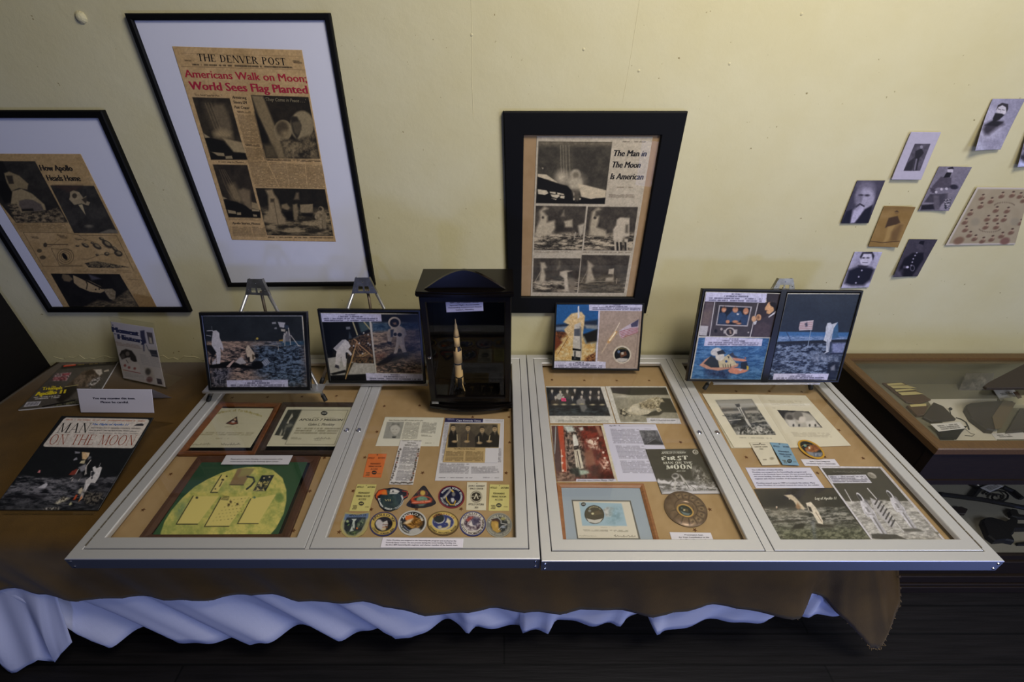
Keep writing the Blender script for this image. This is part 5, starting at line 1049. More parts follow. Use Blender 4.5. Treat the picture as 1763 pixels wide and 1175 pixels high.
for a0, a1, h0, h1, r in ((-40,40,.30,.40,.0166), (140,210,.30,.40,.0166), (-110,-45,.04,.18,.0168), (20,90,.04,.18,.0168), (140,200,.04,.18,.0168), (-80,-10,.585,.64,.0142), (60,130,.585,.64,.0142), (190,250,.585,.64,.0142)):
    vs = []; K_ = 8
    for k in range(K_+1):
        a = R(a0+(a1-a0)*k/K_)
        for h, rr in ((h0, r if r != .0142 else .0166), (h1, r if r != .0142 else .0113)):
            for e in (0, .0004): vs.append((rx+(rr+e)*math.cos(a), ry+(rr+e)*math.sin(a), rz+h*hgt))
    fs = [(4*k+1, 4*k+5, 4*k+7, 4*k+3) for k in range(K_)]+[(4*k, 4*k+2, 4*k+6, 4*k+4) for k in range(K_)]; mesh_obj('black_panel', vs, fs, M_RBLK, rk)
for k in range(4):
    a = R(45+90*k); c_, s_ = math.cos(a), math.sin(a); P = lambda r, h: V(rx+r*c_, ry+r*s_, rz+h*hgt); w = V(-s_, c_, 0)*.0012
    MB().prism([P(.0165,.10)-w, P(.0165,.03)-w, P(.031,.0)-w, P(.027,.04)-w], w*2).build('fin', M_CREAM if k % 2 else M_RBLK, rk)
    MB().lathe((rx+.011*c_, ry+.011*s_, rz), (0,0,1), [(.0062,0),(.0055,.006),(.003,.0145)], 14).build('engine_bell', M_RBLK, rk, True)
# ================================================================ things inside the aluminium cases
K1 = (290,680,5.342); K2 = (230,775,5.342); L1 = (610,710,6.079); L2 = (570,825,9.794); L3 = (720,820,9.039)
M1 = (930,655,6.350); M2 = (950,760,5.185); N1 = (1190,665,6.079); N2 = (1270,790,4.765)
M_WOODL = mat('orange_brown_frame_wood', (120, 70, 34), 0.4, var=(26, (90, 50, 24), (1, 6, 1)), coat=.2); M_WOODD = mat('dark_walnut_frame', (58, 42, 32), 0.45, var=(26, (44, 31, 24), (1, 6, 1)), coat=.2); M_WOODP = mat('plaque_wood', (82, 52, 36), 0.45, var=(24, (66, 40, 28), (1, 6, 1)))
PAP = (212, 208, 194); WHT = (214, 213, 222)
def pin(h): return P_IN.off(h)
def framed(name, label, outer, crop, bar, m, glass=True, h=0.015):
    pl = pin(h); q = [pl.at(crop[0]+x/crop[2], crop[1]+y/crop[2]) for x, y in outer]; c = sum(q, Vector())/4
    t = thing(name, label, 'framed certificate' if 'cert' in name else 'plaque', (c.x, c.y, ZI+.0005))
    ring_frame('frame', q, (0,0,1), [(0,-h+.001),(0,-.003),(.003,0),(bar*.55,-.001),(bar,-.006),(bar,-h+.001)], m, t)
    slab('backing_board', inset(q, bar*.6), (0,0,1), -h+.0012, -h+.003, M_BLACKM, t)
    if glass: slab('glass_pane', inset(q, bar*.97), (0,0,1), -.0075, -.006, M_GLASS, t)
    return t
def bil(q, a, b):
    q = np.array(q, float); return tuple(q[0]*(1-a)*(1-b)+q[1]*a*(1-b)+q[2]*a*b+q[3]*(1-a)*b)
def sub(q, a0, b0, a1, b1): return [bil(q,a0,b0), bil(q,a1,b0), bil(q,a1,b1), bil(q,a0,b1)]
def nasa(p, x, y, rx, ry, up, col=(34,36,40), tc=(206,204,190)):
    p.ell(x, y, rx, ry, col, .6); p.text('NASA', (x-rx*.62, y+ry*.28), (x+rx*.62, y+ry*.28), up, tc, .02)
# ---- certificate, light wood
q = [(470,62),(1035,70),(790,546),(75,545)]
t = framed('framed_certificate', 'orange wood framed certificate with a small triangular emblem', q, K1, .021, M_WOODL)
p = Print(pin(.0062), [(415,122),(972,126),(752,486),(152,486)], K1, 1.1, (206,200,172)); p.grain(6, 90, seed=3).grain(3, 10, seed=5)
n_ = 20; s_ = 'Certificate of Participation'
for k, ch in enumerate(s_):
    u = k/(len(s_)-1); x = 390+u*455; y = 214-62*math.sin(math.pi*(u*.85+.08))+ (4*u)
    if ch != ' ': p.text(ch, (x, y), (x+13, y), (4,-22), (176,162,104), .02)
p.poly([(524,266),(630,200),(640,268),(590,278)], (60,40,40), .8); p.poly([(545,262),(600,245),(635,262),(590,274)], (150,84,60), 1); p.ell(612, 228, 12, 10, (190,160,130)); p.ell(595, 250, 16, 9, (200,190,180))
p.rows([(520,288),(640,290),(636,304),(516,302)], 1, (150,142,112), .5); p.rows([(285,340),(790,346),(760,378),(240,374)], 2, (150,142,112), .7, word=6); p.rows([(440,395),(560,397),(548,412),(430,410)], 1, (150,142,112), .5)
p.scribble((215,466),(385,462),20,(112,104,82),1); p.scribble((485,466),(660,464),24,(78,72,60),2)
p.build('certificate', t)
# ---- certificate, dark wood
q = [(1050,64),(1790,66),(1600,545),(790,545)]
t = framed('framed_certificate', 'dark wood framed mission certificate with a rocket silhouette strip', q, K1, .023, M_WOODD)
p = Print(pin(.0062), [(1082,112),(1745,116),(1560,476),(886,474)], K1, 1.1, (210,205,180)); p.grain(4, 60, seed=7)
p.poly([(1100,138),(1226,136),(1085,418),(1040,405),(1060,380),(975,372)], (62,64,58), 1); p.poly([(1138,168),(1146,200),(1110,240),(1105,268),(1085,264)], (196,192,172), 1); p.poly([(1080,280),(1125,262),(1150,280),(1060,330)], (120,120,108), 3); p.poly([(1020,370),(1045,310),(1050,340),(1030,385)], (180,176,158), 2); p.poly([(1050,380),(1075,320),(1068,360)], (170,166,150), 2); p.poly([(1085,300),(1110,300),(1090,340)], (60,62,56), 2)
b_ = [(1228,140),(1652,142),(1525,460),(1072,456)]
for i in range(4): p.line([b_[i], b_[(i+1) % 4]], 3, (78,76,64))
nasa(p, 1432, 170, 30, 20, (3,-13)); p.rows([(1330,205),(1530,207),(1526,218),(1326,216)], 1, (150,146,124), .6)
p.text('APOLLO 7 MISSION', (1200,240), (1602,242), (6,-20), (44,42,38), .016, .2); p.text('Galen L. Mookley', (1284,284), (1528,286), (8,-24), (58,54,46), .01, .3)
p.rows([(1180,300),(1585,302),(1540,365),(1150,362)], 3, (140,134,110), .8, word=6); p.rows([(1130,390),(1230,392),(1220,412),(1120,410)], 2, (130,124,104), .7); p.scribble((1342,412),(1490,408),18,(70,66,56),3); p.rows([(1345,415),(1440,416),(1436,422),(1340,421)], 1, (130,124,104), .7)
p.build('certificate', t)
# ---- moon plaque
q = [(590,52),(1718,50),(1410,840),(10,845)]
t = framed('moon_plaque', 'brown framed green plaque with a big yellow moon carrying blank panels', q, K2, .028, M_WOODP, h=.012)
iq = [(625,112),(1600,112),(1300,850),(128,850)]; p = Print(pin(.0065), iq, K2, 1.0, (44,76,50)); p.grain(7, 120, seed=4); p.poly([(625,112),(1000,112),(700,400),(440,400)], (36,66,56), 60, .5); p.poly([(128,850),(330,560),(420,850)], (62,104,56), 40, .5)
moon = [(1040,158),(1160,156),(1280,185),(1370,260),(1405,370),(1405,470),(1380,590),(1310,720),(1240,800),(1190,850),(240,850),(250,760),(285,660),(350,555),(450,440),(560,340),(680,270),(800,215),(920,178)]
m = p.pmask(moon, 1.2); p.tex(m, (150,160,84), (206,196,108), 90, 6, contrast=2.2); p.tex(m*p.emask(1340, 440, 40, 45, 4), (104,130,68), (128,148,76), 30, 3); p.tex(m*p.pmask([(380,530),(470,460),(500,560),(400,640)], 14), (120,142,96), (160,170,96), 40, 8); p.tex(m*p.pmask([(470,700),(700,690),(640,800),(420,790)], 20), (140,152,80), (176,176,92), 40, 9)
PN_ = (212,198,116)
for tl, tr, br, bl in (((548,425),(785,425),(588,684),(392,684)), ((802,440),(1066,420),(876,704),(652,706)), ((1078,450),(1310,410),(1146,680),(956,680)), ((808,232),(868,235),(772,392),(708,392))):
    p.poly([tl, tr, br, bl], PN_, 1); p.line([tl, bl, br], 8, (40,42,30))
p.ell(582, 440, 12, 11, (50,56,44)); p.ell(1112, 438, 11, 10, (90,116,90)); p.ell(856, 244, 9, 8, (40,40,34)); p.ell(820, 276, 13, 9, (40,38,32)); p.poly([(810,290),(818,292),(795,340),(785,338)], (70,60,44), 1.2); p.ell(752, 360, 8, 6, (70,66,48))
p.poly([(960,172),(1110,175),(1060,240),(1010,325),(880,322)], (134,112,76), 2); p.poly([(1000,175),(1110,175),(1070,230),(960,250)], (146,138,84), 4); p.line([(882,322),(1012,324)], 6, (50,46,34))
p.line([(1045,246),(1100,255),(1112,290),(1080,330),(1040,362)], 16, (46,52,44))
p.poly([(1180,234),(1294,232),(1215,380),(1098,380)], (34,42,46), 1); p.tex(p.pmask([(1150,290),(1250,285),(1205,378),(1105,378)], 2), (40,44,40), (210,196,120), 26, 5, contrast=3.4); p.dots([(1200,260),(1250,250)], 8, (190,180,130))
rr = random.Random(3)
for i in range(7):
    for j in range(7):
        x = 850+(j*34)-(i*26)+ (0 if i else 0); y = 462+i*32-j*4
        if 0 <= j < 7: p.ell(x+40, y, 6, 4, (118,112,64) if rr.random() > .25 else (66,58,34), .8, al=rr.uniform(.3, .9))
p.rows([(822,420),(890,425),(870,466),(800,462)], 4, (70,70,44), .9); p.ell(893, 478, 11, 10, (74,60,36)); p.ell(955, 500, 12, 11, (80,70,40)); p.poly([(868,494),(888,494),(882,516),(862,516)], (74,60,36), 1)
p.build('painted_panel', t)
p = Print(pin(.0145), [(852,48),(1466,48),(1424,134),(800,134)], K2, 1, (200,200,206)); p.lines([(895,74),(1380,74),(1350,118),(885,118)], ['Plaque given to Galen Mookley in commemoration of his', 'career and his service at the Kennedy Space Center.'], (56,54,60), .02, .5)
p.build('title_label', label='white typed label lying on the top edge of the moon plaque', cat='label')
# ---- papers in the second door
p = Print(pin(.0012), [(322,50),(938,56),(884,358),(220,354)], L1, 1.1, (212,210,192)); p.grain(4, 80, seed=2); p.text('Galen Mookley from IBM receives service pins', (358,92), (718,94), (4,-14), (96,92,80), .012)
p.poly([(342,102),(522,102),(478,278),(300,276)], (150,150,140), .8); p.grain(10, 20, p.pmask([(342,102),(522,102),(478,278),(300,276)]), 5); p.ell(424, 172, 56, 66, (186,184,172), 2, 10); p.poly([(372,160),(400,112),(470,118),(480,160),(440,128),(395,140)], (110,110,102), 3); p.poly([(362,180),(372,155),(380,210),(410,240)], (120,120,112), 3); p.poly([(395,255),(440,255),(430,270),(398,270)], (50,50,48), 1.2); p.line([(400,180),(412,180)], 4, (110,108,100)); p.line([(435,182),(448,182)], 4, (120,118,110)); p.line([(405,216),(440,217)], 4, (140,134,124))
p.rows([(535,105),(690,106),(655,285),(488,282)], 17, (120,118,108), .75); p.rows([(715,106),(865,110),(845,225),(695,220)], 10, (120,118,108), .75); p.rows([(700,235),(815,238),(810,258),(696,254)], 2, (110,108,98), .7); p.rows([(740,320),(850,322),(848,330),(738,328)], 1, (120,118,108), .7)
p.build('newsletter_page', label='cream newsletter page with a small head portrait of a balding man', cat='document')
p = Print(pin(.0030), [(482,292),(706,296),(614,760),(362,756)], L1, 1.3, (208,206,204)); p.text('Galen Mookley', (552,326), (645,330), (3,-14), (60,58,56), .02); p.rows([(505,296),(705,298),(703,308),(502,306)], 1, (90,88,84), .9)
p.rows([(530,335),(670,340),(665,360),(520,355)], 2, (80,78,76), .8); p.rows([(515,362),(668,366),(640,545),(465,540)], 18, (96,94,98), .85); p.rows([(470,548),(635,552),(625,605),(455,600)], 4, (120,118,116), .7); p.rows([(452,608),(622,612),(605,722),(425,718)], 11, (110,108,112), .85)
rr = random.Random(6)
for k in range(15):
    u = k/14
    for x0, x1 in ((478-92*u, 0), (678-78*u, 0)):
        y = 390+320*u; p.ell(x0+rr.uniform(-7,7), y, rr.uniform(6,12), rr.uniform(8,14), rr.choice([(60,52,46),(110,64,46),(84,78,70),(70,60,54)]), 1.5, rr.uniform(0,90))
for k in range(11): p.ell(392+k*21, 742+rr.uniform(-5,5), 12, 8, rr.choice([(60,52,46),(110,64,46),(84,78,70)]), 1.5)
p.build('newspaper_clipping', label='narrow white column clipping with an ornamental leafy border', cat='document')
p = Print(pin(.0012), [(952,60),(1568,74),(1556,720),(842,718)], L1, 1.1, (204,203,206)); p.poly([(950,60),(1350,66),(1344,108),(944,106)], (44,42,80), .8); p.rows([(975,66),(1058,68),(1056,88),(972,86)], 2, (150,148,170), .8); p.text('Cape Kennedy Times', (1068,96), (1322,100), (2,-18), (196,194,206), .02); p.rows([(1370,78),(1555,84),(1553,104),(1368,96)], 2, (140,138,140), .5)
p.rows([(945,112),(990,114),(955,520),(912,518)], 34, (120,118,122), .7); p.rows([(1370,375),(1540,378),(1535,528),(1366,522)], 12, (112,110,114), .75); p.rows([(895,535),(1205,540),(1195,645),(886,642)], 8, (112,110,114), .75); p.rows([(1222,570),(1495,566),(1520,640),(1222,645)], 6, (112,110,114), .75); p.rows([(885,680),(1245,684),(1243,694),(884,690)], 1, (90,88,92), .8); p.rows([(1348,680),(1520,682),(1519,692),(1347,690)], 1, (90,88,92), .8)
p.build('newsletter_page', label='white newsletter page with a dark blue title bar', cat='document')
p = Print(pin(.0030), [(990,118),(1528,118),(1525,375),(955,372)], L1, 1.2, (186,160,112)); p.view(L1)
p = Print(pin(.0030), [(1000,116),(1530,118),(1500,530),(925,524)], L1, 1.2, (184,160,112)); p.grain(7, 60, seed=4); m = p.pmask([(1006,122),(1500,126),(1502,368),(972,370)], 1); p.tex(m, (82,74,60), (104,94,76), 60, 5); 
for cx_, w, hx, hy, c0 in ((1030,90,1035,165,(34,31,28)), (1190,150,1190,165,(72,64,54)), (1340,150,1338,185,(40,36,32)), (1460,110,1470,175,(44,40,34))):
    p.poly([(hx-26,hy+30),(hx+26,hy+30),(cx_+w*.52,hy+75),(cx_+w*.5,368),(cx_-w*.5,368),(cx_-w*.52,hy+80)], c0, 2); p.ell(hx, hy, 24, 32, (168,146,110), 1.2); p.poly([(hx-26,hy-4),(hx-20,hy-34),(hx+14,hy-36),(hx+26,hy-8),(hx+12,hy-18),(hx-14,hy-18)], (50,44,38), 1.2); p.poly([(hx-8,hy+30),(hx+12,hy+30),(hx+2,hy+80)], (176,160,130), 1.2); p.line([(hx+2,hy+34),(hx+1,hy+78)], 7, (40,36,32)); p.line([(hx-12,hy-4),(hx+12,hy-4)], 5, (96,80,60)); p.line([(hx-8,hy+16),(hx+8,hy+16)], 4, (110,84,66))
for x, y in ((1050,308),(1178,308),(1310,322),(1412,306)): p.ell(x, y, 28, 13, (170,146,108), 1.5)
p.line([(1075,235),(1078,300)], 8, (190,176,140)); p.line([(1302,255),(1304,320)], 8, (190,176,140)); p.line([(1420,245),(1408,300)], 8, (190,176,140)); p.line([(1190,230),(1188,305)], 9, (150,124,70))
p.text('The Office Has New Award', (1040,390), (1262,394), (2,-15), (72,60,42), .012); p.rows([(960,405),(1145,408),(1140,512),(948,510)], 9, (108,90,60), .8); p.rows([(1165,408),(1352,410),(1348,515),(1160,513)], 9, (108,90,60), .8); p.poly([(1372,376),(1535,376),(1530,540),(1366,535)], (204,203,206), .6)
p.build('newspaper_clipping', label='brown newspaper clipping of four men in suits lying on the newsletter', cat='document')
# ---- access badges
def badge(q, crop, col, h, lines, label, ink=(52,46,30), grp=None, nasa_at=None, extra=None):
    p = Print(pin(h), q, crop, 1.4, col); p.grain(4, 40, seed=3)
    for tx, a0, a1, b, hh in lines:
        x0 = bil(q, a0, b); x1 = bil(q, a1, b); up = np.array(bil(q, .5, b-hh))-np.array(bil(q, .5, b)); p.text(tx, x0, x1, up, ink, .022)
    c = bil(q, .5, .045); p.ell(c[0], c[1], 7, 5, (60,54,44), .8)
    if nasa_at:
        x, y = bil(q, *nasa_at); rx = math.dist(q[0], q[1])*.135; nasa(p, x, y, rx, rx*.78, (2, -rx*.45), (36,36,38), tuple(col))
    if extra: extra(p, q)
    p.build('access_badge', thick=.0012, label=label, cat='badge', group=grp)
AB = [('APOLLO', .04, .38, .21, .07), ('SATURN', .58, .96, .21, .07), ('PERMANENT', .24, .80, .46, .07), ('FIRING ROOM', .18, .86, .575, .07), ('ACCESS', .32, .70, .685, .07)]
AB2 = [('APOLLO', .04, .38, .14, .07), ('SATURN', .58, .96, .14, .07), ('PERMANENT', .2, .78, .36, .07), ('FIRING ROOM', .14, .84, .48, .07), ('ACCESS', .3, .68, .595, .07)]
def ex1(p, q): p.rows(sub(q, .12, .78, .34, .95), 3, (70,62,40), .8); p.rows(sub(q, .74, .82, .95, .87), 1, (110,100,60), .6)
badge([(148,438),(340,436),(280,684),(90,680)], L1, (204,110,56), .0012, AB, 'orange access badge left of the leafy bordered clipping', (84,44,30), 'access badges', (.56,.80), ex1)
badge([(440,90),(766,94),(640,545),(302,540)], L2, (198,190,118), .0012, AB2, 'yellow access badge above the shield shaped patch, at the left', (50,46,28), 'access badges', (.5,.72), ex1)
badge([(1112,130),(1418,135),(1412,545),(1092,540)], L3, (204,196,124), .0012, [(a, b, c, d+.02, e) for a, b, c, d, e in AB2], 'yellow access badge at the right end of the patch rows', (50,46,28), 'access badges', (.5,.79), ex1)
def ex2(p, q):
    x, y = bil(q, .49, .52); p.ring(x, y, 92, 92, 4, (70,64,54)); p.ell(x, y, 76, 70, (52,46,38), .8); p.poly([(x-40,y+36),(x-8,y-46),(x+8,y-46),(x+40,y+36),(x+22,y+36),(x,y-20),(x-22,y+36)], (206,200,176), .8); p.arc_text('APOLLO', (x,y), 78, 74, 215, 325, 13, (70,64,54), .01); p.arc_text('SATURN', (x,y), 92, 90, 140, 40, 13, (70,64,54), .01, True); p.line([(x-70,y-6),(x-40,y-6)], 10, (206,200,176)); p.line([(x+40,y-10),(x+70,y-10)], 10, (206,200,176))
badge([(760,96),(1066,98),(1054,534),(745,530)], L3, (208,202,176), .0012, [('JOHN F. KENNEDY', .08, .92, .165, .06), ('SPACE CENTER', .16, .84, .265, .06), ('APOLLO SATURN', .10, .88, .83, .07), ('201', .42, .60, .94, .07)], 'off white badge with a round dark emblem right of the oval patches', (56,50,42), 'access badges', None, ex2)
# ---- embroidered patches
def rim(b): return np.where(b > .9, .0022*np.sqrt(np.clip(1-((b-.95)/.05)**2, 0, 1)), .0012)*1.0+.0002
GP = 'embroidered mission patches'
def patch(outline, crop, base, h=.0012, rings=22):
    n = len(outline); O = []
    k = max(1, int(90/n))
    for i in range(n):
        a, b = np.array(outline[i]), np.array(outline[(i+1) % n]); O += [tuple(a+(b-a)*j/k) for j in range(k)]
    return Print(pin(h), None, crop, 1, base, outline=O, rings=rings, dome=rim)
def done(p, label): p.build('mission_patch', m=M_CLOTHINK, thick=.001, label=label, cat='patch', group=GP)
# apollo 7
p = patch([(760,240),(800,190),(880,165),(960,160),(1050,145),(1140,158),(1220,185),(1285,200),(1312,250),(1292,312),(1232,350),(1200,430),(1120,510),(1000,552),(900,542),(820,470),(785,380),(740,320),(732,280)], L2, (28,30,42))
p.ell(1010, 370, 190, 165, (42,62,66), 2); p.tex(p.emask(1010, 370, 185, 160, 2), (36,52,60), (56,76,74), 60, 4); p.poly([(765,260),(810,200),(900,178),(940,200),(945,270),(830,268),(780,300),(790,360),(755,310)], (214,92,40), 2); p.poly([(850,230),(930,190),(945,268),(870,262)], (206,120,50), 3); p.poly([(985,260),(1000,185),(1070,175),(1110,190),(1160,215),(1110,260)], (204,204,200), 1); p.ell(1045, 215, 16, 14, (40,40,44)); p.line([(1000,238),(1120,240)], 5, (90,90,90)); p.poly([(940,190),(985,205),(980,240),(945,235)], (60,80,84), 1); p.line([(1210,210),(1290,225),(1285,290),(1230,320)], 14, (196,72,40)); p.poly([(1215,215),(1270,230),(1265,290),(1220,300)], (26,22,26), 2)
p.text('VII', (900,382), (1000,382), (6,-34), (190,176,130), .0); p.arc_text('SCHIRRA · EISELE · CUNNINGHAM', (1010,355), 215, 175, 188, -25, 34, (214,214,214), .012, True)
done(p, 'dark patch with an orange flame and white capsule, leftmost of the upper row')
# apollo 8
p = patch([(60,162),(90,150),(118,166),(200,290),(272,398),(278,420),(262,440),(200,472),(100,494),(0,500),(-80,496),(-150,480),(-185,456),(-178,430),(-60,292)], L3, (34,34,44))
p.ell(50, 372, 168, 58, (196,84,52), 1.5); p.ell(58, 366, 128, 34, (34,34,44), 1.5); p.ell(62, 374, 84, 52, (98,140,120), 1.5); p.tex(p.emask(62,374,80,48,2), (84,124,108), (120,156,130), 24, 3); p.ring(66, 272, 82, 40, 9, (176,72,60)); p.ell(72, 268, 40, 38, (196,166,80), 1.5); p.poly([(-90,400),(200,380),(210,410),(120,432),(-60,440),(-110,425)], (200,84,52), 3); p.text('BORMAN LOVELL ANDERS', (-90,432), (190,408), (2,-20), (226,170,150), .012); p.poly([(0,450),(110,440),(80,466),(20,468)], (120,140,124), 3)
done(p, 'dark triangular patch with an orange loop')
# apollo 9
p = patch(ellipse(516, 328, 206, 178, 60, 8), L3, (126,42,52)); p.ell(516, 328, 186, 160, (30,32,56), 1.2, 8)
p.line([(505,215),(545,250)], 24, (216,176,50)); p.line([(545,245),(550,300)], 10, (200,190,150)); p.ell(550, 290, 26, 32, (120,120,120), 2); p.poly([(510,350),(550,345),(570,380),(540,420),(515,400)], (190,190,196), 2); p.line([(430,310),(445,380),(500,450),(560,455),(580,395)], 14, (214,176,50)); p.poly([(380,350),(500,205),(530,215),(410,360)], (180,178,176), 2); p.line([(370,350),(505,225)], 10, (120,118,120))
p.arc_text('McDIVITT  SCOTT  SCHWEICKART', (516,328), 142, 122, 205, 430, 32, (206,206,210), .012); p.arc_text('APOLLO IX', (516,328), 170, 148, 175, 108, 32, (206,206,210), .012, True)
done(p, 'dark blue oval patch with a maroon edge and yellow line')
# apollo 10 shield
p = patch([(238,562),(330,575),(450,588),(560,575),(662,552),(650,690),(610,850),(540,940),(440,990),(330,1000),(250,975),(190,920),(155,830),(165,740),(205,660)], L2, (172,160,104)); p.poly([(225,590),(330,600),(450,610),(600,585),(630,580),(610,700),(560,850),(480,940),(380,975),(290,960),(220,900),(190,810),(205,700)], (150,150,120), 2)
p.poly([(245,595),(340,604),(450,614),(600,588),(635,585),(625,660),(590,690),(270,690),(215,700)], (96,116,150), 2); p.poly([(270,655),(590,650),(575,740),(510,880),(430,930),(350,955),(270,930),(220,850),(225,750)], (34,42,48), 1.5); p.text('APOLLO 10', (300,640), (590,634), (4,-32), (34,42,56), .02)
p.poly([(345,680),(430,678),(425,700),(400,720),(400,820),(385,870),(365,860),(370,760),(330,850),(310,900),(380,880),(390,850),(350,790),(370,710)], (186,196,186), 1.2); p.ell(278, 722, 24, 20, (160,176,130), 1.5); p.line([(285,790),(305,770)], 14, (110,140,80)); p.ell(440, 838, 16, 15, (216,110,40)); p.tex(p.pmask([(440,760),(540,670),(580,680),(540,800),(450,830)], 4), (40,50,50), (140,156,120), 22, 5, contrast=2.6); p.tex(p.pmask([(260,900),(480,880),(400,960),(300,950)], 4), (40,54,44), (110,130,80), 26, 7)
done(p, 'shield shaped patch at the left end of the lower row')
# apollo 12
p = patch(ellipse(885, 764, 238, 208, 60, -12), L2, (54,52,92)); p.ell(885, 764, 212, 184, (190,164,84), 1.2, -12); p.ell(885, 768, 152, 122, (32,28,30), 1.2, -12); p.poly([(770,690),(830,690),(900,760),(930,850),(860,880),(780,830),(745,760)], (186,182,182), 2); p.grain(8, 14, p.emask(830,780,90,90), 5); p.poly([(880,735),(945,705),(960,760),(950,800),(890,790)], (190,186,180), 1); p.line([(870,780),(960,770)], 9, (110,60,50)); p.line([(870,820),(950,815)], 14, (170,110,60)); p.poly([(850,850),(920,830),(920,870),(870,880)], (190,170,120), 2); p.ring(885,768,150,120,10,(30,28,34),1,-12)
p.arc_text('APOLLO XII', (885,764), 164, 136, 200, 345, 46, (40,36,34), .012); p.arc_text('CONRAD · GORDON · BEAN', (885,764), 206, 180, 158, 28, 36, (60,56,60), .012, True)
done(p, 'gold and navy round patch with a grey moon, right of the shield shaped patch')
# apollo 13
p = patch(ellipse(1370, 746, 242, 212, 60, -12), L2, (190,190,186)); p.ell(1370, 746, 212, 184, (30,26,26), 1.2, -12); p.ell(1322, 660, 76, 54, (216,110,40), 1.5, -12); p.tex(p.pmask([(1240,760),(1300,700),(1400,660),(1500,660),(1560,680),(1540,780),(1460,840),(1360,840),(1290,800)], 3), (92,62,24), (190,140,66), 50, 8, (.8,1.4), 2.6); p.poly([(1205,760),(1290,700),(1390,670),(1340,740),(1280,770)], (214,190,150), 3); p.poly([(1390,640),(1420,610),(1440,680),(1400,700)], (130,80,34), 3); p.ell(1410, 890, 105, 52, (176,176,172), 1.5, -14); p.grain(12, 16, p.emask(1410,890,100,48,1,-14), 5); p.line([(1230,800),(1290,860),(1330,880)], 14, (120,130,160))
p.arc_text('APOLLO XIII', (1370,746), 158, 134, 205, 345, 40, (210,210,206), .012); p.arc_text('EX LUNA, SCIENTIA', (1370,746), 204, 178, 190, 110, 28, (190,190,186), .01, True)
done(p, 'round patch with a silver edge and brown horses under an orange sun')
# apollo 14
p = patch(ellipse(386, 740, 248, 194, 60, 2), L3, (92,72,44)); p.ell(386, 738, 226, 172, (196,172,96), 1.2); p.ell(388, 724, 174, 122, (206,204,196), 1); p.ell(388, 724, 166, 114, (44,54,110), 1); p.ell(330, 672, 84, 74, (200,202,200), 1.2); p.ell(322, 660, 84, 72, (34,40,44), 1.5); p.line([(470,680),(490,720),(480,790),(430,820),(360,830)], 30, (206,190,140), 1, 2); p.poly([(455,650),(470,690),(510,700),(480,725),(480,760),(450,730),(420,730),(440,705)], (214,206,176), 1.2); p.poly([(300,790),(345,775),(370,790),(360,830),(320,835)], (176,172,160), 2); p.dots([(310,750),(255,720),(530,760),(420,760)], 4, (220,220,220))
p.arc_text('APOLLO 14', (386,738), 178, 128, 215, 330, 38, (150,90,40), .012); p.arc_text('SHEPARD  MITCHELL  ROOSA', (386,738), 222, 168, 165, 15, 34, (70,60,46), .01, True)
done(p, 'oval patch with a tan edge and blue centre showing a moon and star')
# apollo 15
p = patch(ellipse(848, 746, 206, 198, 60), L3, (52,54,104)); p.ell(848, 746, 186, 178, (206,202,190), 1); p.ell(848, 738, 138, 130, (176,168,168), 1); p.tex(p.emask(848,738,132,124,2), (60,44,60), (200,192,190), 46, 9, contrast=3); p.poly([(740,690),(800,640),(870,640),(780,720)], (150,62,60), 3); p.poly([(780,760),(830,690),(870,640),(960,660),(940,740),(880,790)], (60,56,84), 4, .75); p.poly([(778,764),(830,700),(850,770),(900,790),(830,790)], (214,208,204), 2)
p.arc_text('APOLLO 15', (848,744), 146, 138, 205, 325, 34, (70,44,50), .012); p.arc_text('SCOTT WORDEN IRWIN', (848,744), 182, 174, 178, -20, 36, (60,40,48), .012, True)
done(p, 'navy edged round patch with a white ring and swirling centre')
# apollo 17
p = patch(ellipse(1258, 766, 206, 192, 60), L3, (150,148,136)); p.ell(1258, 766, 190, 176, (120,120,114), 1); p.ell(1258, 764, 134, 122, (42,46,50), 1); p.poly([(1140,700),(1190,690),(1250,720),(1250,800),(1290,870),(1230,890),(1160,850),(1130,770)], (176,142,70), 2); p.poly([(1130,680),(1200,665),(1260,680),(1270,740),(1220,700),(1160,710)], (70,44,40), 3); p.poly([(1195,740),(1240,750),(1235,800),(1205,810)], (200,164,90), 3); p.line([(1180,660),(1240,650),(1290,700),(1290,740),(1390,760)], 10, (200,200,196)); p.line([(1250,840),(1310,780),(1380,770)], 9, (190,190,188)); p.ell(1320, 670, 40, 24, (156,150,96), 2); p.ell(1325, 800, 36, 16, (150,160,176), 2); p.dots([(1350,700),(1360,830),(1290,840)], 5, (220,220,220))
p.arc_text('APOLLO XVII', (1258,766), 140, 128, 190, 350, 36, (176,174,160), .012); p.arc_text('CERNAN  EVANS  SCHMITT', (1258,766), 182, 168, 165, 15, 30, (160,158,146), .01, True)
done(p, 'grey round patch with a golden head, ending the lower row')
p = Print(P_CASE.off(.0016), [(872,986),(1900,990),(1890,1165),(830,1160)], L2, 1, WHT); p = Print(P_CASE.off(.0024), [(659,925.7),(797.9,927.8),(796.3,943.6),(654.7,943.2)], (0,0,1), 1.4, WHT); p.lift = .0003
p.lines([(666,928.3),(789,930.2),(788,941),(663.5,940.6)], ['Galen Mookley was assigned to the Saturn/Apollo program and worked at the', 'Kennedy Space Center. He was present during the moon landing. Mookley was', 'the first IBM Saturn/Apollo engineer and charter member of the launch team.'], (50,46,62), .022, .5)
p.build('title_label', label='white typed label lying on the front rail of the left case, below the patches', cat='label')
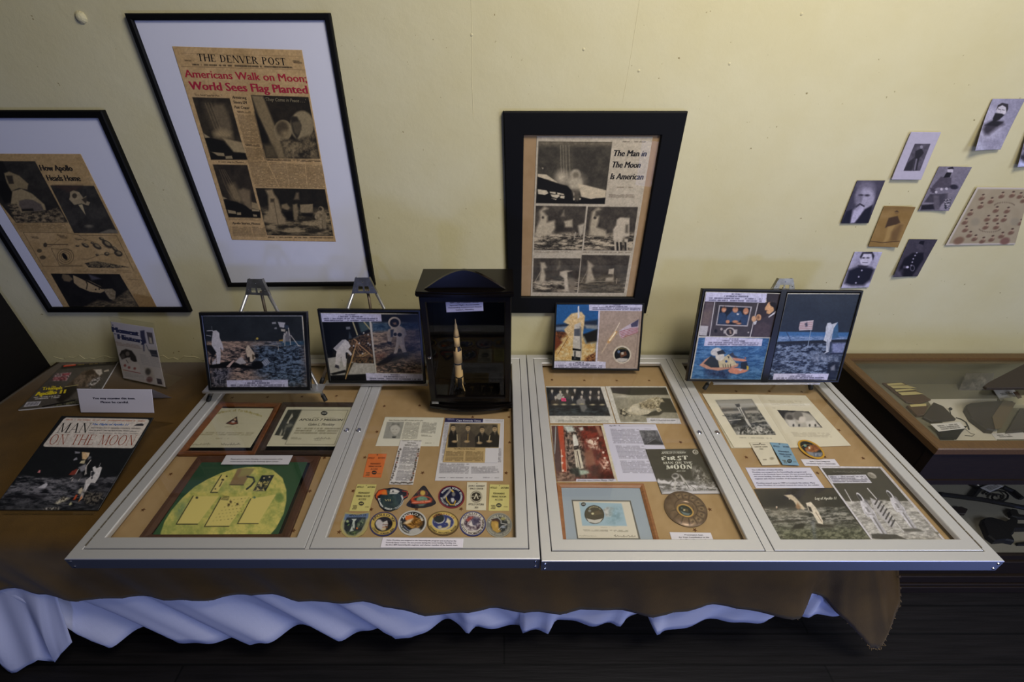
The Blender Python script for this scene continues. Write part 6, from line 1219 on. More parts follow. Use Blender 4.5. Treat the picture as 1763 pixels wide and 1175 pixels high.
# ---- right case, left door
p = Print(pin(.0012), [(60,66),(705,68),(825,470),(108,468)], M1, 1.3, (204,202,192)); m_ = [(64,78),(660,80),(764,388),(100,386)]; p.poly(m_, (36,38,40), .8); p.grain(9, 60, p.pmask(m_), 3); p.tex(p.pmask([(98,300),(740,300),(764,388),(100,386)], 3), (24,26,28), (66,72,74), 50, 6, (.5,1.5)); 
for x, y, c0 in ((130,115,(50,50,50)),(220,125,(172,170,162)),(296,118,(70,68,64)),(378,108,(36,36,36)),(460,128,(56,54,52)),(550,128,(44,44,44)),(640,128,(60,58,56)),(168,185,(66,60,54)),(252,185,(60,60,58)),(352,185,(50,52,56)),(452,180,(128,126,122)),(545,185,(40,40,40)),(640,185,(38,38,38))):
    s_ = 1.15 if y > 150 else 1; p.poly([(x-16,y+18),(x+16,y+18),(x+48*s_,y+44),(x+44*s_,y+92),(x-44*s_,y+92),(x-48*s_,y+44)], c0, 2.5); p.poly([(x-8,y+16),(x+8,y+16),(x+2,y+48)], (206,204,198), 1); p.ell(x, y, 13, 19, (186,178,164), 1); p.poly([(x-14,y-6),(x-10,y-20),(x+10,y-20),(x+14,y-6),(x,y-12)], (56,52,48), 1); p.line([(x,y+22),(x,y+44)], 4, (40,38,38))
for x, y in ((168,266),(258,266),(365,266),(455,262),(572,268),(678,268)): p.ell(x, y, 26, 9, (166,158,128), 1.5)
p.poly([(430,270),(500,270),(515,300),(480,345),(450,340)], (110,110,108), 3); p.rows([(345,400),(575,402),(578,412),(348,410)], 1, (110,108,102), .8); p.rows([(190,430),(740,436),(748,462),(192,458)], 3, (130,128,120), .7)
p.build('group_photograph', m=M_PHOTO, label='black and white group photograph of men in suits on a white card', cat='photo print')
p = Print(pin(.0024), [(230,194),(278,196),(286,230),(232,229)], M1, 1.6, (226,84,128)); p.rows([(240,203),(274,204),(278,224),(240,223)], 2, (150,50,84), .7); p.build('sticky_note', label='small pink sticky note on the group photograph', cat='sticky note')
p = Print(pin(.0020), [(712,66),(1380,66),(1545,478),(836,468)], M1, 1.3, (206,204,194)); q_ = [(768,80),(1372,80),(1520,420),(1530,462),(880,458)]; p.poly(q_, (148,144,126), .8); p.grain(12, 60, p.pmask(q_), 4); p.poly([(768,80),(1372,80),(1405,162),(1280,160),(1000,165),(792,140)], (54,52,46), 1.5); p.poly([(790,145),(1000,168),(1280,164),(1405,165),(1425,205),(1000,205),(820,190)], (164,160,142), 3); p.ell(905, 178, 55, 12, (190,186,168), 2)
p.poly([(1330,195),(1420,200),(1500,355),(1350,350),(1300,385),(1180,395),(1100,385),(1270,330),(1310,270)], (58,56,48), 2); 
rk_ = [(950,330),(1010,270),(1110,240),(1190,200),(1280,182),(1330,200),(1360,240),(1310,240),(1300,300),(1330,330),(1300,350),(1275,340),(1265,300),(1180,370),(1080,385),(1000,370)]
m = p.pmask(rk_, 1.2); p.tex(m, (150,140,112), (214,206,182), 60, 5, contrast=2.4); p.poly([(1020,280),(1110,245),(1180,260),(1230,320),(1160,372),(1060,382),(990,360)], (206,200,180), 6, .7); p.tex(m*p.pmask([(1080,240),(1180,240),(1270,270),(1210,320),(1090,300)], 6), (80,72,56), (180,168,136), 26, 8, contrast=3); p.tex(m*p.pmask([(1180,200),(1330,190),(1340,340),(1270,330),(1240,230)], 4), (100,92,70), (206,196,166), 22, 9, contrast=3); p.tex(p.pmask([(860,310),(940,310),(960,375),(1040,385),(1000,395),(880,390)], 3), (44,42,36), (190,182,156), 26, 10, contrast=3); p.ell(1050, 440, 30, 9, (100,96,84), 2)
q = [(1160,412),(1545,420),(1560,474),(1172,470)]; p.poly(q, (202,202,206), .6); p.text('Apollo 11 Moon rock from NASA', (1205,444), (1478,446), (2,-14), (70,68,72), .016)
p.build('photograph', m=M_PHOTO, label='black and white photograph of a pale rock on moon ground, beside the group photograph', cat='photo print')
p = Print(pin(.0014), [(110,488),(690,490),(850,1112),(185,1110)], M1, 1.3, (206,198,172)); ph = [(125,502),(664,500),(808,1070),(820,1105),(180,1105)]; m = p.pmask(ph, .8); p.tex(m, (62,26,20), (134,52,38), 80, 5, contrast=2)
p.tex(m*p.pmask([(250,500),(400,500),(500,800),(520,1060),(300,1060),(270,800)], 10), (34,26,24), (160,140,124), 26, 7, contrast=3); p.poly([(250,500),(350,500),(380,560),(300,570)], (196,204,196), 4); p.poly([(420,520),(465,510),(475,545),(440,555)], (186,192,186), 3)
p.poly([(125,502),(200,502),(240,1000),(160,1000)], (76,66,66), 4, .8); p.line([(170,510),(160,800)], 12, (150,156,156)); p.poly([(190,502),(250,502),(290,1000),(245,1010),(225,800)], (176,74,44), 2); p.line([(232,760),(240,1000)], 9, (206,170,140)); p.line([(280,620),(290,1100)], 5, (190,170,150)); p.dots([(240,905),(238,830),(250,990)], 12, (214,200,186))
p.poly([(355,600),(385,590),(405,640),(420,700),(415,760),(375,750),(360,680)], (214,214,206), 2); p.poly([(368,720),(420,715),(425,760),(372,760)], (50,44,42), 1.5); p.poly([(370,765),(430,755),(475,960),(420,975),(395,960)], (206,200,180), 1.5); p.line([(405,775),(440,960)], 10, (60,44,40)); p.line([(388,770),(415,960)], 5, (120,104,90)); p.poly([(410,980),(530,985),(545,1020),(430,1040)], (160,176,160), 3); p.poly([(330,960),(420,960),(440,1060),(330,1040)], (26,32,28), 5)
p.poly([(480,800),(560,740),(610,920),(510,945)], (128,84,64), 3); p.tex(m*p.pmask([(500,650),(610,640),(650,760),(540,740)], 6), (120,60,44), (226,206,186), 22, 9, contrast=3); p.poly([(600,500),(640,500),(690,610),(650,615)], (150,104,84), 3); p.tex(m*p.pmask([(640,880),(740,850),(770,980),(680,1000)], 8), (96,36,28), (206,170,150), 20, 11, contrast=3); p.dots([(545,660),(600,690),(705,850),(690,790),(735,900),(700,960),(630,635)], 12, (224,206,190), 1.5); p.poly([(520,960),(700,990),(808,1070),(560,1070)], (52,22,18), 12, .7); p.tex(m*p.pmask([(180,1000),(380,1030),(380,1105),(180,1105)], 4), (70,50,40), (170,140,120), 30, 13)
q = [(392,1080),(825,1080),(836,1110),(394,1112)]; p.poly(q, (198,198,212), .6); p.text('Kennedy Space Center Photo, 1969', (412,1102), (795,1102), (1,-13), (50,48,60), .02)
p.build('photograph', m=M_PHOTO, label='colour photograph of a white rocket in a red launch tower', cat='photo print')
p = Print(pin(.0010), [(686,480),(1262,480),(1372,740),(1290,1108),(848,1108)][:2]+[(1440,900),(848,1108)], M1, 1, WHT) if False else Print(pin(.0010), [(686,480),(1262,482),(1512,1106),(848,1110)], M1, 1.1, (202,202,218)); p.text('Apollo 11', (752,506), (868,504), (3,-16), (110,108,124), .02); p.line([(870,503),(1240,500)], 3, (150,148,160)); p.rows([(765,530),(1080,532),(1135,695),(800,692)], 12, (130,128,142), .7); p.rows([(820,712),(1140,714),(1210,860),(865,858)], 10, (130,128,142), .7); p.rows([(870,878),(1210,880),(1245,1020),(905,1018)], 9, (130,128,142), .7)
q = [(1080,548),(1280,548),(1352,706),(1138,706)]; p.tex(p.pmask(q, .8), (70,70,76), (120,120,124), 40, 5); p.poly([(1150,700),(1250,640),(1340,690),(1350,705)], (50,50,54), 4); p.line([(1170,690),(1260,640)], 6, (120,118,122)); p.rows([(1140,530),(1210,532),(1214,540),(1143,538)], 1, (120,118,130), .7)
p.build('document', label='white typed sheet with one small grey picture, partly under the record sleeve', cat='document')
p = Print(pin(.0040), [(838,72),(1300,68),(1505,468),(982,470)], M2, 1.4, (66,63,54)); p.grain(5, 60, seed=3)
p.poly([(935,345),(1000,360),(1060,380),(1100,400),(1200,360),(1300,380),(1420,380),(1470,390),(1505,468),(982,470)], (150,150,150), 3); p.tex(p.pmask([(935,340),(1500,370),(1505,440),(975,440)], 6), (90,88,84), (206,204,204), 46, 5, (.6,1.6), 2.6); p.tex(p.pmask([(1260,240),(1310,230),(1400,330),(1450,390),(1300,380),(1270,300)], 10), (70,66,58), (170,168,160), 36, 8, contrast=2.6); p.poly([(940,370),(950,335),(985,360),(1000,345),(1040,365),(1075,350),(1050,385)], (206,204,204), 2)
p.ell(1105, 312, 34, 26, (160,158,152), 2); p.ell(1100, 310, 22, 14, (70,68,62), 2); p.poly([(1070,315),(1090,330),(1110,330),(1105,430),(1090,435),(1098,350)], (186,184,178), 2); p.poly([(1140,295),(1160,310),(1200,360),(1215,390),(1190,385),(1160,340)], (180,178,172), 2); p.line([(1190,370),(1220,415)], 6, (80,78,72)); p.line([(1230,395),(1280,425)], 4, (90,88,82)); p.poly([(1000,455),(1505,440),(1505,470),(982,472)], (196,195,198), 3)
p.text('COMMEMORATIVE SOUND OF', (980,98), (1180,96), (3,-10), (170,168,158), .01); p.text('APOLLO 11 FLIGHT', (978,114), (1195,110), (4,-14), (200,198,186), .024)
p.serif('FIRST', (984,178), (1218,172), (-8,-42), (206,203,190), 1.9, 0, .16); p.serif('MAN ON THE', (996,205), (1256,203), (-4,-22), (200,197,184), 1.6, 0, .14); p.serif('MOON', (1022,252), (1258,250), (-8,-44), (206,203,190), 1.9, 0, .16); p.text('JULY 1969', (1115,272), (1192,272), (1,-9), (190,188,176), .02); p.text('HUGH DOWNS', (1262,446), (1466,442), (3,-18), (70,68,62), .012)
p.ell(1282, 97, 27, 20, (190,188,176), .8, 20); p.ell(1284, 97, 18, 13, (90,86,74), .8, 20); p.ell(1286, 98, 8, 6, (196,194,182))
p.build('record_sleeve', thick=.003, label='dark record sleeve with bold white lettering about the moon, above the medallion', cat='record')
q = [(40,368),(822,372),(985,960),(90,960)]
t = framed('framed_certificate', 'light wood framed certificate with a pale blue mat and round moon emblem', q, M2, .016, mat('honey_wood_frame', (150, 96, 54), .4, var=(26, (124, 76, 42), (1, 6, 1)), coat=.2))
slab('blue_mat', inset([pin(.0068).at(M2[0]+x/M2[2], M2[1]+y/M2[2]) for x, y in q], .013), (0,0,1), -.0006, .0, mat('pale_blue_mat', (154, 164, 180), .85), t)
slab('grey_mat_edge', [pin(.0072).at(M2[0]+x/M2[2], M2[1]+y/M2[2]) for x, y in [(176,524),(704,530),(794,882),(226,874)]][::-1], (0,0,1), -.0004, .0002, mat('grey_mat_core', (96, 92, 90), .8), t)
p = Print(pin(.0078), [(188,536),(694,540),(774,868),(236,864)], M2, 1.2, (208,202,186)); p.poly([(244,545),(622,556),(672,758),(272,756)], (156,182,196), 1.5); nasa(p, 282, 564, 21, 17, (2,-11), (44,42,44), (190,190,190)); p.ell(380, 656, 88, 82, (70,64,52), .8, 20); p.ring(380, 656, 88, 82, 5, (44,40,34), .8, 20); p.poly([(310,690),(380,705),(455,690),(430,725),(390,735),(330,722)], (196,194,186), 1.5); p.poly([(340,640),(420,620),(450,650),(380,665)], (92,82,62), 2); p.ell(365, 648, 12, 9, (206,202,160)); p.ell(338, 622, 13, 12, (130,134,130)); p.arc_text('APOLLO 11', (380,650), 62, 58, 225, 320, 12, (180,172,140), .01); p.tex(p.pmask([(460,610),(500,585),(550,600),(560,650),(520,680),(480,670)], 3), (150,150,146), (206,206,204), 26, 5, contrast=2.2); p.tex(p.pmask([(520,600),(610,600),(620,690),(560,740),(500,720),(520,680)], 14), (120,150,160), (150,180,196), 30, 8)
p.rows([(435,766),(520,768),(522,776),(437,774)], 1, (150,146,130), .6); p.rows([(280,788),(680,794),(686,812),(284,806)], 2, (130,126,112), .8); p.scribble((248,850),(398,852),14,(130,126,112),4); p.scribble((556,856),(752,856),22,(80,76,66),5)
p.build('certificate', t)
# bronze medallion
bm = bpy.data.materials.new('embossed_bronze'); bm.use_nodes = True; nt_ = bm.node_tree; bb = nt_.nodes['Principled BSDF']; aa = nt_.nodes.new('ShaderNodeAttribute'); aa.attribute_name = 'ink'; nt_.links.new(aa.outputs['Color'], bb.inputs['Base Color']); bb.inputs['Metallic'].default_value = .45; bb.inputs['Roughness'].default_value = .38
O = ellipse(1196, 612, 204, 148, 90, 27)
def dome_m(b):
    return .0105*np.sqrt(np.clip(1-(b/1.02)**4, 0, 1)) + np.where(b < .40, -.0025, 0) + np.where((b > .33) & (b < .42), .002, 0)
p = Print(pin(.0012), None, M2, 1, (112,92,72), outline=O, rings=40, dome=dome_m); p.grain(16, 26, seed=6)
def E(a, r): 
    a = R(a); x, y = 204*r*math.cos(a), 148*r*math.sin(a); c, s_ = math.cos(R(27)), math.sin(R(27)); return (1192+x*c-y*s_, 618+x*s_+y*c)
for k in range(12):
    a = -150+k*26; p.line([E(a, .52), E(a, .90)], 5, (62,48,40)); q = [E(a+5,.62), E(a+20,.62), E(a+20,.86), E(a+5,.86)]
    if k < 8: p.poly(q, (150,128,98), 2); c = np.mean(q, 0); p.ell(c[0], c[1], 13, 9, (84,68,54), 1.5); p.line([q[0], q[2]], 4, (96,80,62))
p.ell(*E(0,.52), 1, 1, (62,48,40)); p.ring(1192, 618, 204*.53, 148*.53, 5, (66,50,40), 1, 27); p.ell(1186, 636, 80, 55, (196,160,90), .8, 27); p.ell(1186, 636, 66, 44, (40,46,44), .8, 27); p.poly([(1140,640),(1200,655),(1235,660),(1215,684),(1170,675)], (110,130,136), 2); p.poly([(1160,610),(1210,620),(1215,645),(1170,640)], (96,84,60), 2); p.ell(1178, 630, 9, 7, (220,214,180)); p.ell(1155, 612, 8, 7, (90,110,110))
p.build('medallion', m=bm, thick=.001, label='round embossed bronze medallion with a dark centre emblem', cat='medallion')
p = Print(pin(.0014), [(1050,812),(1418,818),(1452,905),(1078,905)], M2, 1.2, WHT); p.lines([(1130,826),(1400,828),(1408,890),(1140,890)], ['Presentation Item', 'for Your Contribution to the', 'First Manned Lunar Landing'], (56,54,64), .022, .5, 'c')
p.build('title_label', label='white typed label below the bronze medallion', cat='label')
# ---- right case, right door
p = Print(pin(.0010), [(135,96),(690,92),(1040,648),(425,640)], N1, .4, (196,190,166)); p.build('booklet_cover', label='lower pages of the open booklet, showing at its left edge', cat='booklet') if False else None
bk = thing('open_booklet', 'open cream booklet with a rocket picture and a group portrait', 'booklet', P_IN.at(1320,715))
p = Print(pin(.0016), [(128,94),(700,90),(1020,650),(418,650)], N1, .35, (198,192,168)); p.build('under_pages', bk, thick=.001)
def pg_curl(P): return np.zeros_like(P)
p = Print(pin(.0040), [(116,80),(690,88),(1040,646),(446,642)], N1, 1.2, (214,208,184)); p.grain(4, 90, seed=3); q = [(254,150),(632,138),(886,512),(476,512)]; m = p.pmask(q, .8); p.tex(m, (60,60,56), (150,148,138), 46, 5, (.5,1.4), 2.4); p.poly([(254,150),(632,138),(690,225),(560,240),(310,232)], (158,156,146), 4); p.poly([(310,240),(680,222),(695,255),(330,265)], (92,90,84), 4); p.poly([(330,268),(700,258),(712,282),(340,290)], (164,160,150), 3); p.poly([(400,350),(560,330),(700,420),(480,430)], (50,50,48), 8, .7)
p.line([(400,360),(520,350)], 7, (190,188,178)); p.line([(640,380),(780,360),(830,430)], 8, (176,174,164)); p.line([(330,310),(560,335)], 6, (50,50,46))
p.poly([(456,190),(505,188),(540,250),(600,370),(660,470),(640,480),(590,400),(530,300)], (190,188,178), 1.2); p.poly([(455,190),(505,185),(515,215),(480,225)], (66,64,60), 1.5); p.poly([(520,230),(545,240),(600,340),(580,345)], (90,88,82), 1.5); p.line([(500,225),(560,340)], 7, (60,58,56)); p.poly([(560,450),(680,430),(870,480),(880,505),(600,500)], (70,70,66), 3); p.poly([(610,480),(760,470),(780,490),(620,498)], (196,194,184), 2); p.tex(p.pmask([(480,440),(720,400),(870,500),(490,505)], 6)*m, (50,50,46), (196,194,184), 26, 9, contrast=2.8); p.rows([(500,532),(840,540),(850,556),(512,548)], 1, (150,146,130), .7)
p.build('left_page', bk, thick=.0018)
p = Print(pin(.0040), [(690,88),(1195,98),(1672,622),(1040,646)], N1, 1.2, (212,206,182)); p.grain(4, 90, seed=5); p.poly([(690,88),(730,90),(1090,640),(1040,646)], (198,190,164), 6, .6); q = [(896,250),(1230,266),(1376,436),(1028,428)]; m = p.pmask(q, .8); p.poly(q, (48,46,44), .8); p.ell(1140, 380, 170, 110, (176,172,160), 4); p.mix((1-m)*0, (0,0,0)); p.c = np.where((m < .5)[:, None] & (p.pmask([(850,230),(1420,230),(1420,500),(980,500)], .5) > .5)[:, None], np.array([[212,206,182]]), p.c)
for x, y, c0 in ((1030,320,(120,116,108)),(1150,345,(196,190,176)),(1120,310,(110,106,98))): p.mix(p.emask(x, y, 52, 46, 3, 30)*m, c0)
p.mix(p.emask(1030, 330, 32, 28, 2, 30)*m, (84,80,74)); p.mix(p.emask(1160, 350, 34, 30, 2, 30)*m, (206,200,188)); p.mix(p.pmask([(1000,350),(1080,360),(1120,430),(1030,425)], 3)*m, (200,196,186)); p.mix(p.pmask([(1190,370),(1290,360),(1360,430),(1220,432)], 3)*m, (206,202,192))
for x in (1070, 1130, 1240, 1300): p.mix(p.emask(x, 412, 10, 14, 1.5)*m, (70,68,64))
p.rows([(800,145),(1150,155),(1200,210),(850,200)], 4, (186,178,152), .8); p.rows([(850,225),(880,228),(882,236),(852,234)], 1, (150,146,130), .6); p.rows([(1040,480),(1440,490),(1480,540),(1080,530)], 4, (176,168,146), .8)
p.build('right_page', bk, thick=.0018)
def blank(l): return l
badge([(608,592),(820,590),(928,822),(745,830)], N1, (206,200,178), .0062, [('KENNEDY SPACE', .12, .74, .12, .05), ('CENTER GUIDE', .12, .80, .22, .05), ('PASS', .34, .52, .32, .05)], 'off white badge half under the blue badge', (90,84,70), 'access badges', None, lambda p, q: (p.rows(sub(q, .2, .72, .42, .8), 1, (120,112,96), .7), p.ell(*bil(q, .72, .72), 22, 14, (150,142,120), 2)))
badge([(822,590),(1012,604),(1132,832),(958,822)], N1, (122,158,180), .0080, [('APOLLO', .06, .42, .2, .07), ('SATURN', .62, .96, .19, .07), ('PERMANENT', .2, .82, .43, .07), ('FIRING ROOM', .16, .86, .55, .07), ('ACCESS', .32, .72, .65, .07)], 'light blue access badge beside the off white badge', (50,66,90), 'access badges', (.54,.82), ex1)
p = patch(ellipse(1256, 664, 156, 74, 60, 30), N1, (192,148,48), .0062); p.ell(1256, 664, 132, 58, (26,26,28), 1, 30); p.poly([(1190,660),(1240,625),(1300,620),(1350,660),(1310,690),(1260,700),(1210,700)], (138,84,48), 2); p.tex(p.pmask([(1190,660),(1240,625),(1300,620),(1350,660),(1310,690),(1260,700),(1210,700)], 2), (110,62,34), (166,108,64), 26, 5); p.poly([(1200,685),(1280,700),(1375,700),(1360,740),(1290,745),(1230,720)], (130,134,140), 2); p.poly([(1225,640),(1245,640),(1245,662),(1228,662)], (214,206,180), 1.2); p.ell(1190, 626, 18, 13, (110,150,140), 1.2, 30); p.tex(p.pmask([(1270,705),(1360,710),(1340,740),(1290,742)], 2), (60,70,90), (150,156,164), 20, 7)
p.arc_text('APOLLO 11', (1240,650), 88, 34, 200, 300, 11, (190,150,60), .01)
done(p, 'oval patch with a bright gold edge lying on the open booklet')
p = Print(pin(.0014), [(1144,766),(1500,764),(1556,838),(1190,836)], N1, 1.2, WHT); p.lines([(1200,778),(1480,780),(1520,826),(1210,822)], ['Apollo 11 Moon Landing Patch.', 'A Presentation Apollo 11 Commemorative.'], (56,54,64), .02, .5, 'c'); p.build('title_label', label='small white typed label below the gold edged oval patch', cat='label')
p = Print(pin(.0014), [(62,74),(596,74),(714,242),(150,244)], N2, 1.2, (204,204,220)); p.lines([(112,84),(596,82),(674,226),(164,228)], ['The Collection of Galen Mookley', 'Mookley was assigned to the Saturn/Apollo program and', 'worked at the Kennedy Space Center. He was present during', 'the moon landing. Mookley was the first IBM Saturn/Apollo', 'engineer and charter member of the launch team.', '', 'Mookley passed away in 1989 in Loveland. His widow, Mary', 'Anne Mookley of Loveland, loaned the items for the exhibit.'], (56,54,78), .02, .5)
p.build('title_label', label='large white typed label above the dark landing print', cat='label')
p = Print(pin(.0014), [(132,250),(785,240),(1112,692),(362,700)], N2, 1.3, (60,56,50)); p.grain(6, 90, seed=3); p.ell(340, 345, 140, 60, (42,40,40), 14); p.poly([(700,310),(830,300),(900,395),(700,395)], (44,42,38), 10); p.tex(p.pmask([(215,412),(880,395),(1112,692),(362,700)], 2), (46,46,42), (150,148,138), 46, 6, (.55,1.8), 2.6); p.tex(p.pmask([(300,560),(1040,560),(1112,692),(362,700)], 20), (56,58,46), (124,126,104), 30, 8, (.8,1.2), 2.6); p.poly([(230,415),(560,412),(560,460),(300,480)], (150,144,128), 12, .5); p.poly([(280,515),(560,500),(570,510),(290,528)], (50,48,42), 3); p.poly([(470,540),(555,530),(540,575),(440,580)], (44,42,36), 3); p.poly([(640,535),(800,545),(780,565),(650,562)], (52,48,42), 4); p.line([(615,520),(640,690)], 22, (130,140,160), .35, 6)
p.poly([(380,300),(440,295),(470,315),(520,370),(555,410),(540,420),(490,400),(460,350)], (200,186,160), 2); p.poly([(560,365),(600,355),(640,400),(670,450),(700,510),(700,540),(660,530),(620,460),(580,420)], (214,204,184), 1.5); p.poly([(575,390),(600,400),(615,440),(590,430)], (50,46,44), 1.5); p.line([(640,440),(690,520)], 5, (130,110,90)); p.dots([(425,330),(320,398)], 7, (206,190,170)); p.line([(318,402),(320,412)], 3, (190,140,120)); p.poly([(490,360),(520,400),(500,420),(475,400)], (150,120,90), 3)
p.text('Log of Apollo 11', (634,338), (806,336), (2,-22), (206,202,190), .014)
p.build('photograph', m=M_PHOTO, thick=.001, label='dark landing print with white title lettering at the front of the right case', cat='photo print')
p = Print(pin(.0026), [(660,62),(1180,66),(1722,688),(1112,690)], N2, 1.3, (202,200,206)); ph = [(688,78),(1168,80),(1690,676),(1120,676)]; m = p.pmask(ph, .6); p.poly(ph, (66,63,56), .6); p.tex(m*p.pmask([(870,350),(1420,350),(1690,676),(1120,676)], 2), (130,128,124), (196,194,188), 40, 5, (.6,1.8), 2.2)
p.tex(m*p.pmask([(1060,340),(1220,340),(1240,390),(1080,390)], 3), (120,118,112), (180,178,172), 20, 9); p.ell(1102, 138, 40, 20, (160,156,146), 1, 27); p.ell(1096, 142, 30, 12, (120,116,106), 2, 27); p.scribble((780,112),(1005,116),14,(150,148,140),6)
q = [(738,138),(1050,132),(1102,200),(775,202)]; p.poly(q, (196,196,206), .6); p.rows([(752,146),(1044,140),(1088,194),(785,196)], 4, (100,98,112), .85)
S2 = (198,197,204)
def suit(o, ux, uy, side): astronaut(p, o, ux, uy, S2, (110,108,110), (60,58,58), 1, side)
suit((1215,640), (195,20), (-235,-362), 1); suit((1455,585), (190,15), (-230,-326), 1)
p.line([(1065,245),(1200,400),(1360,600)], 8, (190,188,188)); p.poly([(1085,320),(1150,350),(1290,555),(1255,565),(1120,420)], (176,174,176), 2)
for k in range(7): p.line([(1128+22*k, 375+30*k),(1165+22*k-10, 352+30*k-26)], 14, (70,68,70))
p.poly([(1095,620),(1150,615),(1300,625),(1410,672),(1330,660),(1200,665),(1105,655)], (72,70,66), 2); p.poly([(1340,575),(1480,575),(1530,600),(1380,600)], (90,88,84), 2); p.line([(880,255),(945,370)], 7, (190,188,188)); p.poly([(1600,600),(1660,605),(1640,625)], (110,108,100), 2)
p.build('photograph', m=M_PHOTO, thick=.001, label='black and white photograph of two astronauts with a flag and a pasted caption', cat='photo print')
# ================================================================ left end of the table
T1 = (20, 540, 5.687); R0 = (0, 710, 6.296)
M_EDGE = mat('white_page_edges', (206, 204, 206), .8); M_CARD = mat('white_card', (214, 213, 224), .8)
# dark cabinet against the wall
dc = thing('dark_cabinet', 'tall dark wooden cabinet standing at the left end of the table', 'cabinet', (-2.42, 1.46, 0)); M_DARK = mat('almost_black_wood', (17, 15, 15), .6, var=(12, (12, 11, 11), (1, 1, 5)), spec=.2)
zt_ = CAMZ-.55
b = MB(); b.box((-2.66, 1.20, .06), (-2.160, 1.725, zt_-.02), .004); b.box((-2.64, 1.22, 0), (-2.175, 1.71, .06)); b.build('body', M_DARK, dc)
MB().box((-2.665, 1.185, zt_-.02), (-2.152, 1.728, zt_), .004).build('top', M_DARK, dc)
for x0, x1 in ((-2.655,-2.413), (-2.408,-2.166)):
    d = MB().box((x0, 1.186, .08), (x1, 1.1995, zt_-.03), .003).build('door', M_DARK, dc); MB().lathe(((-2.425 if x0 < -2.5 else -2.396), 1.186, .7), (0,-1,0), [(.004,0),(.004,.01),(.009,.014),(.007,.022),(.001,.024)], 12).build('knob', M_CHROME, d)
MB().box((-2.160, 1.64, CAMZ-.875), (-2.150, 1.715, CAMZ-.86), .001).build('clasp', M_EASEL, dc)
# magazine lying flat
PM = P_TABLE.off(.0075)
mq = [(495,508),(1040,470),(800,872),(62,944)]
mg = thing('magazine', 'dark magazine with yellow headline lying beside the dark cabinet', 'magazine', sum((PM.at(T1[0]+x/T1[2], T1[1]+y/T1[2]) for x, y in mq), Vector())/4-V(0,0,.0075))
p = Print(PM, mq, T1, 1.3, (84,80,74)); p.grain(8, 90, seed=2)
p.poly([(500,500),(1040,466),(1025,500),(480,545)], (36,34,34), 2); p.poly([(514,498),(640,488),(625,512),(506,524)], (206,62,40), 1); p.text('SMITHSONIAN', (522,514), (620,504), (2,-10), (230,150,120), .02); p.rows([(650,490),(850,478),(845,500),(645,512)], 1, (130,112,60), .9); p.rows([(860,482),(1020,474),(1012,490),(856,498)], 1, (96,90,70), .8)
p.poly([(620,640),(700,570),(790,545),(860,548),(890,560),(880,610),(870,660),(800,720),(740,728),(640,735),(560,720),(540,700)], (84,70,56), 3); p.tex(p.pmask([(620,640),(700,570),(800,545),(830,640),(760,720),(560,720)], 3), (64,54,44), (128,112,94), 40, 5); p.poly([(800,550),(880,545),(890,590),(860,610),(835,590)], (206,198,184), 2); p.ell(765, 580, 50, 22, (64,52,40), 2, -15); p.tex(p.pmask([(740,700),(800,640),(870,610),(880,640),(830,690),(770,730)], 3), (60,56,52), (206,202,196), 20, 7, contrast=3); p.poly([(905,560),(950,548),(955,566),(905,574)], (196,186,166), 1.2)
p.poly([(440,850),(520,720),(620,700),(650,740),(560,830),(480,880)], (40,36,32), 4); p.tex(p.pmask([(430,890),(560,850),(700,860),(650,900),(420,920)], 4), (30,28,26), (110,110,84), 26, 9, contrast=3); p.line([(300,915),(620,850)], 12, (24,22,22)); p.line([(520,720),(650,700)], 6, (196,184,120))
p.poly([(430,590),(590,575),(540,660),(390,662)], (110,88,86), 2); p.tex(p.pmask([(430,590),(590,575),(540,660),(390,662)], 2), (70,56,60), (196,176,176), 20, 4, contrast=3); p.poly([(500,590),(575,582),(560,606),(490,612)], (166,60,74), 1, .7); p.poly([(415,625),(545,615),(535,655),(400,655)], (160,60,70), 1, .5)
Y_ = (222,200,52); p.text('The', (385,728), (432,722), (6,-16), Y_, .03); p.text('Triumph', (300,752), (490,742), (8,-30), Y_, .04); p.text('of', (352,768), (385,766), (4,-12), Y_, .03); p.text('Apollo 11', (232,808), (520,782), (12,-38), Y_, .05)
p.rows([(212,818),(480,798),(470,830),(235,845)], 2, (206,204,196), .9, word=5); p.poly([(150,868),(290,860),(262,902),(116,916)], (206,206,214), .8)
for k in range(11): p.line([(160+k*11, 874-k*.6),(134+k*11.4, 905-k*.9)], 5 if k % 3 else 3, (80,80,88))
p.build('cover', mg, M_PHOTO, thick=.0006)
P = [P_TABLE.at(T1[0]+x/T1[2], T1[1]+y/T1[2]) for x, y in mq]; P = [V(*PM.at(T1[0]+x/T1[2], T1[1]+y/T1[2])) for x, y in mq]
b = MB(); b.prism([V(q_.x, q_.y, ZT+.001) for q_ in P][::-1], (0,0,.0058)); b.build('pages', M_EDGE, mg)
# slanted clear holder with a newspaper page
a0 = P_TABLE.off(.002).at(T1[0]+1095/T1[2], T1[1]+652/T1[2]); a1 = P_TABLE.off(.002).at(T1[0]+1522/T1[2], T1[1]+742/T1[2]); ex = (a1-a0).normalized(); nb = V(ex.y, -ex.x, 0)
if nb.y > 0: nb = -nb
th = R(17); nn = (nb*math.cos(th)+V(0,0,math.sin(th))).normalized(); PH = Plane(a0, nn); hq = [(950,30),(1388,98),(1522,740),(1095,650)]
Q = [PH.at(T1[0]+x/T1[2], T1[1]+y/T1[2]) for x, y in hq]; hd = thing('sign_holder', 'clear acrylic sign holder leaning back by the wall with a newspaper page', 'sign holder', (a0+a1)/2)
slab('front_sheet', Q[::-1] if (Q[1]-Q[0]).cross(Q[2]-Q[1]).dot(nn) < 0 else Q, nn, .0006, .0026, M_ACRYL, hd); slab('back_sheet', Q, nn, -.0044, -.0024, M_ACRYL, hd)
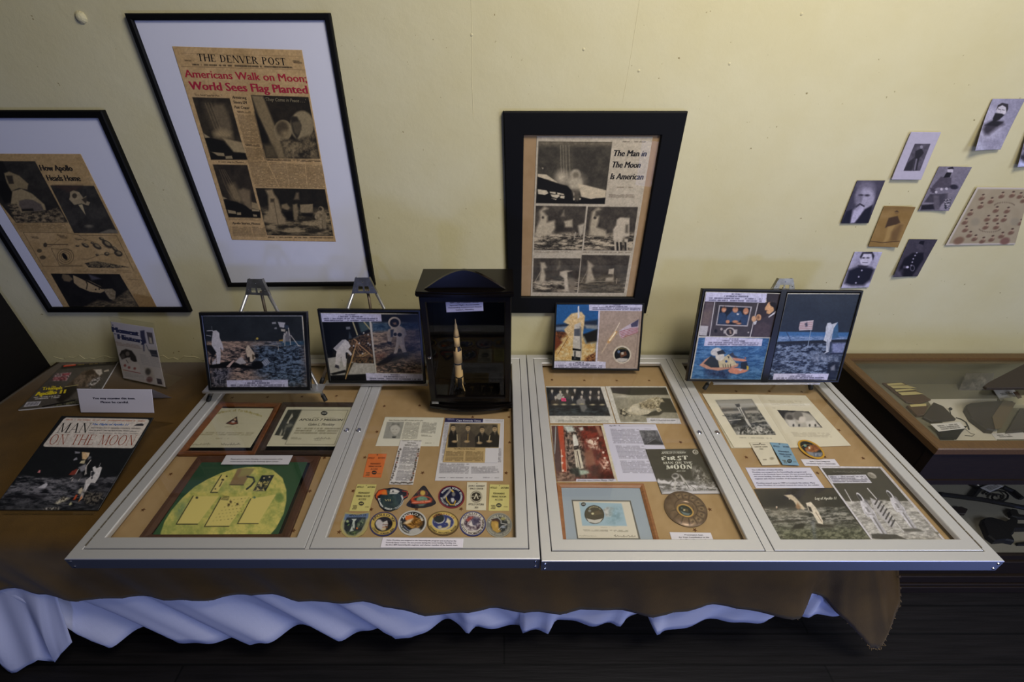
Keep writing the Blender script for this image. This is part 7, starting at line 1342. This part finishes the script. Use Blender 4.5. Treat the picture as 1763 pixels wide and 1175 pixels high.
bk_ = -nb*.085; MB().prism([Q[3]+V(0,0,.0005), Q[2]+V(0,0,.0005), Q[2]+bk_+V(0,0,.0005), Q[3]+bk_+V(0,0,.0005)], (0,0,.0022)).build('foot', M_ACRYL, hd)
pq = [(968,78),(1384,142),(1506,722),(1094,634)]; p = Print(PH.off(-.0008), pq, T1, 1.4, (196,190,184)); p.grain(6, 60, seed=4)
p.text('Moment', (990,180), (1244,222), (-6,-52), (52,56,84), .06); p.text('in', (1008,204), (1040,210), (-2,-14), (90,90,110), .03); p.text('History', (1046,250), (1310,296), (-6,-50), (52,56,84), .06); p.text('A', (984,124), (1000,126), (-2,-22), (90,90,110), .02)
p.poly([(1258,170),(1300,165),(1305,220),(1320,290),(1290,300),(1262,230)], (64,64,84), 2); p.poly([(1320,182),(1376,190),(1392,300),(1346,298)], (84,78,80), 1.5); p.poly([(1345,230),(1368,240),(1380,298),(1352,290)], (190,180,150), 2); p.poly([(1285,310),(1300,308),(1302,370),(1290,370)], (90,92,112), 2); p.line([(1320,310),(1345,370)], 5, (90,92,112)); p.poly([(1345,355),(1420,362),(1436,430),(1372,420)], (64,66,76), 1.5); p.line([(1370,400),(1430,410)], 5, (120,120,130))
p.rows([(1010,270),(1240,310),(1280,350),(1030,315)], 3, (150,130,124), .7); p.poly([(1055,405),(1075,365),(1120,348),(1175,365),(1215,420),(1228,470),(1190,480),(1140,430),(1080,450)], (52,48,46), 2); p.ell(1088, 420, 20, 24, (90,84,80), 2); p.ell(1135, 395, 20, 22, (120,112,104), 2); p.poly([(1065,470),(1130,440),(1190,470),(1250,500),(1262,585),(1090,545)], (206,198,190), 2); p.poly([(1125,440),(1160,430),(1170,480),(1135,480)], (196,188,178), 2); p.dots([(1110,510),(1150,530),(1205,540)], 12, (150,84,78), 2); p.line([(1092,552),(1260,586)], 6, (150,76,76)); p.line([(1120,455),(1140,485)], 6, (90,80,76))
for k in range(2): p.rows([(1250+k*95,395+k*18),(1335+k*95,408+k*18),(1365+k*95,520+k*18),(1275+k*95,500+k*18)], 7, (160,156,158), .5)
p.poly([(1300,530),(1370,540),(1400,640),(1320,610)], (176,166,150), 5, .8); p.ell(1335, 570, 26, 32, (84,80,76), 3); p.ell(1350, 648, 30, 28, (120,88,86), 3); p.poly([(1418,635),(1465,645),(1478,698),(1430,690)], (64,58,64), 1.2); p.rows([(1100,570),(1290,610),(1310,660),(1115,620)], 5, (160,156,154), .5)
p.build('newspaper_page', label='colour newspaper page inside the clear sign holder', cat='newspaper')
# folded tent card
fr = P_TABLE.off(.0006); b0 = fr.at(138.2, 711.5); b1 = fr.at(265.6, 712); yf = (b0.y+b1.y)/2; yr = yf+.034
rt0 = Plane((0,yr,0),(0,-1,0)).at(131.8, 670); rt1 = Plane((0,yr,0),(0,-1,0)).at(262, 671); hz = (rt0.z+rt1.z)/2-ZT
A_, B_ = V(b0.x, yf, ZT+.0006), V(b1.x, yf, ZT+.0006); C_, D_ = V(rt1.x, yr, ZT+hz), V(rt0.x, yr, ZT+hz); n_ = (B_-A_).cross(D_-A_).normalized()
tc_ = thing('tent_card', 'folded white tent card asking visitors to be careful', 'sign', (A_+B_)/2)
PT = Plane(A_, n_); p = Print(PT, [(636,738),(1372,744),(1396,976),(676,972)], T1, .8, (208,208,222)); p.text('You may examine this item.', (795,840), (1212,842), (-2,-20), (40,40,66), .035); p.text('Please be careful.', (874,878), (1146,880), (-2,-20), (40,40,66), .035); p.build('front_panel', tc_, thick=.0006)
q_ = [D_-n_*.0002, C_-n_*.0002, C_+V(.004,.062,-hz+.0002), D_+V(.004,.062,-hz+.0002)]; b = MB(); b.prism(q_[::-1], (0,.0003,-.0004)); b.build('rear_panel', M_CARD, tc_)
# record leaning on a clear stand
bl, br = P_TABLE.off(.006).at(-13, 878.5), P_TABLE.off(.006).at(168.2, 879.5); y0 = (bl.y+br.y)/2; wb_ = (br-bl).length; best = None
for k in range(200, 700):
    al = R(k/10); pl = Plane(V(0, y0, ZT+.006), (0, -math.sin(al), math.cos(al))); w_ = (pl.at(263.7, 721)-pl.at(106, 716.5)).length
    if best is None or abs(w_-wb_) < best[0]: best = (abs(w_-wb_), al, pl)
al, PR = best[1], best[2]; st = thing('display_stand', 'clear bent acrylic stand under the moon record cover', 'stand', V((bl.x+br.x)/2, y0, ZT))
tp = PR.at(263.7, 721); tl_ = PR.at(106, 716.5); up = V(0, math.cos(al), math.sin(al)); nr = PR.n; sx0, sx1 = bl.x+.05, br.x-.004
b = MB(); o_ = V(0, y0, ZT+.006)-nr*.0056; hl = (tp-V(tp.x, y0, ZT+.006)).length-.004; X = V(1,0,0); o_.x = 0
b.prism([X*sx0+o_, X*sx1+o_, X*sx1+o_+up*hl, X*sx0+o_+up*hl], -nr*.0022); b.build('back_plate', M_ACRYL, st)
b = MB(); rt = o_+up*hl; ft = V(0, rt.y+.10, ZT+.0008); e_ = V(0,.0024,0); b.prism([X*sx0+rt, X*sx0+ft, X*sx1+ft, X*sx1+rt], V(0,.0016,.0012)); b.build('rear_leg', M_ACRYL, st)
b = MB(); b.box((sx0, y0-.012, ZT+.0006), (sx1, o_.y, ZT+.0026)); b.box((sx0, y0-.0145, ZT+.0006), (sx1, y0-.012, ZT+.016)); b.build('lip', M_ACRYL, st)
rc = thing('record_sleeve', 'record cover with a white title panel above a moon walker, on a clear stand', 'record', V((bl.x+br.x)/2, y0, ZT+.006))
p = Print(PR, [(668,41),(1660,60),(1060,1066),(-82,1060)], R0, 1.1, (26,28,30)); p.grain(3, 90, seed=4)
gm = p.pmask([(175,690),(700,715),(1270,700),(1060,1066),(-82,1060)], 5); p.tex(gm, (22,24,28), (116,116,120), 60, 5, (.45,1.6), 2.6); p.poly([(-82,1000),(0,960),(1100,1000),(1060,1066),(-82,1060)], (26,28,30), 26, .7); p.poly([(1000,760),(1240,760),(1120,1000),(900,1000)], (34,34,36), 30, .6); p.poly([(40,905),(500,900),(480,925),(60,925)], (24,24,28), 6)
pn_ = [(720,58),(1600,76),(1616,90),(1612,110),(1450,380),(1425,392),(485,376),(472,366),(474,350),(690,76)]; p.poly(pn_, (200,194,182), .8); p.rows([(720,72),(1580,88),(1570,106),(710,92)], 1, (170,120,96), .75)
p.serif('MAN', (606,224), (940,224), (64,-106), (24,24,26), .8, 0, .03); p.serif('ON THE MOON', (520,352), (1440,362), (56,-112), (140,62,38), .68, 0, .028)
p.text('The Flight of Apollo 11', (1000,140), (1388,146), (10,-20), (58,104,170), .025, .25); p.text('RECORDED LIVE AT MISSION CONTROL, MANNED', (985,176), (1520,184), (5,-12), (64,62,62), .02, .15); p.text('SPACECRAFT CENTER HOUSTON, TEXAS', (965,204), (1400,210), (5,-12), (64,62,62), .02, .15); p.rows([(1410,202),(1520,204),(1515,216),(1405,213)], 1, (90,88,86), .9); p.rows([(955,220),(1500,230),(1496,240),(950,232)], 1, (110,108,106), .8)
p.poly([(1450,148),(1480,130),(1540,122),(1560,135),(1550,150)], (50,50,54), 1.2)
p.poly([(888,432),(970,440),(960,480),(930,516),(892,510)], (206,176,130), 1.5); p.poly([(925,440),(972,445),(955,490)], (222,200,164), 1.5); p.poly([(960,480),(985,480),(990,500),(950,520)], (110,112,116), 2); p.poly([(812,425),(870,432),(865,448),(815,450)], (130,130,136), 1.5); p.poly([(795,515),(830,488),(840,515),(800,525)], (150,150,156), 1.5); p.poly([(862,555),(880,528),(925,520),(915,560)], (196,186,150), 1.5); p.poly([(850,600),(930,560),(940,620),(880,650)], (130,130,134), 2.5); p.poly([(745,680),(780,640),(840,612),(830,670),(800,685)], (130,58,46), 1.5)
for a, b2, w in (((985,520),(940,580),8),((940,580),(920,680),7),((850,620),(780,745),8),((930,600),(935,670),9),((880,700),(850,745),7),((760,720),(800,700),6)): p.line([a, b2], w, (196,190,180))
p.poly([(780,690),(880,650),(900,700),(850,730),(790,720)], (60,60,62), 3)
mw = [(1005,600),(1030,585),(1045,610),(1090,590),(1105,605),(1075,700),(1030,770),(985,765),(950,820),(920,880),(890,940),(860,960),(880,890),(910,820),(930,740),(980,700),(985,640),(1010,640)]; p.poly(mw, (206,204,200), 1.2); p.poly([(990,650),(1015,640),(1030,660),(1000,700),(985,690)], (46,48,52), 2); p.line([(1075,590),(1090,555)], 4, (196,196,196)); p.poly([(985,710),(1005,700),(1005,720),(990,730)], (50,50,54), 1.5); p.line([(930,720),(920,830),(885,900)], 6, (150,148,144)); p.poly([(855,840),(890,815),(900,850),(870,895),(845,880)], (190,178,150), 2)
p.line([(935,855),(1115,945)], 6, (176,172,160)); p.poly([(790,950),(825,895),(840,900),(815,950)], (206,84,44), 2); p.poly([(855,955),(890,900),(890,930),(850,975)], (206,120,60), 2); p.poly([(745,1005),(770,970),(780,1000),(760,1012)], (200,196,150), 2); p.tex(p.pmask([(590,990),(680,920),(760,930),(700,970),(620,1000)], 4), (60,56,46), (206,200,176), 26, 6, contrast=3); p.poly([(400,825),(500,765),(520,780),(490,825)], (186,186,190), 2); p.poly([(405,655),(425,628),(440,632),(432,660)], (206,130,130), 1.5); p.tex(p.pmask([(900,860),(1120,880),(1060,1000),(920,1000)], 6), (20,20,22), (110,104,92), 20, 9, contrast=3.4); p.tex(p.pmask([(470,1040),(640,1030),(640,1060),(470,1060)], 3), (30,30,30), (190,184,170), 20, 11, contrast=3)
p.build('front_cover', rc, M_PHOTO, thick=.0035)
# ================================================================ wooden showcase at the right
QX0, QX1, QY0, QY1 = 1.547, 2.95, 1.128, 1.728; QZ = CAMZ-1.20
M_OAK = mat('varnished_oak', (98, 70, 34), .42, var=(30, (76, 52, 26), (5, 1, 5)), coat=.15); M_OAKD = mat('dark_stained_oak', (36, 26, 18), .6, spec=.2, var=(30, (28, 20, 14), (1, 5, 5))); M_LIN = mat('grey_green_lining', (104, 98, 76), .9); M_LINEN = mat('grey_linen_cloth', (150, 144, 128), .95, bump=(300, .3), spec=.1)
PFQ = Plane((0, QY0, 0), (0, -1, 0)); z1 = PFQ.at(1690, 784).z; z2 = PFQ.at(1690, 832).z; z3 = PFQ.at(1690, 966).z; z4 = PFQ.at(1690, 986).z
sc = thing('showcase', 'oak framed glass topped showcase standing on the floor at the right', 'showcase', ((QX0+QX1)/2, QY0, 0))
q = [V(QX0,QY1,QZ), V(QX1,QY1,QZ), V(QX1,QY0,QZ), V(QX0,QY0,QZ)]
ring_frame('top_frame', q, (0,0,1), [(0,-.028),(0,-.004),(.004,0),(.040,0),(.044,-.003),(.046,-.010),(.046,-.028)], M_OAK, sc)
slab('top_glass', inset(q, .0465), (0,0,1), -.012, -.008, M_GLASS, sc)
zd = CAMZ-1.375
b = MB(); b.box((QX0+.012, QY0+.010, zd), (QX1-.012, QY0+.03, QZ-.028)); b.build('front_panel', M_OAKD, sc)
b = MB(); b.box((QX0+.008, QY1-.014, .02), (QX1-.008, QY1-.002, QZ-.028)); b.build('back_panel', M_LIN, sc)
b = MB(); b.box((QX0+.02, QY0+.03, zd-.014), (QX1-.02, QY1-.014, zd)); b.build('upper_deck', M_LIN, sc)
zs = CAMZ-1.87
b = MB(); b.box((QX0+.02, QY0+.02, zs-.014), (QX1-.02, QY1-.014, zs)); b.build('lower_shelf', M_LINEN, sc)
for x in (QX0+.006, QX1-.036):
    for y in (QY0+.006, QY1-.05): MB().box((x, y, .05), (x+.03, y+.03, QZ-.028), .002).build('corner_post', M_OAKD, sc)
slab('front_glass', [V(QX0+.036,QY0+.012,zd-.02), V(QX1-.036,QY0+.012,zd-.02), V(QX1-.036,QY0+.012,zs), V(QX0+.036,QY0+.012,zs)], (0,-1,0), -.004, 0, M_GLASS, sc)
b = MB(); b.box((QX0+.012, QY0+.036, zs), (QX0+.022, QY1-.05, QZ-.03)); b.build('dark_side_infill', M_OAKD, sc)  # opaque panel added where the side glass only looks dark
b = MB(); b.box((QX0+.010, QY0+.036, QZ-.06), (QX0+.030, QY1-.05, QZ-.028)); b.box((QX0+.010, QY0+.036, zd-.05), (QX0+.030, QY1-.05, zd+.004)); b.build('side_rail', M_OAKD, sc)
b = MB(); b.box((QX0+.036, QY0+.004, zd-.022), (QX1-.036, QY0+.03, zd+.002)); b.box((QX0+.036, QY0+.004, zs-.03), (QX1-.036, QY0+.02, zs)); b.build('front_rail', M_OAKD, sc)
b = MB(); g0 = CAMZ-2.1
for za, zb, g in ((0, .045, .036), (.045, .06, .030), (.06, .11, .022), (.11, zs-.03, .008)): b.box((QX0-.004-g*.6, QY0-g, za), (QX1+g*.6, QY1, zb), .003)
b.build('plinth', M_OAKD, sc)
# ---- upper deck things
R1 = (1440, 580, 4.7); R2 = (1540, 780, 4.197); PD = Plane((0,0,zd), (0,0,1)); PS = Plane((0,0,zs), (0,0,1)); M_LEA = mat('dark_leather', (44, 34, 28), .55, bump=(120, .3)); M_BLEA = mat('brown_leather', (74, 50, 32), .55, bump=(120, .3)); M_IRON = mat('blackened_iron', (24, 22, 21), .55, .4, bump=(90, .4))
def flat(name, label, cat, pts, crop, pl, h0, h1, m, group=None):
    P = [pl.at(crop[0]+x/crop[2], crop[1]+y/crop[2]) for x, y in pts]; c = sum(P, Vector())/len(P)
    a = sum(((P[i]-P[0]).cross(P[i+1]-P[0]) for i in range(1, len(P)-1)), Vector())
    if a.dot(pl.n) < 0: P = P[::-1]
    n = len(P); e = .22*(h1-h0); ins = [p+(c-p)*min(.3, e/max(.001, (c-p).length)) for p in P]; b = MB()
    vs = [p+pl.n*h0 for p in P]+[p+pl.n*(h1-e) for p in P]+[p+pl.n*h1 for p in ins]
    b.add(vs, [tuple(range(n))[::-1], tuple(range(2*n, 3*n))]+[(r*n+i, r*n+(i+1)%n, (r+1)*n+(i+1)%n, (r+1)*n+i) for r in range(2) for i in range(n)])
    return tag(b.build(name, m, base=c), label, cat, group)
def card(name, label, q, crop, pl, h, col, rows=None, group=None):
    p = Print(pl.off(h), q, crop, 1.1, col); p.grain(5, 40, seed=2)
    if rows: p.rows(sub(q, *rows[:4]), rows[4], (90,88,84), .8)
    return p.build(name, thick=.0008, label=label, cat='card' if 'card' in name else 'paper', group=group)
card('paper_sheet', 'white paper sheet spread under the leather things in the showcase', [(730,505),(1300,500),(1300,840),(955,838)], R1, PD, .0012, (196,190,168))
flat('leather_case', 'flat dark leather case by the left glass edge of the showcase', 'case', [(690,668),(775,548),(852,580),(955,684),(765,706)], R1, PD, .0025, .014, M_LEA)
lh = flat('label_stand', 'black wedge stand carrying a white label at the left front of the showcase', 'label stand', [(800,772),(1040,748),(1000,790),(968,838),(835,838)], R1, PD, .0025, .02, M_BLACKM)
card('label_card', 'white typed card tilted on the black wedge stand', [(760,706),(1000,690),(1046,742),(828,768)], R1, PD.off(.02), .0012, (206,203,192), (.15,.2,.85,.9,3))
for i, (qq, lb) in enumerate((([(405,380),(522,373),(560,386),(424,396)], 'rearmost yellowed paper strip beside the left glass edge'), ([(432,398),(570,392),(650,416),(462,418)], 'yellowed paper strip second from the back of its fan'), ([(470,428),(600,420),(650,430),(486,444)], 'short yellowed paper strip in the middle of its fan'), ([(500,452),(642,444),(704,464),(532,474)], 'foremost yellowed paper strip of the fan'), ([(590,549),(726,541),(728,560),(604,568)], 'lone yellowed paper strip near the flat dark leather case'))):
    card('paper_strip', lb, qq, R1, PD, .010+.0016*i if i < 4 else .016, (186,172,112), None, 'yellowed paper strips')
flat('wooden_tray', 'dark brown tray under the yellowed paper strips', 'tray', [(350,372),(500,360),(760,520),(640,560),(560,540)], R1, PD, .0008, .0085, M_BLEA)
flat('leather_pouch', 'small brown leather pouch near the left glass edge', 'pouch', [(560,575),(640,568),(735,572),(700,650),(640,655)], R1, PD, .0008, .014, M_BLEA)
hs = flat('holster', 'rounded dark leather holster lying on the white paper sheet', 'holster', [(1020,612),(1030,582),(1065,568),(1200,556),(1330,552),(1400,555),(1424,574),(1330,690),(1250,790),(1190,784),(1120,730),(1066,690)], R1, PD, .0025, .026, M_LEA)
flat('leather_strap', 'wide tan strap lying across the dark holster', 'strap', [(1228,690),(1320,556),(1420,575),(1300,780),(1252,790)], R1, PD, .0262, .030, mat('tan_leather', (92, 76, 52), .6))
flat('cartridge_pouch', 'black pouch right of the tan strap in the showcase', 'pouch', [(1360,790),(1465,605),(1500,612),(1600,690),(1600,770)], R1, PD, .0008, .022, M_LEA)
card('label_card', 'white card at the back right of the showcase under a brown tag', [(1268,430),(1432,425),(1492,482),(1332,526)], R1, PD, .006, (206,204,196), (.2,.3,.8,.55,2))
flat('paper_box', 'pale cardboard box behind the holster at the right', 'box', [(1332,528),(1600,480),(1620,575),(1424,578)], R1, PD, .0008, .02, mat('pale_cardboard', (176, 166, 130), .85))
flat('cloth_tag', 'small brown tag on the pale cardboard box', 'tag', [(1408,478),(1440,470),(1478,522),(1448,530)], R1, PD, .0204, .023, M_BLEA)
card('label_card', 'white typed card at the front edge of the showcase, right of the holster', [(1255,786),(1492,768),(1640,800),(1640,832),(1290,832)][:2]+[(1640,830),(1290,832)], R1, PD, .0026, (204,201,192), (.12,.2,.5,.7,2))
pp = lambda x, y, h: PD.off(h).at(R1[0]+x/R1[2], R1[1]+y/R1[2])
pt = thing('hat_pin', 'thin pin with a round black head on the white paper sheet', 'pin', pp(930, 630, .002)); MB().tube([pp(918,594,.006), pp(926,630,.0045), pp(938,668,.004)], .0013, 8).build('shaft', M_IRON, pt); MB().lathe(pp(918,592,.002), (0,0,1), [(.001,0),(.0055,.0025),(.0065,.006),(.005,.010),(.001,.012)], 14).build('head', M_IRON, pt, True)
tag(MB().tube([pp(968,656,.0045), pp(1010,668,.0045), pp(1050,694,.0045), pp(1068,730,.0045), pp(1074,752,.0045)], .0022, 8).build('button_hook', M_IRON, None, True, base=pp(1040,700,.002)), 'curved dark metal button hook left of the holster', 'hook')
tag(MB().tube([pp(1000,770,.006), pp(1040,745,.005), pp(1090,785,.004), pp(1120,790,.004), pp(1100,805,.004), pp(1040,800,.004)], .0009, 6).build('wire', M_IRON, None, True, base=pp(1060,790,.002)), 'thin looped wire in front of the button hook', 'wire')
# grey print leaning on the back panel
PB = lean_plane(V(0, QY1-.060, zd+.001), 14); p = Print(PB, [(1052,300),(1276,296),(1240,500),(962,500)], R1, .8, (92,88,80)); p.tex(p.pmask([(1000,320),(1240,320),(1200,500),(980,500)], 10), (60,58,54), (128,122,108), 60, 5); p.build('leaning_picture', m=M_PHOTO, thick=.003, label='blurry grey picture leaning on the back of the showcase', cat='picture')
flat('reflection_slab', 'dark slab standing in for a reflection in the glass top of the showcase at the right edge', 'reflection stand-in', [(1180,415),(1215,388),(1520,230),(1640,215),(1640,430),(1425,432),(1205,434)], R1, Plane((0,0,QZ),(0,0,1)), .0006, .012, M_LEA)  # dark slab added in place of a reflection in the glass
# ---- lower shelf things
ps = lambda x, y, h: PS.off(h).at(R2[0]+x/R2[2], R2[1]+y/R2[2])
ib = thing('iron_trivet', 'long blackened iron bar with a spiral scroll on the lower shelf', 'ironwork', ps(640,340,.001)); MB().tube([ps(330,300,.012), ps(640,340,.012), ps(960,402,.012)], .011, 8).build('bar', M_IRON, ib)
MB().tube([ps(750+ (95-5.2*k)*math.cos(R(200+k*36)) , 318+(52-2.9*k)*math.sin(R(200+k*36)), .012) for k in range(16)], .0042, 8).build('scroll', M_IRON, ib, True); MB().tube([ps(560,330,.014), ps(610,270,.014), ps(640,225,.014)], .008, 8).build('side_arm', M_IRON, ib); MB().tube([ps(790,250,.014), ps(860,280,.014), ps(920,330,.014)], .012, 8).build('side_arm', M_IRON, ib)
tag(MB().lathe(ps(572,232,.001), (0,0,1), [(.012,0),(.026,.006),(.028,.016),(.018,.026),(.002,.03)], 18).build('door_knob', mat('tarnished_brass_knob', (84, 80, 74), .3, .8), None, True, base=ps(572,232,.001)), 'round tarnished knob behind the iron bar', 'knob')
card('label_card', 'white typed card propped above the spiral scroll', [(618,252),(722,212),(790,240),(690,286)], R2, PS, .026, (196,194,186), (.15,.2,.85,.85,4))
flat('axe_head', 'black axe head with a round eye on the lower shelf', 'axe head', [(608,525),(622,500),(665,488),(730,503),(790,522),(812,500),(845,496),(868,514),(864,538),(940,540),(960,572),(850,574),(838,606),(816,626),(840,668),(780,656),(700,662),(650,625)], R2, PS, .0008, .03, M_IRON)
flat('iron_lump', 'small dark iron lump between the iron bar and the axe head', 'iron fragment', [(808,440),(835,420),(866,426),(885,466),(940,470),(940,488),(870,486),(826,474)], R2, PS, .0008, .02, M_IRON)
flat('iron_strap', 'dark iron strap at the front right of the lower shelf', 'iron fragment', [(868,660),(960,650),(960,676),(880,676)], R2, PS, .0008, .012, M_IRON)
flat('dark_cloth', 'folded dark cloth at the left of the lower shelf', 'cloth', [(400,410),(470,400),(520,420),(500,455),(440,450)], R2, PS, .0008, .015, M_LEA)
